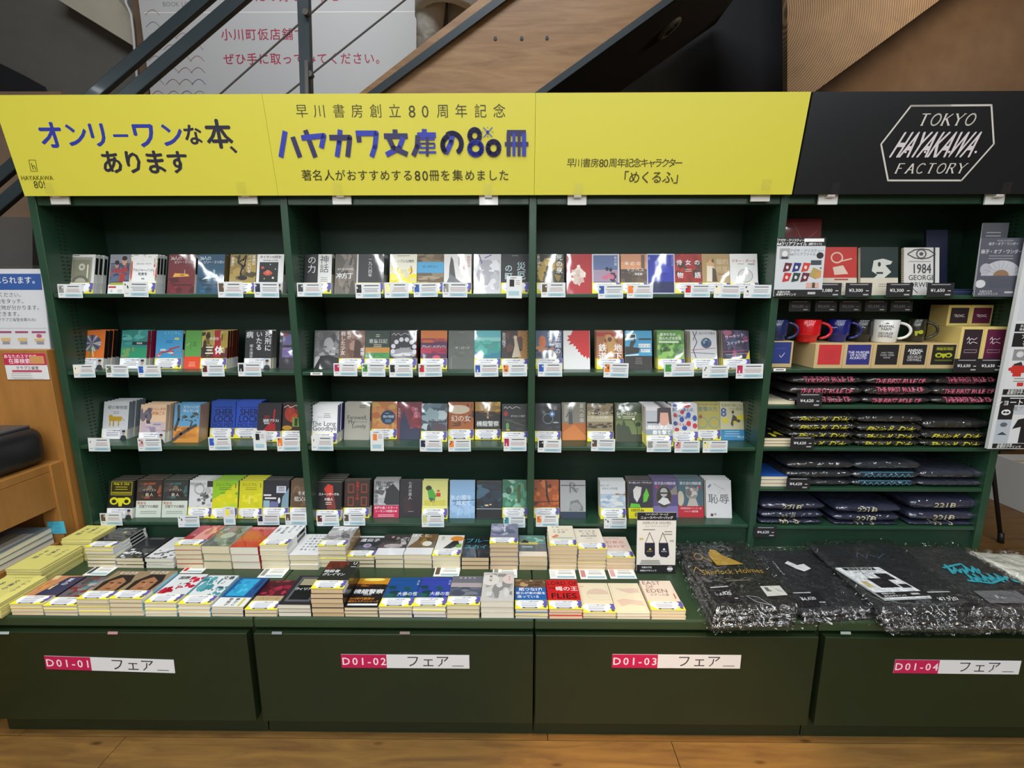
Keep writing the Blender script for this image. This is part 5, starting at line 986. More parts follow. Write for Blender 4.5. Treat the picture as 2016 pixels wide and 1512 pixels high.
# back row
stack(BK, 0, 915, 1212, 362, 570, 6, 'black paperback with a yellow box, back row left end', '28282a', 'w', [T('SECURITY', .5, .93, .14, 'c8c8c8', .01, sx=.8), R(.35, .66, .8, .80, '3c3c3e'), R(.5, .70, .6, .76, 'c8c020')], 'y')
stack(BK, 0, 1215, 1505, 475, 578, 3, 'black paperback with white scribbles at its foot', '26262a', 'k', [N(0, 0, 1, .42, 26, 'b8b8b8 3c3c3e e0e0e0 6c6c6e', 4, .15), sub(.5, .92, 'g', 2, .7)], None)
stack(BK, 0, 1508, 1835, 475, 578, 3, 'white paperback with black scribbles at its foot', 'd8d8d8', 'w', [N(0, 0, 1, .42, 26, '3c3c3e e0e0e0 6c6c6e 202024', 9, .15), sub(.5, .92, 'G', 2, .7)], None, 'pages2')
stack(BK, 320, 145, 425, 345, 580, 5, 'red paperback with two profile faces', 'a01c28', 'c', [Q([(.35, .3), (.4, .8), (.65, .95), (.85, .7), (.9, .3)], 'd88c80'), N(.5, .5, 1, 1, 8, 'c8785c d89c70 b86c50', 3), T('少年', .2, .5, .1, 'e8c8c8')])
stack(BK, 320, 430, 722, 348, 588, 3, 'thick mossy green-grey paperback', '5c6458', 'c', [N(0, 0, 1, 1, 26, '4c544c 6c7868 8c7060 485c50 7c8478', 5, .25), E(.5, .5, .25, .15, 'a0a898'), T('ねじ巻き', .15, .75, .15, 'd8dcd0', .01, rot=1.2)], None, 'pages')
stack(BK, 320, 728, 1024, 358, 590, 3, 'red to orange paperback with silver title', 'b03020', 'r', [R(0, .35, .7, .75, 'b84c24'), R(0, 0, 1, .3, 'b81c24'), T('幻想設計図', .5, .92, .17, 'd8a8a8', .0), T('スカーレット', .45, .3, .15, 'd88c80', .0, sp=-.05)], None, 'pages2')
stack(BK, 320, 1032, 1325, 342, 592, 5, 'white paperback with rows of bold black kana', 'e0e0e0', 'w', [V('実力も', .85, .97, .14, '28282c', .02), V('運のうち', .62, .97, .14, '28282c', .02), V('能力主義', .38, .92, .14, '28282c', .02), V('正義か', .15, .85, .13, '28282c', .02)])
stack(BK, 320, 1328, 1632, 442, 592, 3, 'low-stacked white paperback covered with black kana', 'e0e0e0', 'w', [T(s_, .5, .9 - .13 * i, .12, '28282c', .015, sp=.25) for i, s_ in enumerate(('これから', '正義の話', 'いまを生', 'き延びる', 'ための哲', '学をしよ'))], None)
stack(BK, 320, 1640, 1930, 348, 570, 5, 'grey paperback with a photo of reaching hands', '8c8a8a', 'b08c58', [R(0, .9, 1, 1, 'dcdcdc'), N(0, .3, 1, .9, 16, '7c7a7a a4a2a2 b8b6b6 5c5a5a', 3), T('遺伝子', .6, .82, .22, 'f4f4f4', .02)])
stack(BK, 660, 125, 415, 462, 570, 3, 'black paperback with a pink orb and white top', '34343a', 'k', [R(0, .92, 1, 1, 'dcdcdc'), N(0, .3, 1, .6, 8, '44444c 54545c', 3), E(.5, .52, .16, .1, '8ca0b8'), E(.52, .53, .07, .05, 'b85864'), T('遺伝子', .5, .78, .25, 'f0f0f0', .01)])
stack(BK, 660, 418, 712, 442, 578, 3, 'black and grey paperback with white foot, dancer', '3c3638', 'w', [R(0, 0, 1, .32, 'dcdcdc'), N(.5, .4, 1, .9, 8, '8c8684 a8a4a0 4c4644', 3), E(.5, .42, .35, .1, '9c9896'), E(.35, .85, .06, .05, 'b09080'), V('グイン', .85, .85, .18, 'd8d8d8')], None)
stack(BK, 660, 716, 1010, 442, 580, 3, 'brown and white paperback with white foot, pale disc', '6c5438', 'w', [R(0, 0, 1, .32, 'dcdcdc'), Q([(0, .33), (0, 1), (.35, 1), (.3, .7)], 'b8b4ac'), N(.4, .4, 1, .95, 8, '7c6034 5c4830 8c7040', 3), E(.7, .52, .18, .12, 'd4d0c0'), T('ぼくと', .35, .92, .25, 'f4f4f4', .0)], None)
stack(BK, 660, 1015, 1308, 455, 582, 3, 'white paperback with an orange-haired silhouette', 'dcd8d0', 'w', [E(.75, .82, .26, .13, 'd88838'), Q([(.3, .35), (.6, .7), (.8, .72), (.9, .5), (.6, .35)], '26241e'), Q([(.75, .5), (.95, .6), (.98, .4), (.8, .38)], '6ca030'), V('夜は', .2, .92, .13, '8c8c84')])
stack(BK, 660, 1320, 1612, 470, 592, 3, 'black paperback with cyan katakana', '16181c', 'k', [T('ブルー', .5, .78, .34, '40a8bc', .0, sp=-.02), T('スカイ', .45, .48, .32, '40a8bc', .0, sp=-.02)], None, 'pages3')
stack(BK, 660, 1615, 1912, 322, 595, 6, 'tall-stacked lavender paperback of misty mountains', '74748c', 'l', [N(0, .4, 1, 1, 18, '64647c 9090a8 b0b0c0 54546c', 3), R(.5, .55, .53, .95, 'd8d8e4')], 'y', 'pages3')
stack(BK, 1020, 8, 305, 460, 600, 3, 'grey-green paperback with a whale and white foot', '6c8880', 'l', [R(0, 0, 1, .22, 'e4d4c0'), R(0, .22, 1, .58, '5c6468'), R(0, .55, .7, .66, 'c8b85c'), N(.3, .66, 1, .95, 8, '7cb09c 98c4b0 5c8c80', 3), Q([(.05, .62), (.2, .78), (.35, .70), (.35, .62)], '303034'), sub(.3, .45, 'w', 2, .5)], None, 'pages3')
stack(BK, 1020, 325, 612, 345, 597, 6, 'cream paperback with spaced title and red brush mark', 'e0d4bc', 'w', [T('予想', .3, .92, .14, '3c3834', .0, sp=.2), T('どおりに', .5, .78, .14, '3c3834', .0, sp=.15), T('不合理', .42, .66, .14, '3c3834', .0, sp=.2), Q([(.1, .42), (.3, .56), (.4, .48), (.2, .36)], 'd06c3c'), R(.2, .36, .9, .40, '8cb0a4')], 'y', 'pages3')
stack(BK, 1020, 622, 918, 378, 597, 6, 'cream paperback with three spaced title lines', 'e4d8c4', 'w', [T('知ってる', .5, .86, .16, '3c3834', .0), T('つもり', .5, .73, .16, '3c3834', .0, sp=.3), T('無知の科学', .5, .62, .12, '3c3834', .01), sub(.5, .5, 'g', 1, .3)], 'y', 'pages3')
stack(BK, 1020, 922, 1222, 475, 600, 4, 'pale pink paperback with red title and rays', 'e4ccbc', 'w', [T('幻覚の', .5, .72, .2, 'c8483c', .0, sp=.15), T('脳科学', .5, .52, .2, 'c8483c', .0, sp=.15), sub(.5, .92, 'g', 1, .5)] + [Lk([(.5 + .3 * math.cos(a), .6 + .22 * math.sin(a)), (.5 + .48 * math.cos(a), .6 + .34 * math.sin(a))], .006, 'd8887c') for a in (.3, .6, .9, 1.2, 1.5)], 'y', 'pages3')
# info cards lying flat on the display top
def flatcard(cx0, x0, x1, x2, ya, yb, where, tc):
    s = 5.305; c = [PZ(cx0 + x / s, 1010 + y / s, ZT + .002) for x, y in ((x0, yb), (x1, yb), (x2, ya))]
    wd = min(.108, (c[1] - c[0]).length); ht = .062
    pr = Print(wd, ht, -wd / 2, 0, 0); pr.box(-wd / 2, wd / 2, 0, .0008, 0, ht, 'e6e6e2')
    pr.R(.05, .2, .22, .9, tc); pr.lines(.3, .9, (.8, .62, .5), .05, 'g'); pr.R(.28, .1, .94, .28, '9dbcc6')
    o = pr.build('info_card', 'print', label='white info card lying flat ' + where, cat='card', group='info cards lying on the display top')
    o.location = ((c[0].x + c[1].x) / 2, c[0].y + .002, ZT + .002); o.rotation_euler = (-PI / 2, 0, 0)
flatcard(0, 850, 1100, 1200, 572, 655, 'behind the tanned face books', 'G')
flatcard(320, 170, 400, 430, 580, 630, 'behind the teal-blotted books', 'r')
flatcard(320, 980, 1245, 1310, 597, 678, 'behind the dark red floral books', 'g')
flatcard(660, 1020, 1290, 1300, 592, 665, 'behind the misty grey book', 'u')
flatcard(660, 1640, 1900, 1900, 592, 678, 'behind the pencil sketch book', 'g')
flatcard(1020, 335, 612, 605, 602, 690, 'behind the jumbled red book', 'l')
flatcard(1020, 655, 932, 905, 602, 693, 'behind the half circle book', 'c08080')
flatcard(1020, 968, 1245, 1222, 602, 688, 'behind the pink ribbon book', 'd0a0a0')
# yellow booklets in three piles at the left end
def booklets(xr, y0, y1, h, n, where, wd=.125, rz=0.0, lift=0):
    L = y1 - y0; t = h / n
    ref = empty('yellow_booklet', label=f'topmost yellow leaflet booklet of the {where} pile', cat='booklet', group='yellow booklets in piles')
    pr = Print(wd, L, -wd / 2, 0, 0); pr.box(-wd / 2, wd / 2, -.0002, .0004, 0, L, 'd8cf74'); pr.y = -.0003
    pr.y = -.0003; pr.V('ハヤカワ', .78, .85, .12, '2c2c54', .02); pr.V('文庫の', .5, .85, .13, '2c2c54', .02); pr.V('80冊', .24, .8, .16, '2c2c54', .02); pr.lines(.2, .8, (.93,), .008, '6a6430')
    pr.build('cover', 'print', ref); MB().box(-wd / 2 + .001, wd / 2 - .001, .0004, t - .0003, .001, L - .001).build('pages', 'booklet', ref)
    rd = random.Random(int(xr * 100))
    for k in range(n):
        loc = (xr - wd / 2 + rd.uniform(-.003, .002), y0 + rd.uniform(-.002, .002), ZT + h - t * k); rot = (-PI / 2, 0, rz + rd.uniform(-.012, .012))
        if k == 0: ref.location = loc; ref.rotation_euler = rot
        else: dup(ref, loc, rot, f'{ORD[k] if k < 7 else ("eighth", "ninth", "tenth")[k - 7]} booklet down in the {where} yellow pile')
booklets(-1.694, -.455, -.305, .052, 7, 'frontmost', .14)
booklets(-1.735, -.285, -.125, .065, 8, 'middle')
booklets(-1.700, -.120, .0 - .008, .088, 10, 'rearmost', .12)

# ---------------- bagged shirts, mugs and stationery in the right-hand bookcase ----------------
M['bag'] = mat('bagged_cloth', attr=True, rough=0.75, coat=1.0, croug=0.03, bump=1.0, bscale=13, bdist=0.022, objrand=True, crease=True)
def hn(x, y, z, seed):
    return (math.sin(x * 3.1 + seed) * math.cos(y * 4.3 + seed * 2.1) + math.sin(x * 7.7 - y * 5.1 + seed * 1.7) * .6 + math.sin(z * 9.3 + x * 4.9 + seed) * .4) / 2
def pack(xc, wd, zb, zt, yf, dp, seed, col, label, group, prints=None, name='folded_shirt_pack'):
    o = empty(name, (xc, yf + dp / 2, (zb + zt) / 2), label=label, cat='shirt', group=group)
    a, b, c = wd / 2, dp / 2, (zt - zb) / 2
    mb = MB(); n, m = 26, 22
    def sec(x):
        return max(0.0, 1 - abs(x / a) ** 6) ** (1 / 3.0)
    for i in range(n + 1):
        x = -a + 2 * a * (0.5 - 0.5 * math.cos(PI * i / n)) if False else -a + 2 * a * i / n
        s = max(.18, sec(x * .995))
        for j in range(m):
            t = 2 * PI * j / m; ct, st = math.cos(t), math.sin(t)
            yy = b * math.copysign(abs(ct) ** .55, ct) * (0.9 + .1 * s); zz = c * math.copysign(abs(st) ** .75, st) * s
            k = 1 + .05 * hn(x * 30, yy * 25, zz * 60, seed)
            mb.v.append((x + .002 * hn(zz * 90, t, 0, seed), yy * (1 + .02 * hn(x * 40, zz * 80, 0, seed)), zz * min(1.02, k)))
    for i in range(n):
        for j in range(m):
            p = i * m + j; q = i * m + (j + 1) % m; mb.f.append((p, q, q + m, p + m)); mb.c.append(C3(col))
    mb.f.append(tuple(range(m))[::-1]); mb.c.append(C3(col)); mb.f.append(tuple(n * m + j for j in range(m))); mb.c.append(C3(col))
    mb.build('shirt', 'bag', o, smooth=True)
    if prints:
        pr = Print(wd, 2 * c, -a, -c, 0); pr.run(prints)
        def xf(p):
            zz = max(-c * .97, min(c * .97, p.z)); ct = max(0.0, 1 - abs(zz / (c * sec(p.x))) ** (2 / .75)) if sec(p.x) > .2 else .3
            yy = b * (max(ct, .02) ** .5) ** .55 * 1.01 + .004
            return Vector((p.x, -yy + p.y * .5, zz))
        me = pr.mesh('print', xf); me.materials.append(M['cloth']); inst(me, 'print', o, kind='stuff')
    return o
RX = lambda a: 1480 + a / 3.76
def prow(zs, cy0, stacks, col, gname, mk):
    for si, (xa, xb, yts, yb) in enumerate(stacks):
        q = P(RX((xa + xb) / 2), cy0 + yb / 3.76, .012)
        A, B = P(RX(xa), cy0 + yb / 3.76, .03), P(RX(xb), cy0 + yb / 3.76, .03)
        zs_ = [zs + .0008] + [zat(cy0 + y_ / 3.76, .03) for y_ in yts[::-1]]
        n = len(yts)
        for k in range(n):
            zb, zt = zs_[k], max(zs_[k + 1], zs_[k] + .012)
            pos = ('bottom', 'second from bottom', 'third from bottom', 'fourth from bottom')[k] if k < n - 1 else 'topmost'
            xc, wd_ = (A.x + B.x) / 2 + .004 * hn(k, si, 0, 3), (B.x - A.x)
            pack(max(xc, .93 + wd_ / 2), wd_, zb, zt - .0005, .010 + .004 * abs(hn(k * 3, si, 1, 2)), .22, k * 3.3 + si * 7.7 + zs, col[si] if isinstance(col, list) else col,
                 f'{gname}, {pos} pack of the {("left", "middle", "right")[si]} stack', gname.split(' bagged')[0] + ' bagged shirts', mk(si, k, n))
PK = 'c05a74'
def fight(si, k, n):
    l1, l2 = ('THE FIRST RULE OF', 'FIGHT CLUB IS')
    if (si + k) % 2 == 0: return [T(l1, .50, .66, .085, PK, .012, sx=.9, shear=.15), T(l2, .42, .22, .075, 'a04860', .02, sx=.9, shear=.1)]
    return [T(l1, .48, .50, .090, PK, .012, sx=.9, shear=.12), T(l2, .45, .12, .05, '7a3048', .02, sx=.9)]
prow(ZR[2], 580, [(258, 792, (592, 660, 742), 800), (800, 1300, (592, 662, 742), 800), (1310, 1812, (592, 662, 742), 800)], '1a1416', 'black and pink-lettered bagged shirt', fight)
def dick(si, k, n):
    if si > 0 and k == n - 1: return None
    return [Lk([(.06, .25), (.06, .88), (.93, .88), (.93, .25)], .006, 'b8b030'), T('Philip K. Dick', .5, .46, .098, 'c0b834', .012, shear=.2, sx=1.3)]
prow(ZR[3], 780, [(250, 738, (120, 180, 243, 300), 352), (745, 1222, (120, 190, 250, 305), 352), (1225, 1712, (150, 238, 305), 352)], '161716', 'black and yellow-lettered bagged shirt', dick)
def teal(si, k, n):
    if si == 1 and k < 2: return [Lk([(.12 + .03 * q_, .35 + .35 * ((q_ * 7) % 3) / 2) for q_ in range(26)], .008, '4a8ca4'), Lk([(.10, .2), (.10, .8), (.9, .8)], .006, '3a7890')]
    return None
prow(ZR[4], 780, [(230, 718, (458, 530, 598), 655), (720, 1205, (455, 533, 598), 662), (1205, 1705, (520, 598), 662)], ['16181e', '141c26', '1e2230'], 'dark plain bagged shirt', teal)
def navy(si, k, n):
    if si == 0 and k == 1: return [T('221B', .42, .42, .11, '8a8470', .0, shear=.1)]
    return [T('221B', .46, .50, .10, 'b0a88c', .01, sx=1.5, shear=.1)]
prow(ZR[5], 780, [(40, 505, (762, 828, 890), 955), (582, 1062, (778, 845, 908), 970), (1130, 1645, (725, 828, 902), 970)], '1a1e36', 'navy 221B bagged shirt', navy)
# paperbacks lying flat at the left of the shirts
def flat_books(px, py, zs, n, desc, top, hgt):
    q = P(px, py, .012)
    t = hgt / n
    b = make_book(desc, top, top, [N(.1, .1, .9, .9, 6, top + ' y' if top == 'k' else top, 2)], t - .0005, None, 'pages')
    b['group'] = 'paperbacks lying flat beside the bagged shirts'
    for k in range(n):
        loc = (max(q.x + BW / 2, .918 + BW / 2), .012, zs + .0006 + (n - k) * t); rot = (-PI / 2, 0, .01 * (k % 2))
        if k == 0: b.location = loc; b.rotation_euler = rot
        else: dup(b, loc, rot, f'{ORD[k]} copy under the {desc}')
flat_books(1508, 793, ZR[2], 1, 'paperback lying flat with cream pages, beside pink-lettered shirts', 'c', .014)
flat_books(1504, 876, ZR[3], 3, 'black and yellow paperback lying flat beside yellow-lettered shirts', 'k', .036)
flat_books(1497, 956, ZR[4], 3, 'blue paperback lying flat beside plain dark shirts', 'b', .044)
# kraft mug boxes and mugs
def box_thing(xa, xb, y0, y1, z0, z1, m, label, group, win, ops, name='mug_box'):
    o = empty(name, ((xa + xb) / 2, y0, z0), label=label, cat='box', group=group)
    w_, h_ = xb - xa - .001, z1 - z0
    MB().box(-w_ / 2, w_ / 2, 0, y1 - y0, 0, h_).build('carton', m, o, bevel=.0015)
    pr = Print(w_ * .80, h_ * (win[1] - win[0]), -w_ * .40 + .002, h_ * win[0], -.0004)
    pr.box(-w_ * .40 + .002, w_ * .40 + .002, -.0004, 0, h_ * win[0], h_ * win[1], win[2]); pr.run(ops)
    pr.build('printed_panel', 'print', o)
    return o
yb_ = .014
zb_ = ZR[1] + .0005
zt1 = zat(676, yb_)
xs_ = [P(RX(v), 725, yb_).x for v in (455, 665, 880, 1085, 1290, 1505)]
SHEEP = [R(.15, .72, .9, .9, '5a5a1a'), T('Philip K. Dick', .52, .80, .12, 'b8b828', .01), E(.3, .48, .16, .12, 'b0b420'), E(.72, .48, .16, .12, 'b0b420'), E(.3, .47, .08, .06, '1a1a14'), E(.72, .47, .08, .06, '1a1a14'), Q([(.42, .56), (.60, .56), (.55, .34), (.47, .34)], 'b0b420'), R(.15, .18, .9, .26, '5a5a1a')]
for i, (win, lab, ops) in enumerate((((.16, .96, 'c03034'), 'red', [sub(.5, .68, '8a2024', 5, .5, .1)]), ((.16, .96, '2c2c78'), 'blue', [T('THE MURDER', .5, .62, .15, 'e0e0f0', .02), T('OF ROGER', .5, .48, .15, 'e0e0f0', .02), T('ACKROYD', .5, .34, .15, 'e0e0f0', .02)]),
                                     ((.16, .96, '1c1a1c'), 'plain black', [T('AND THEN', .5, .60, .11, 'a8a8a8', .01), T('THERE WERE', .5, .48, .11, 'a8a8a8', .01), T('NONE', .5, .36, .11, 'a8a8a8', .01)]), ((.16, .96, '1c1a1e'), 'black and white-lettered', [T('ANIMAL', .5, .72, .19, 'w', .02), T('FARM', .5, .58, .19, 'w', .02), T('GEORGE', .5, .40, .17, 'c0c0c0', .02), T('ORWELL', .5, .25, .17, 'c0c0c0', .02)]), ((.16, .96, '1a1a16'), 'black and yellow', SHEEP))):
    box_thing(xs_[i], xs_[i + 1], yb_, yb_ + .15, zb_, zt1, 'card', 'kraft mug box with a ' + lab + ' front panel', 'kraft mug boxes', win, ops)
lb = P(RX(295), 718, yb_ + .03).x
box_thing(.916, lb, yb_ + .03, yb_ + .14, zb_, zat(671, yb_ + .03), 'card', 'kraft mug box with a royal blue panel, beside the upright', 'kraft mug boxes', (.15, .96, '24367c'), [Lk([(.45, .4), (.55, .28), (.7, .5)], .03, 'c8c8d8'), sub(.5, .7, '5a6ab0', 1, .6)])
xa1, xm1, xb1 = (P(RX(v), 700, yb_).x for v in (1522, 1692, 1862))
zt2 = zat(643, yb_); AG = [Lk([(.2, .70), (.3, .78), (.35, .68), (.45, .74), (.6, .70), (.75, .76)], .03, 'e4e0e0'), Lk([(.25, .60), (.35, .66), (.4, .58), (.55, .64), (.8, .60)], .03, 'e4e0e0')]
yd = .15
for xa_, xb_, c, lab in ((xa1, xm1, '2a1a22', 'near-black'), (xm1, xb1, '5c1a3c', 'maroon')):
    box_thing(xa_, xb_, yb_, yb_ + yd, zb_, zt2, 'ycard', f'tall yellow box with a {lab} script panel, lower row', 'yellow script boxes', (.12, .94, c), AG + [R(.15, .32, .85, .42, '8a7a80'), R(.18, .34, .82, .40, c)], 'gift_box')
    box_thing(xa_, xb_, yb_ + .068, yb_ + yd, zt2 + .0004, zat(600, yb_ + .068), 'ycard', f'yellow box with a {lab} script panel, upper row', 'yellow script boxes', (.12, .86, c), [(a[0], [(u, v * .9 - .12) for u, v in a[1]], *a[2:]) if a[0] == 'L' else a for a in AG], 'gift_box')
def mug(px, py, Y, rt, rb, h, col, lab, step=True, ops=None, straight=False):
    q = P(px, py, Y); z = zt1 + .0005
    o = empty('mug', (q.x, Y, z), label=lab, cat='mug', group='mugs standing on the kraft boxes'); o.rotation_euler = (0, 0, -math.atan2(q.x + .059, Y + 1.75) * .8)
    if step: prof = [(0, 0), (rb - .003, 0), (rb, .003), (rb, h * .24), (rb + .001, h * .27), (rt - .001, h * .31), (rt, h * .34), (rt, h - .002), (rt - .0015, h), (rt - .004, h - .002), (rt - .004, h * .3), (rb - .005, .006), (0, .006)]
    else: prof = [(0, 0), (rb - .003, 0), (rb, .004), (rt, h - .002), (rt - .0015, h), (rt - .004, h - .002), (rb - .004, .008), (0, .008)]
    MB().lathe(prof, 32, col).build('body', 'glaze', o, smooth=True)
    hs = []
    for k in range(13):
        a = PI * k / 12
        hs.append((rt * .93 + math.sin(a) * h * .42, 0, h * .52 + math.cos(a) * h * .34))
    MB().tube(hs, .0052, 10, col).build('handle', 'glaze', o, smooth=True)
    if ops:
        pr = Print(1, 1, 0, 0, 0); pr.run(ops)
        def xf(p):
            a = (p.x) / rt; r = (rb + (rt - rb) * (p.z / h) if not step else (rt if p.z > h * .3 else rb)) + .0004 - p.y
            return Vector((r * math.sin(a), -r * math.cos(a), p.z))
        me = pr.mesh('motif', xf); me.materials.append(M['print']); inst(me, 'motif', o, kind='stuff')
ym = .085
HM = .088
mug(1526, 668, ym, .040, .034, HM, '1c2c5c', 'dark blue mug half hidden by the green upright')
mug(RX(402), 668, ym, .0455, .036, HM, 'c8141c', 'bright red stepped mug', ops=[Lk([(-.008, .050), (-.003, .054), (.002, .050), (.008, .053)], .0015, '7a1014')])
mug(RX(628), 668, ym + .015, .040, .031, HM, '1c2270', 'navy blue stepped mug between red and black mugs', ops=[Lk([(-.030, .055), (-.024, .059), (-.018, .055), (-.012, .059), (-.006, .056)], .0015, 'e0e0f0')])
mug(RX(800), 668, ym + .02, .040, .031, HM, '202022', 'black stepped mug between navy and white mugs', ops=[Lk([(-.008, .055), (.0, .060), (.008, .056)], .0018, 'c0c0c0')])
def mt(s, v, z, c): return ('T', s, 0, v, z, c, .02, {})
mug(RX(972), 668, ym - .01, .046, .041, HM, 'e0e0dc', 'white mug with black block lettering', False, ops=[mt('ANIMAL', .064, .014, '2a2a2a'), mt('FARM', .053, .013, '2a2a2a'), mt('GEORGE', .037, .013, '4a4a4a'), mt('ORWELL', .026, .013, '4a4a4a'), Q([(-.008, .073), (0, .078), (.008, .073)], '2a2a2a')])
mug(RX(1200), 668, ym + .012, .031, .031, HM + .002, '2c2c22', 'slim black and olive mug with yellow motif', False, ops=[('R', -.026, .058, .026, .082, '6a6a28'), mt('Philip K. Dick', .075, .008, '2a2a1a'), ('E', -.014, .040, .009, .008, 'b0b420'), ('E', .014, .040, .009, .008, 'b0b420'), ('Q', [(-.006, .044), (.006, .044), (.003, .026), (-.003, .026)], 'b0b420'), ('R', -.026, .008, .026, .020, '6a6a28')])
# black price cards
def price(cx, cy, wpx, hpx, Y, s, lab, s0=3.76, cy0=400, tone='d8d8d8', base='17161a', rx=-4, shear=0):
    A = P(RX(cx), cy0 + cy / s0, Y); B = P(RX(cx + wpx), cy0 + (cy + hpx) / s0, Y); wd, ht = B.x - A.x, A.z - B.z
    pr = Print(wd, ht, -wd / 2, -ht / 2, 0); pr.box(-wd / 2, wd / 2, 0, .0008, -ht / 2, ht / 2, base)
    pr.lines(.06, .95, (.86,), .05, 'a8a8a8'); pr.T('¥' + s, .40, .48, .165, tone, .025, sx=1.15); pr.lines(.76, .90, (.42,), .05, tone); pr.R(.68, .12, .88, .22, 'a0a0a0')
    o = pr.build('price_card', 'print', label=lab, cat='card', group='black price cards'); o.location = ((A.x + B.x) / 2, Y, (A.z + B.z) / 2); o.rotation_euler = (math.radians(rx), 0, 0)
for cx, s, l in ((475, '3,080', 'leftmost under the red notebook'), (700, '3,300', 'between the red and green notebooks'), (1003, '3,300', 'between the green and ring-bound notebooks'), (1306, '1,650', 'rightmost, under the ring-bound notebook')):
    price(cx, 590, 182, 105, -.010, s, f'black price card on the top right shelf edge, {l}')
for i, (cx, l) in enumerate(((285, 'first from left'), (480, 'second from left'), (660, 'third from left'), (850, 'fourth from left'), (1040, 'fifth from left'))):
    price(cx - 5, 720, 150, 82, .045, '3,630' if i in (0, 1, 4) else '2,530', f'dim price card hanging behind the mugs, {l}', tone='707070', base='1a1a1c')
for cx, l in ((1505, 'near-black'), (1685, 'maroon')):
    price(cx, 475, 168, 98, -.010, '3,630', f'black price card under the {l} script box', cy0=580)
price(340, 730, 175, 105, -.010, '4,620', 'black price card below the pink-lettered shirts', cy0=580)
price(292, 300, 165, 88, -.010, '4,620', 'black price card below the yellow-lettered shirts', cy0=780)
price(262, 604, 165, 85, -.010, '4,620', 'black price card below the plain dark shirts', cy0=780)
price(22, 965, 158, 78, -.010, '4,620', 'black price card below the navy 221B shirts', cy0=780)
# stationery on the top right shelf
SP_ = ZR[0]
def panel(xa, xb, ya, yb, Y, base, ops, label, cat, name, m='print', thick=.004, lean=8, side='w', group=None, clear=False, zfloor=None):
    A = P(xa, yb, Y); B = P(xb, yb, Y); wd = B.x - A.x; zt_ = zat(ya, Y + .02); z0 = A.z if zfloor is None else zfloor; ht = zt_ - z0
    o = empty(name, ((A.x + B.x) / 2, Y, z0), (math.radians(-lean), 0, 0), label=label, cat=cat)
    if group: o['group'] = group
    pr = Print(wd, ht, -wd / 2, 0, 0); pr.box(-wd / 2, wd / 2, 0, .0006, 0, ht, base); pr.run(ops); pr.build('front_sheet', m, o)
    MB().box(-wd / 2 + .0005, wd / 2 - .0005, .0007, thick, .0005, ht - .0005).build('backing', {'w': 'white', 'k': 'black', 'p': 'pages'}[side], o)
    if clear: MB().box(-wd / 2 - .004, wd / 2 + .004, -.0035, -.003, 0, ht + .004).build('clear_sleeve', 'clear', o)
    return o, wd, ht
COLS6 = ('5a1c30', '243070', 'c03a30', 'b82c28', '203c38', '5a1c34')
fops = [R(0, .86, 1, 1, '1a181a'), T('アガサ・クリスティー', .28, .955, .065, 'w', .01, sp=-.15), R(.55, .93, .96, .985, 'e8e8e8'), T('A4クリアファイル', .30, .895, .085, 'w', .02, sp=-.1), T('(6枚1セット)', .78, .895, .055, 'w', sp=-.1),
        R(0, .12, 1, .86, 'c4c8cc'), R(.06, .64, .27, .82, '9a9a9c'), E(.17, .73, .06, .05, 'd0d0d0'), R(.10, .64, .24, .68, '3a3a3c'), T('アガサ・クリスティー', .62, .78, .075, '3c4048', .0, sp=-.05), T('A4クリアファイル', .54, .72, .07, '3c4048', .0, sp=-.05), E(.90, .70, .075, .055, '222024'), R(.72, .54, .94, .62, '38444c')]
for i, c in enumerate(COLS6):
    r_, cc_ = divmod(i, 3); u = .15 + .19 * cc_; v = (.42, .25)[r_]; fops += [Q([(u, v), (u + .14, v + .02), (u + .19, v + .15), (u + .04, v + .16)], c), E(u + .09, v + .08, .03, .03, 'd8c8c0')]
fops += [Q([(.70, .36), (.85, .30), (.94, .44), (.78, .5)], 'a89058'), N(.7, .3, .95, .5, 5, '2c3c6c c09050 4c5c50', 2), R(.66, .15, .92, .24, 'd0a090'), R(.78, .15, .84, .24, '3c4438'), R(0, 0, 1, .12, '1a181a'), T('お話の力を', .20, .08, .055, 'w', .01), T('未来のデザインで', .25, .035, .055, 'w', .01, sp=-.05), R(.7, .04, .86, .08, 'b0b0b0')]
panel(1523, 1617, 469, 584, -.018, 'c4c8cc', fops, 'white and black poster card advertising six clear folders', 'sign', 'display_card', lean=3)
zs0 = SP_ + .0005
HC = 'ddd3c0'
panel(1619, 1687, 485, 578, .035, 'c23430', [R(0, 0, 1, .36, HC), E(.42, .78, .18, .12, 'e0c4b0', 16), E(.42, .78, .14, .09, 'c23430', 16), Lk([(.5, .70), (.85, .76)], .04, 'e0c4b0'), Q([(.3, .58), (.6, .62), (.75, .44), (.35, .42)], 'e0c8b8'), R(.35, .31, .75, .34, 'b04a40'), sub(.5, .22, 'g', 2)], 'red and cream notebook with a magnifying glass emblem', 'notebook', 'notebook', 'gloss', .014, 10, 'p', None, True, zs0)
panel(1694, 1768, 485, 579, .035, '1e3230', [R(0, 0, 1, .36, HC), Q([(.3, .5), (.35, .72), (.6, .76), (.85, .70), (.8, .64), (.66, .62), (.82, .48), (.6, .34), (.3, .32), (.45, .42)], 'd8d8d0'), R(.42, .44, .6, .48, '1e3230'), E(.5, .64, .04, .05, '1e3230'), sub(.6, .22, 'g', 2)], 'dark green and cream notebook with a hat emblem', 'notebook', 'notebook', 'gloss', .014, 10, 'p', None, True, zs0)
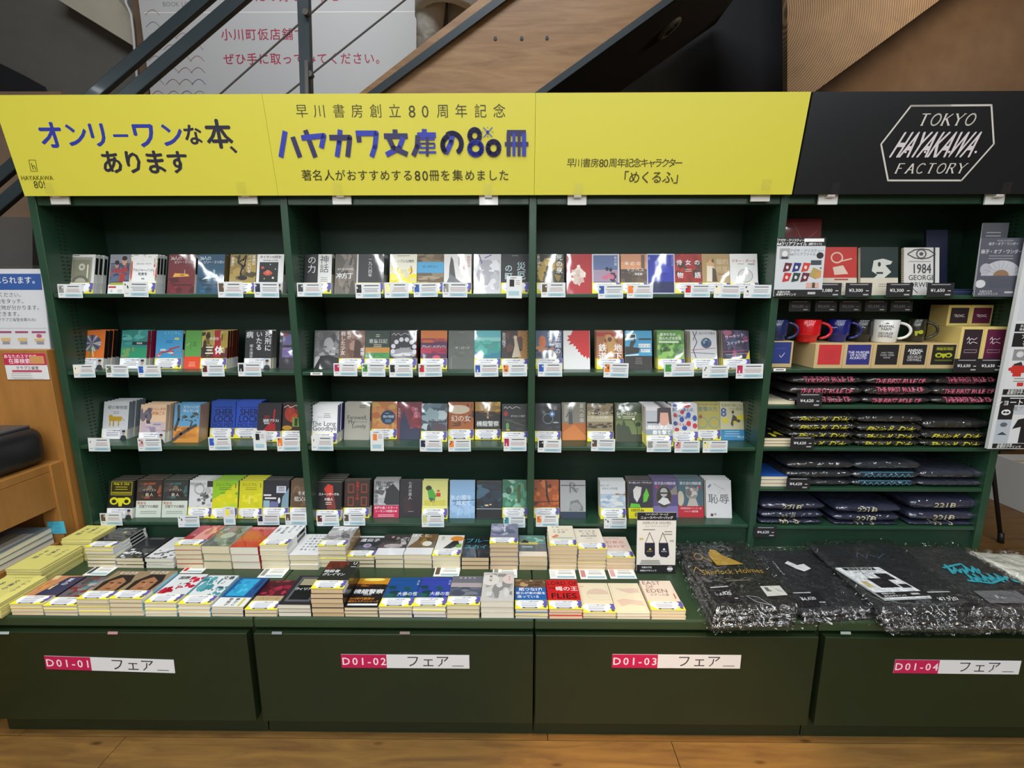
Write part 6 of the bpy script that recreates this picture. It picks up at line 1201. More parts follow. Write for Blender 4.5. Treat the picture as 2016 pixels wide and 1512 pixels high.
o, wd, ht = panel(1779, 1849, 486, 580, .03, 'c8c6c2', [Lk([(.1, .86), (.3, .95), (.5, .97), (.7, .95), (.88, .86), (.7, .78), (.5, .76), (.3, .78), (.1, .86)], .035, '4c4c4e'), E(.49, .865, .15, .10, '4c4c4e', 20), E(.49, .865, .11, .075, 'c8c6c2', 20), E(.49, .865, .06, .04, '4c4c4e', 16),
      T('1984', .50, .56, .38, '3a3a3e', .02, sx=.72), T('GEORGE', .5, .37, .20, '3a3a3e', .01, sx=.95), T('ORWELL', .52, .22, .20, '3a3a3e', .01, sx=.95), Lk([(.1, .04), (.25, .14), (.4, .04)], .02, '4a4a4c'), R(.83, 0, .88, 1, '26262e'), sub(.45, .70, 'g', 1, .8)], 'grey ring-bound notebook with an eye and big numerals', 'notebook', 'notebook', 'print', .012, 10, 'p', None, False, zs0)
sp2 = MB()
for k in range(22):
    zc_ = ht * (.05 + .9 * k / 21); sp2.tube([(-wd / 2 - .004 * math.sin(a) - .0, .006 - .008 * math.cos(a), zc_) for a in [i * PI / 4 for i in range(5)]], .0007, 5)
sp2.build('ring_binding', 'wire', o, kind='stuff')
panel(1826, 1868, 450, 562, .115, '18203c', [], 'navy notebook leaning at the back behind the numeral notebook', 'notebook', 'notebook', 'print', .012, 10, 'k', None, False, zs0)
panel(1550, 1620, 430, 500, .13, '8a2c30', [E(.3, .3, .22, .12, 'b89c90'), Lk([(.2, .95), (.5, .7), (.9, .85)], .01, 'c08080'), Lk([(.1, .7), (.6, .5), (.95, .6)], .01, 'b07070')], 'red clear-file set in a glossy bag at the back left', 'folder', 'clear_file_pack', 'gloss', .006, 6, 'w', None, True, zs0)
fan = [T('MADE IN JAPAN', .55, .955, .05, '9a9aa0'), T('扇子・オブ・ワンダー', .52, .90, .072, 'd0d0d4', .0, sp=-.05), T('扇子・オブ・ワンダー', .50, .77, .10, 'c8c8cc', .01, sp=-.05), sub(.5, .69, '8a8a90', 2, .7), E(.55, .36, .46, .26, 'b4b6bc', 24, 0, 180), E(.55, .36, .18, .10, '8a6c50', 16, 0, 180), E(.18, .47, .13, .10, 'a8a8b0', 18), E(.1, .22, .12, .07, 'c8c8cc', 16), R(.3, .16, .9, .30, '4c4e5a'), T('お話の力を', .25, .09, .06, 'c0c0c4'), T('未来のデザインで', .3, .045, .06, 'c0c0c4', sp=-.05), R(.68, .06, .88, .09, 'b0b0b0')] + [Lk([(.55 + .18 * math.cos(a), .36 + .1 * math.sin(a)), (.55 + .46 * math.cos(a), .36 + .26 * math.sin(a))], .004, '8c8c94') for a in [.3 * i for i in range(1, 10)]]
panel(1918, 2003, 470, 584, -.016, '50525e', fan, 'grey display card with a folding fan picture', 'sign', 'display_card', lean=3)
panel(1930, 1981, 441, 500, .02, '4a4c52', [T('¥3,850', .40, .66, .22, 'c8c8cc', .03), sub(.45, .86, '8c8c94', 2, .7)], 'small grey price card rising behind the fan card', 'card', 'price_card', lean=2, zfloor=SP_ + .03 if False else zs0)
for k in range(3):
    A, B = P(1870, 575, .02), P(1908, 575, .02)
    pr = MB().box(0, .078, 0, .12, 0, .007, ('2c3450', '3c4460', '24304c')[k]); o = pr.build('folded_fan_pack', 'glaze', label='thin clear-bagged navy pack by the fan card, ' + ('lowest', 'middle', 'uppermost')[k], cat='pack', bevel=.002)
    o.location = (A.x + .004 * k, .02, zs0 + .0075 * k); o['group'] = 'flat navy packs by the fan card'
# white info board with product sheets at the right end
BY = -.035
def bp(px, py): return P(px, py, BY)
xl = bp(1999, 600).x
zb1, zt1b = zat(881, BY), 1.95
o = empty('product_board', (xl, BY, zb1), label='white board with black-headed product sheets at the right edge', cat='board')
bw = .42; bh = zt1b - zb1
MB().box(0, bw, 0, .012, 0, bh).build('board', 'white', o)
def sheet(ya, yb, ops, k):
    z0, z1 = zat(yb, BY) - zb1, zat(ya, BY) - zb1
    pr = Print(bw - .03, z1 - z0, .014, z0, -.0012); pr.box(.014, bw - .016, -.0012, -.0002, z0, z1, 'd4d6d8'); pr.run(ops); pr.build('product_sheet', 'print', o)
HD = [R(0, 0, 1, .09, '1a181a'), T('お話の力を', .12, .065, .030, 'w', .01), T('未来のデザインで', .16, .025, .030, 'w', .01)]
MUGS = [R(0, .78, 1, 1, '1a181a'), T('アガサ・クリスティー', .30, .94, .045, 'w', .01), T('名作マグカップ', .34, .84, .07, 'w', .02), R(.03, .56, .16, .74, '8a8a8a'), E(.095, .66, .035, .05, 'd0d0d0'), sub(.35, .7, 'g', 3, .3), Q([(.05, .50), (.12, .54), (.14, .48), (.07, .44)], '2c2c30'), R(.04, .36, .30, .48, 'c03028'), R(.06, .30, .14, .44, 'c03028'), E(.03, .42, .02, .03, 'c03028'), R(.12, .14, .18, .20, 'c03028'), R(.45, .2, .6, .4, '2c3070'), sub(.2, .26, 'g', 2, .3)] + HD
TEE = [R(0, .84, 1, 1, '1a181a'), sub(.2, .965, 'w', 1, .3), T('ショートスリーブTシャツ', .34, .89, .07, 'w', .02, sp=-.05), R(0, .56, .14, .84, '1c1a1c'), E(.07, .70, .045, .055, 'e0e0e0', 16), E(.055, .70, .015, .02, '1c1a1c'), E(.085, .70, .015, .02, '1c1a1c'), R(.14, .66, .9, .84, 'b8bec4'), T('黒アンリティ', .28, .77, .05, 'g'), R(0, .10, .14, .56, 'b0b8c0'), E(.07, .46, .035, .045, '5c6068'), Q([(.02, .26), (.07, .32), (.12, .26)], '3c4048'), Q([(.24, .10), (.24, .42), (.16, .38), (.20, .56), (.28, .60), (.36, .57), (.44, .60), (.52, .56), (.56, .38), (.48, .42), (.48, .10)], '1c1c1e'), R(.3, .44, .42, .48, 'a8a828'), E(.36, .38, .05, .04, 'a8a828')] + HD
TOP = [R(.0, .12, 1, 1, 'c8ccd2'), E(.2, .30, .06, .09, '3a3840', 16), R(.3, .5, .9, .9, '6a6c74'), T('トートバッグ', .5, .95, .06, 'G')] + HD
sheet(420, 588, TOP, 0) if False else sheet(478, 652, TOP, 0)
sheet(655, 775, MUGS, 1)
sheet(779, 879, TEE, 2)

# ---------------- bagged goods on the display top ----------------
def bil(c, u, v):
    return c[0] * (1 - u) * (1 - v) + c[1] * u * (1 - v) + c[2] * u * v + c[3] * (1 - u) * v
def bagged(name, px4, h, th, col, seed, label, ops=None, W=.28, H=.34, label_cat='shirt', group=None, film=True, under=0, wavy=.003):
    """px4: near-left, near-right, far-right, far-left"""
    c = [PZ(px, py, ZT + h) for px, py in px4]; cc = sum(c, Vector()) / 4; org = Vector((cc.x, cc.y, ZT + h - th))
    o = empty(name, org, label=label, cat=label_cat)
    if group: o['group'] = group
    c = [p - org for p in c]
    def top(u, v):
        p = bil(c, u, v); e = min(u, 1 - u, v, 1 - v); fall = max(0.0, 1 - e / .06) ** 2
        z = th * (1 - .55 * fall) + wavy * hn(u * 5, v * 6, 0, seed) * (1 - fall * .6)
        return Vector((p.x, p.y, z))
    n = 26; mb = MB()
    for j in range(n + 1):
        for i in range(n + 1):
            mb.v.append(tuple(top(i / n, j / n)))
    N1 = (n + 1) ** 2
    for j in range(n + 1):
        for i in range(n + 1):
            p = bil(c, i / n, j / n); mb.v.append((p.x * .99, p.y * .99, 0.0006))
    for j in range(n):
        for i in range(n):
            a = j * (n + 1) + i; mb.f.append((a, a + 1, a + n + 2, a + n + 1)); mb.f.append((N1 + a + n + 1, N1 + a + n + 2, N1 + a + 1, N1 + a))
    for k in range(n):
        for a, b in ((k, k + 1), (n * (n + 1) + k + 1, n * (n + 1) + k)): mb.f.append((a + N1, b + N1, b, a))
        for a, b in ((k * (n + 1) + n, (k + 1) * (n + 1) + n), ((k + 1) * (n + 1), k * (n + 1))): mb.f.append((a + N1, b + N1, b, a))
    mb.c = [C3(col)] * len(mb.f)
    mb.build('folded_cloth', 'bag', o, smooth=True)
    if ops:
        pr = Print(W, H, 0, 0, 0); pr.run(ops)
        def xf(p):
            q = top(min(1, max(0, p.x / W)), min(1, max(0, p.z / H))); return q + Vector((0, 0, .003 - p.y))
        me = pr.mesh('print', xf); me.materials.append(M['print']); inst(me, 'print', o, kind='stuff')
    if film:
        fb = MB(); n = 44
        for j in range(n + 1):
            for i in range(n + 1):
                u = -.05 + 1.10 * i / n; v = -.055 + 1.11 * j / n; p = bil(c, u, v)
                e = min(u, 1 - u, v, 1 - v)
                z = th + .0078 + .0022 * hn(u * 17, v * 13, 0, seed + 2) + .0022 * abs(math.sin(u * 23 + v * 31 + 3 * math.sin(v * 9 + seed))) if e > 0 else max(.001, th * (.55 + .45 * math.sin(i * 1.7 + j * 2.3 + seed)))
                fb.v.append((p.x + .005 * math.sin(j * 1.1 + seed) * (e < 0), p.y + .005 * math.sin(i * 1.3 + seed) * (e < 0), z))
        for j in range(n):
            for i in range(n):
                a = j * (n + 1) + i; fb.f.append((a, a + 1, a + n + 2, a + n + 1)); fb.c.append(C3('w'))
        fb.build('plastic_bag', 'film', o, smooth=True)
    return o
GOLD = 'b08c34'
HOL = [Q([(.36, .60), (.33, .72), (.35, .80), (.41, .86), (.48, .84), (.52, .76), (.62, .68), (.72, .60)], GOLD), Lk([(.17, .80), (.13, .76), (.14, .71), (.20, .70), (.24, .74), (.22, .79), (.17, .80)], .010, GOLD), Lk([(.24, .73), (.33, .66)], .014, GOLD),
       T('Sherlock Holmes', .50, .50, .125, GOLD, .0, sx=.93, shear=.12), Lk([(.0, .52), (.06, .58), (.1, .54)], .010, GOLD), Lk([(.35, .40), (.5, .36), (.6, .40), (.7, .38)], .005, '8a8a80'), sub(.5, .36, '7a7260', 1, .4),
       R(.05, .10, .38, .30, '1c1418'), sub(.2, .28, 'c8c0c0', 1, .28), T('¥8,820', .2, .20, .07, 'e0dcdc', .03), sub(.3, .13, 'b0a8a8', 1, .1), R(.70, .14, .95, .27, 'd0cec4'), R(.74, .20, .84, .25, '6a6a60'), sub(.86, .24, 'g', 1, .1), Lk([(.45, .16), (.58, .14), (.66, .04), (.52, .08), (.45, .16)], .006, 'b8b8c0')]
bagged('tote_bag_pack', [(1400, 1232), (1566, 1226), (1462, 1088), (1332, 1092)], .014, .014, '141414', 1, 'lowest clear-bagged black pack under the gold-printed one', None, label_cat='shirt', group='bagged black goods on the display top')
bagged('tote_bag_pack', [(1404, 1220), (1570, 1212), (1463, 1079), (1331, 1082)], .030, .011, '161512', 2, 'middle clear-bagged black pack under the gold-printed one', None, group='bagged black goods on the display top')
bagged('tote_bag_pack', [(1411, 1204), (1578, 1196), (1466, 1066), (1332, 1070)], .050, .015, '17150f', 3, 'clear-bagged black pack with gold script and bird-like figure', HOL, group='bagged black goods on the display top')
ICON = [V('FOUNTAIN', .18, .76, .035, 'd8d8d8'), Q([(.34, .72), (.42, .76), (.5, .68), (.62, .70), (.66, .62), (.52, .58), (.44, .62)], 'dcdcda'), R(.02, .08, .42, .27, '141216'), T('¥4,620', .22, .18, .07, 'd8d8d8', .03), sub(.2, .25, 'b8b8b8', 1, .3), sub(.35, .11, 'b8b8b8', 1, .1)]
bagged('shirt_pack', [(1583, 1222), (1738, 1212), (1592, 1086), (1480, 1086)], .012, .012, '17171a', 5, 'lower clear-bagged black pack under the small white emblem one', None, group='bagged black goods on the display top')
bagged('shirt_pack', [(1580, 1209), (1738, 1200), (1592, 1080), (1478, 1081)], .030, .013, '18181c', 6, 'clear-bagged black pack with a small white emblem', ICON, group='bagged black goods on the display top')
bagged('shirt_pack', [(1745, 1236), (1930, 1236), (1760, 1084), (1605, 1086)], .010, .010, '1a181a', 7, 'lowest bagged black pack beneath the white picture card', None, group='bagged black goods on the display top')
bagged('shirt_pack', [(1742, 1222), (1932, 1216), (1755, 1076), (1596, 1078)], .030, .015, '191a1c', 8, 'middle bagged black pack beneath the white picture card', None, group='bagged black goods on the display top')
BLK = [Lk([(.35, .70), (.42, .78), (.45, .69), (.52, .76), (.60, .70), (.70, .75)], .012, '4a4e60'), R(.52, .02, .98, .20, '17151a'), T('¥7,920', .75, .10, .07, 'd8d8d8', .03), sub(.75, .18, 'b8b8b8', 1, .3)]
bagged('shirt_pack', [(1740, 1204), (1936, 1194), (1752, 1064), (1588, 1068)], .052, .017, '1a1b1d', 9, 'top bagged black pack carrying the white picture card', BLK, group='bagged black goods on the display top')
bagged('shirt_pack', [(1925, 1232), (2110, 1232), (1925, 1090), (1790, 1092)], .016, .016, '242224', 10, 'lower bagged charcoal pack under the cyan-printed one', None, group='bagged black goods on the display top')
CY = [*[Lk([(x_, .50 + .04 * (k_ % 2)), (x_ + .05, .64 - .03 * (k_ % 3)), (x_ + .04, .52), (x_ + .10, .58)], .026, '38a8b8') for k_, x_ in enumerate((.30, .38, .46, .54, .62))], *[Lk([(x_, .38), (x_ + .04, .50), (x_ + .06, .40), (x_ + .11, .46)], .026, '38a8b8') for x_ in (.42, .51, .60, .69, .78)], Lk([(.28, .60), (.60, .66)], .03, '38a8b8'), Lk([(.35, .40), (.6, .36), (.9, .44)], .03, '38a8b8'), E(.95, .40, .05, .03, '38a8b8'), R(.25, .10, .75, .26, '6a6a6c'), T('¥4,950', .5, .18, .07, 'd8d8d8', .02)]
bagged('shirt_pack', [(1925, 1206), (2112, 1206), (1885, 1072), (1757, 1074)], .042, .020, '2c2a2a', 11, 'bagged charcoal pack with bright cyan script', CY, group='bagged black goods on the display top')
bagged('shirt_pack', [(2120, 1190), (2290, 1190), (2060, 1090), (1892, 1082)], .030, .028, 'd8d6c8', 12, 'clear-bagged white pack at the right end of the display top', None)
# white picture card on the black pack
cw = [PZ(px, py, ZT + .060) for px, py in ((1742, 1180), (1834, 1176), (1730, 1117), (1645, 1118))]
cc = sum(cw, Vector()) / 4
pr = Print(.17, .21, 0, 0, 0)
pr.R(0, 0, 1, 1, 'd8dadc'); pr.run([R(.12, .9, .85, .99, '201c20'), T('トートバッグ', .5, .945, .10, 'w', .03), sub(.5, .85, 'g', 2, .7, .04), R(.3, .32, .72, .62, '201a1e'), Lk([(.36, .62), (.4, .80), (.6, .62)], .015, '201a1e'), R(.62, .56, .92, .78, '1c1a1e'), R(.76, .30, .96, .42, '1c1a1e'), R(.06, .34, .2, .54, 'b8a878'), R(0, .04, 1, .19, '1a181a'), T('お話の力を', .25, .15, .06, 'w'), T('未来のデザインで', .32, .08, .06, 'w'), R(.7, .09, .88, .14, 'b0b0b0')])
oo = empty('picture_card', cc, label='white picture card of black bags lying on the black pack', cat='card')
cl_ = [p - cc for p in cw]
me = pr.mesh('printed_sheet', lambda p: bil(cl_, p.x / .17, p.z / .21) + Vector((0, 0, .0008 - p.y * .5))); me.materials.append(M['print']); inst(me, 'printed_sheet', oo)
sb_ = MB(); n4 = [tuple(bil(cl_, u, v) + Vector((0, 0, z))) for z in (-.005, .0005) for u, v in ((0, 0), (1, 0), (1, 1), (0, 1))]
sb_.v = n4; sb_.f = [(3, 2, 1, 0), (4, 5, 6, 7), (0, 1, 5, 4), (1, 2, 6, 5), (2, 3, 7, 6), (3, 0, 4, 7)]; sb_.c = [C3('w')] * 6; sb_.build('foam_board', 'white', oo)
# standing display card for the newspaper bags
hl = [R(0, .87, 1, 1, '1c1418'), T('シャーロック・ホームズ', .5, .97, .058, 'w', .02, sp=-.08), T('ニュースペーパーバッグ', .5, .915, .082, 'w', .025, sp=-.08), T('SHERLOCK HOLMES', .5, .83, .095, '5a4a40', .0, sx=.85), T('ニュースペーパーバッグ', .5, .775, .06, '5a4a40', .0, sp=-.05),
      Q([(.20, .50), (.46, .50), (.47, .30), (.40, .26), (.26, .27), (.20, .32)], '1c1a2c'), Lk([(.22, .50), (.32, .67), (.44, .50)], .014, '4a2c28'), Q([(.56, .50), (.80, .50), (.84, .30), (.78, .26), (.62, .27), (.57, .32)], '1c1a2c'), Lk([(.57, .50), (.66, .67), (.78, .50)], .014, '4a2c28'),
      T('Sherlock', .33, .36, .04, 'c8a848'), T('Sherlock', .70, .36, .04, 'e0e0e0'), Q([(.30, .38), (.34, .42), (.38, .38)], 'c8a848'), Q([(.66, .38), (.70, .42), (.74, .38)], 'e0e0e0'), R(.06, .55, .16, .58, 'c8a868'), R(.84, .52, .95, .55, 'b0a8a0'), sub(.3, .71, '8a8078', 1, .4), sub(.8, .68, '8a8078', 2, .25), sub(.35, .20, 'g', 3, .6, .025), R(0, 0, 1, .135, '1c1418'), T('お話の力を', .26, .095, .055, 'w', .01), T('未来のデザインで', .30, .04, .055, 'w', .01, sp=-.02), E(.86, .07, .08, .05, '8a8a88', 6), R(.79, .055, .93, .085, 'e0e0e0')]
A, B = PZ(1253, 1128, ZT), PZ(1330, 1130, ZT)
wd = B.x - A.x; yq = A.y; ht = (zat(1009, yq + .02) - ZT)
o = empty('display_stand_card', ((A.x + B.x) / 2, yq, ZT + .0005), (math.radians(-7), 0, 0), label='upright white card picturing two dark bags, on the display top', cat='sign')
pr = Print(wd, ht, -wd / 2, 0, 0); pr.box(-wd / 2, wd / 2, 0, .001, 0, ht, 'e0d8cc'); pr.run(hl); pr.build('printed_sheet', 'print', o)
MB().box(-wd / 2, wd / 2, .0012, .005, 0, ht).build('foam_board', 'white', o)
MB().bar((0, .006, ht * .6), (0, .05, .004), .03, .002).build('strut', 'white', o)
MB().box(-wd / 2, wd / 2, -.004, .012, 0, .006).build('foot', 'black', o)

# ---------------- wooden kiosk on the left ----------------
KX = P(130, 906, 0.0).x     # plane of its side
KB = -.02                   # front of the back board
zkt = zat(690, KB)
zled = P(130, 906, KB).z
ko = empty('wooden_kiosk', (KX - .5, KB, 0), label='orange-brown wooden search kiosk desk left of the bookcases', cat='desk')
def kb(name, x0, x1, y0, y1, z0, z1, m='kiosk', bevel=.002):
    return MB().box(x0 - KX + .5, x1 - KX + .5, y0 - KB, y1 - KB, z0, z1).build(name, m, ko, bevel=bevel)
kb('back_board', KX - 1.0, -1.845, KB, .10, 0, zkt)
kb('ledge', KX - 1.0, KX, -1.0, KB - .001, zled - .03, zled)
zf = P(115, 990, -.03).z
kb('fascia', KX - .03, KX, -1.0, KB - .001, zf, zled - .031)
kb('post', KX - .06, KX + .008, KB - .05, KB - .0005, .02, zled - .001)
zsh = P(140, 1075, -.1).z
kb('lower_shelf', KX - 1.0, KX - .012, -1.0, KB - .052, zsh - .05, zsh)
kb('lower_panel', KX - .03, KX + .0, -1.0, KB - .052, .02, zsh - .051)
# pink sticker sheet on the back board
pr = Print(.125, .075, 0, 0, 0)
q = P(15, 747, KB - .003); q2 = P(98, 747, KB - .003); wd = q2.x - q.x; ht = zat(695, KB) - zat(747, KB)
pr = Print(wd, ht, 0, 0, 0); pr.box(0, wd, 0, .001, 0, ht, 'd8d8d8'); pr.run([R(0, .55, 1, 1, 'b82448'), T('あなたのスマホで', .40, .88, .10, 'f0e0e4', .01), T('在庫検索!', .38, .70, .13, 'f0e0e4', .02), R(.62, .6, .95, .9, 'c89058'), T('クラブ三省堂', .52, .44, .09, '4a4a4a', .01), R(.15, .28, .85, .36, 'b84860'), sub(.35, .22, 'g', 3, .6, .08), ('lines', .05, .95, [.02], .01, 'g')])
o = pr.build('notice_sheet', 'print', label='red and white notice sheet stuck on the kiosk back board', cat='notice'); o.location = q
# blue sticky note
q = P(97, 1052, KB - .054); pr = Print(.068, .050, 0, 0, 0); pr.box(0, .068, 0, .0008, 0, .052, '48b4d4'); pr.run([sub(.5, .85, '1c4c5c', 1, .6), sub(.6, .5, '1c4c5c', 1, .4), sub(.45, .2, '1c4c5c', 1, .5)])
o = pr.build('sticky_note', 'print', label='bright blue sticky note with handwriting on the kiosk', cat='note'); o.location = q; o.rotation_euler = (0, -.05, 0)
o.location.y = KB - .0525
# receipt printer on the ledge
a = P(0, 945, -.25)
po_ = empty('receipt_printer', (KX - .12, -.22, zled + .0005), label='black rounded receipt printer on the kiosk ledge', cat='printer')
def rbox(name, hx, hy, hz, r, m, par, seg=6):
    bm = [(-hx, -hy), (hx, -hy), (hx, hy), (-hx, hy)]; me = MB().box(-hx, hx, -hy, hy, 0, hz)
    o = me.build(name, m, par); b = o.modifiers.new('bevel', 'BEVEL'); b.width = r; b.segments = seg
    for p in o.data.polygons: p.use_smooth = True
    return o
rbox('housing', .11, .18, .15, .045, 'black', po_)
lid = rbox('lid', .085, .10, .012, .005, mat('printer_lid', (.05, .055, .065), .3), po_, 3); lid.location = (-.005, .05, .146)
pr = Print(.066, .026, 0, 0, 0); pr.box(0, .066, 0, .0006, 0, .026, 'c8c8c0'); pr.run([sub(.5, .8, 'G', 3, .8, .25)]); lb_ = pr.build('asset_label', 'print', po_); lb_.location = (.1105, -.16, .02); lb_.rotation_euler = (0, 0, PI / 2)
# magazines on the lower shelf
for k in range(3):
    m_ = empty('magazine', (KX - .13, -.22, zsh + .0005 + .022 * k), (0, 0, .03 * k), label='pale magazine on the kiosk lower shelf, ' + ('bottom', 'middle', 'top')[k] + ' of three', cat='magazine', group='magazines on the kiosk lower shelf')
    MB().box(-.105, .105, -.14, .14, .001, .020).build('pages', 'pages2', m_)
    pr = MB().box(-.107, .107, -.142, .142, .0203, .021, ('6a7480', '8a9088', '7c8c94')[k])
    for u in range(4): pr.box(-.09 + .045 * u, -.06 + .05 * u, -.1, .09, .0211, .0213, ('c8ccd0', '5a6c8c', '9a9a7c', 'd0ccc0')[u])
    pr.build('cover', 'print', m_)
# acrylic notice stand on top
q = P(103, 686, KB - .0); xr = P(96, 684, KB + .03).x
ao = empty('acrylic_notice_stand', (xr, KB + .035, zkt + .0005), (math.radians(-4), 0, 0), label='white and blue notice in a clear acrylic stand on the kiosk', cat='sign')
ht = zat(528, KB + .04) - zkt; wd = .36
pr = Print(wd, ht, -wd, 0, 0); pr.box(-wd, 0, 0, .001, 0, ht, 'd8dade')
pr.run([R(0, .74, .985, .94, '2a58a0'), T('在庫がしらべられます。', .965, .86, .082, 'w', .02, al='r'), T('お気軽にご利用ください。', .78, .68, .055, '4a4a50', .0, al='r'), T('検索をタッチ。', .80, .60, .055, '4a4a50', .0, al='r'), T('在庫と所在地が分かります。', .96, .52, .055, '4a4a50', .0, al='r'), T('印刷できます。', .74, .44, .055, '4a4a50', .0, al='r'), T('(クラブ三省堂会員のみ)', .88, .37, .04, '6a6a70', .0, al='r'), Lk([(.02, .26), (.985, .26)], .003, '9aa8b0'),
        R(.45, .20, .60, .225, 'a04870'), R(.64, .20, .78, .225, 'a04870'), R(.82, .20, .97, .225, 'a04870'), R(.48, .10, .58, .14, 'd8b878'), R(.66, .10, .76, .14, 'd8b878'), E(.895, .165, .03, .025, 'c05070', 12), R(.84, .10, .95, .13, 'd8b878'), sub(.53, .08, '8a8a90', 2, .1, .02), sub(.72, .08, '8a8a90', 2, .1, .02), sub(.9, .08, '8a8a90', 2, .1, .02)])
pr.build('notice_sheet', 'print', ao)
fr = MB(); fr.box(-wd - .01, .006, .0015, .005, -.0, ht + .012); fr.build('acrylic_back', 'clear', ao)
fr = MB(); fr.box(-wd - .01, .006, -.005, -.002, -.0, ht + .012); fr.build('acrylic_front', 'clear', ao)
fe = MB(); fe.box(.006, .010, -.006, .006, 0, ht + .012); fe.build('acrylic_edge', mat('acrylic_edge', (.25, .27, .28), .2, .5), ao)

# ---------------- behind the right end: tripod, draped table, white box ----------------
ty = PZ(1970, 1068, .0)
hub = P(1900, 880, ty.y + .15)
t_ = empty('tripod', (hub.x, hub.y, 0), label='slim dark tripod with one leg showing on the floor at right', cat='tripod')
hz = 1.0
tip = Vector((ty.x - hub.x, ty.y - hub.y, .012))
for k in range(3):
    if k == 0: tp = tip
    else:
        a = math.atan2(tip.y, tip.x) + 2 * PI * k / 3; tp = Vector((math.cos(a), math.sin(a), 0)) * tip.xy.length; tp.z = .012
    lg = MB().tube([(tp.x * .08, tp.y * .08, hz), tuple(tp)], [.013, .011], 10).build('leg', 'black', t_, smooth=True)
    MB().tube([tuple(tp + Vector((-tp.x * .03, -tp.y * .03, .05))), (tp.x, tp.y, 0.0)], .016, 10).build('rubber_foot', 'black', lg, smooth=True)
MB().tube([(0, 0, hz - .1), (0, 0, 1.35)], .014, 10).build('column', 'black', t_, smooth=True)
MB().tube([(0, 0, hz - .03), (0, 0, hz + .04)], .035, 12).build('hub', 'black', t_, smooth=True)
da, db = P(1960, 885, 1.0), P(2240, 1000, 1.0)
zc2 = da.z; dr = empty('draped_table', ((da.x + db.x) / 2, 1.95, 0), label='table draped in black cloth behind the right bookcase', cat='table')
hw = .45; mb = MB(); n = 60; prof = []
for j, (z, ex) in enumerate(((.30, .06), (.5, .04), (.7, .02), (zc2 + .16, .0))):
    for i in range(n):
        t = 2 * PI * i / n; sx = math.copysign(abs(math.cos(t)) ** .35, math.cos(t)); sy = math.copysign(abs(math.sin(t)) ** .35, math.sin(t))
        k = 1 + (ex * (1 + .8 * math.sin(i * 2.1)))
        mb.v.append((sx * hw * k, sy * .25 * k, z))
for j in range(3):
    for i in range(n):
        a = j * n + i; b = j * n + (i + 1) % n; mb.f.append((a, b, b + n, a + n)); mb.c.append(C3('k'))
mb.f.append(tuple(3 * n + i for i in range(n))); mb.c.append(C3('k'))
mb.build('cloth', 'blackcloth', dr, smooth=True)
for sx in (-1, 1):
    for sy in (-1, 1):
        MB().box(sx * .36 - .015, sx * .36 + .015, sy * .18 - .015, sy * .18 + .015, 0, zc2).build('leg', 'black', dr)
MB().box(-.42, .42, -.22, .22, zc2, zc2 + .02).build('table_board', 'black', dr)
q = PZ(2016, 1010, 0.0)
wb = empty('white_carton', (q.x + .19, q.y + .1, 0), label='white carton on the floor at the far right edge', cat='box')
MB().box(-.2, .2, -.15, .15, 0, .34).build('carton_body', 'white', wb, bevel=.004)
MB().box(-.2, .2, -.012, .012, .3402, .341).build('packing_tape', 'card', wb)

# ---------------- person on the stairs ----------------
pp = P(890, 60, 1.12)
zst = (a0 + sl * (pp.x - a0.x)).z - .059
per = empty('person', (pp.x, 1.12, zst), (0, 0, math.radians(70)), label='person in a long grey coat standing on the stairs, cropped at the knees', cat='person')
def skin(name, joints, edges, m, par, sub_=2):
    me = bpy.data.meshes.new(name); me.from_pydata([j[:3] for j in joints], edges, [])
    o = bpy.data.objects.new(name, me); COL.objects.link(o)
    sm = o.modifiers.new('skin', 'SKIN'); sm.use_smooth_shade = True
    for i, j in enumerate(joints):
        r = j[3]; me.skin_vertices[0].data[i].radius = r if isinstance(r, tuple) else (r, r)
        me.skin_vertices[0].data[i].use_root = (i == 0)
    s2 = o.modifiers.new('sub', 'SUBSURF'); s2.levels = sub_; s2.render_levels = sub_
    me.materials.append(M[m]); o.parent = par
    return o
J = [(0, 0, .92, (.15, .11)), (0, 0, 1.15, (.14, .10)), (0, 0, 1.40, (.17, .10)), (0, 0, 1.50, .055), (0, .0, 1.60, .085), (0, -.01, 1.70, .09),
     (.10, 0, .86, .09), (.10, -.02, .48, .06), (.10, .01, .08, .042), (.10, -.13, .035, .036),
     (-.10, 0, .86, .09), (-.10, .06, .50, .06), (-.10, .10, .08, .042), (-.10, -.04, .035, .036),
     (.21, 0, 1.40, .055), (.25, .02, 1.12, .042), (.24, -.06, .88, .032), (.24, -.08, .80, .03),
     (-.21, 0, 1.40, .055), (-.25, .02, 1.12, .042), (-.24, -.06, .88, .032), (-.24, -.08, .80, .03)]
EJ = [(0, 1), (1, 2), (2, 3), (3, 4), (4, 5), (0, 6), (6, 7), (7, 8), (8, 9), (0, 10), (10, 11), (11, 12), (12, 13), (2, 14), (14, 15), (15, 16), (16, 17), (2, 18), (18, 19), (19, 20), (20, 21)]
skin('body', J, EJ, 'skin', per)
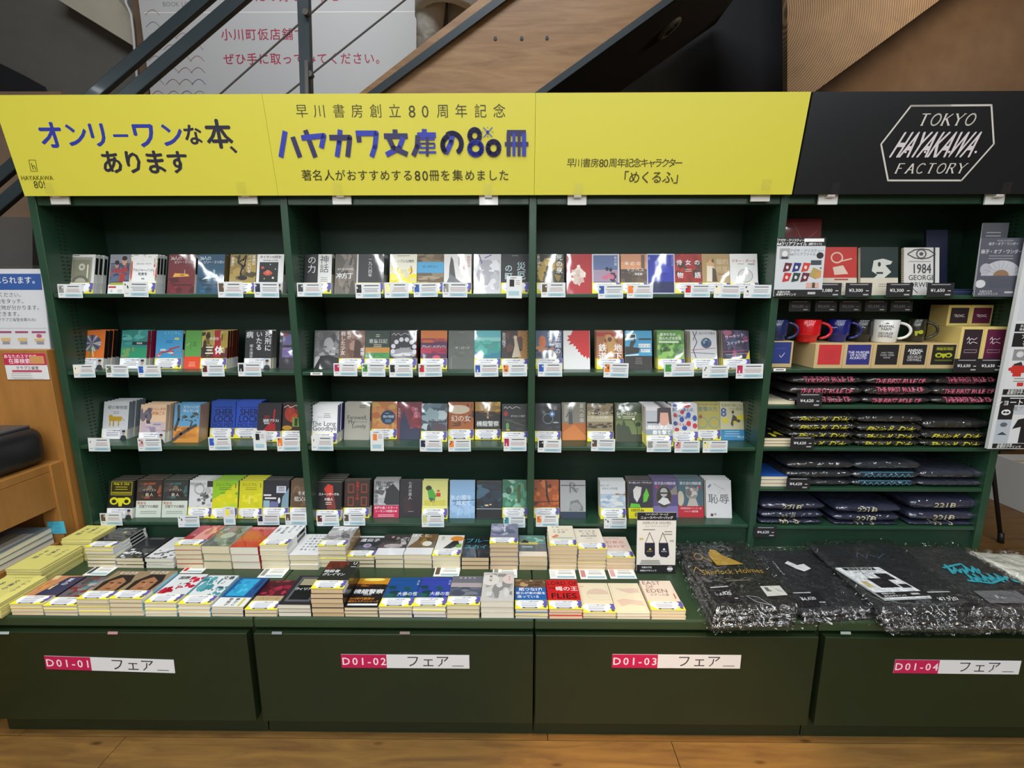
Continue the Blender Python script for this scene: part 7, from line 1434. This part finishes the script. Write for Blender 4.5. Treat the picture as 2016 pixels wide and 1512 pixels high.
# long coat
cv = MB(); n = 36
prof = [(.30, .20, .15), (.31, .24, .185), (.45, .235, .18), (.75, .21, .16), (1.0, .185, .145), (1.25, .20, .14), (1.42, .215, .13), (1.50, .10, .08)]
for z, rx, ry in prof:
    for i in range(n):
        t = 2 * PI * i / n; fold = 1 + .06 * math.sin(i * 1.05 * 3) * max(0, (1.2 - z))
        cv.v.append((rx * math.cos(t) * fold, ry * math.sin(t) * fold, z))
for j in range(len(prof) - 1):
    for i in range(n):
        a = j * n + i; b = j * n + (i + 1) % n; cv.f.append((a, b, b + n, a + n)); cv.c.append(C3('g'))
cv.build('coat', 'fabric', per, smooth=True)
for s in (-1, 1):
    MB().tube([(s * .19, 0, 1.42), (s * .255, .02, 1.13), (s * .245, -.07, .86)], [.075, .062, .055], 14).build('sleeve', 'fabric', per, smooth=True)
    hd_ = []
    for f in range(4):
        MB().tube([(s * .245 + (f - 1.5) * .017, -.085, .815), (s * .245 + (f - 1.5) * .018, -.10, .775), (s * .245 + (f - 1.5) * .018, -.095, .745 - .004 * (f in (1, 2)))], [.009, .008, .006], 8).build('finger', 'skin', per, smooth=True)
    MB().tube([(s * .245 - s * .02, -.085, .85), (s * .245 - s * .045, -.10, .82), (s * .245 - s * .048, -.11, .795)], [.011, .009, .007], 8).build('thumb', 'skin', per, smooth=True)
    MB().tube([(s * .10, (.01 if s > 0 else .10), .10), (s * .10, (-.02 if s > 0 else .06), .48), (s * .10, 0, .86)], [.065, .085, .11], 12).build('trouser_leg', 'fabric', per, smooth=True)
    MB().tube([(s * .10, (.03 if s > 0 else .13), .04), (s * .10, (-.10 if s > 0 else -.01), .04), (s * .10, (-.17 if s > 0 else -.08), .028)], [.042, .048, .028], 10).build('shoe', 'black', per, smooth=True)
hr = MB(); hr.lathe([(0, .115), (.06, .10), (.10, .05), (.108, 0), (.10, -.05), (.085, -.09)], 20); h_ = hr.build('hair', 'black', per, smooth=True); h_.location = (0, .015, 1.69)
for s in (-1, 1):
    MB().lathe([(0, .011), (.008, .008), (.011, 0), (.008, -.008), (0, -.011)], 10).build('eye', 'white', per, smooth=True).location = (s * .032, -.092, 1.66)
MB().tube([(0, -.095, 1.665), (0, -.118, 1.63), (0, -.098, 1.622)], [.008, .013, .009], 8).build('nose', 'skin', per, smooth=True)
MB().tube([(-.022, -.088, 1.595), (0, -.097, 1.593), (.022, -.088, 1.595)], .006, 8).build('mouth', mat('lip', (.35, .15, .13), .5), per, smooth=True)
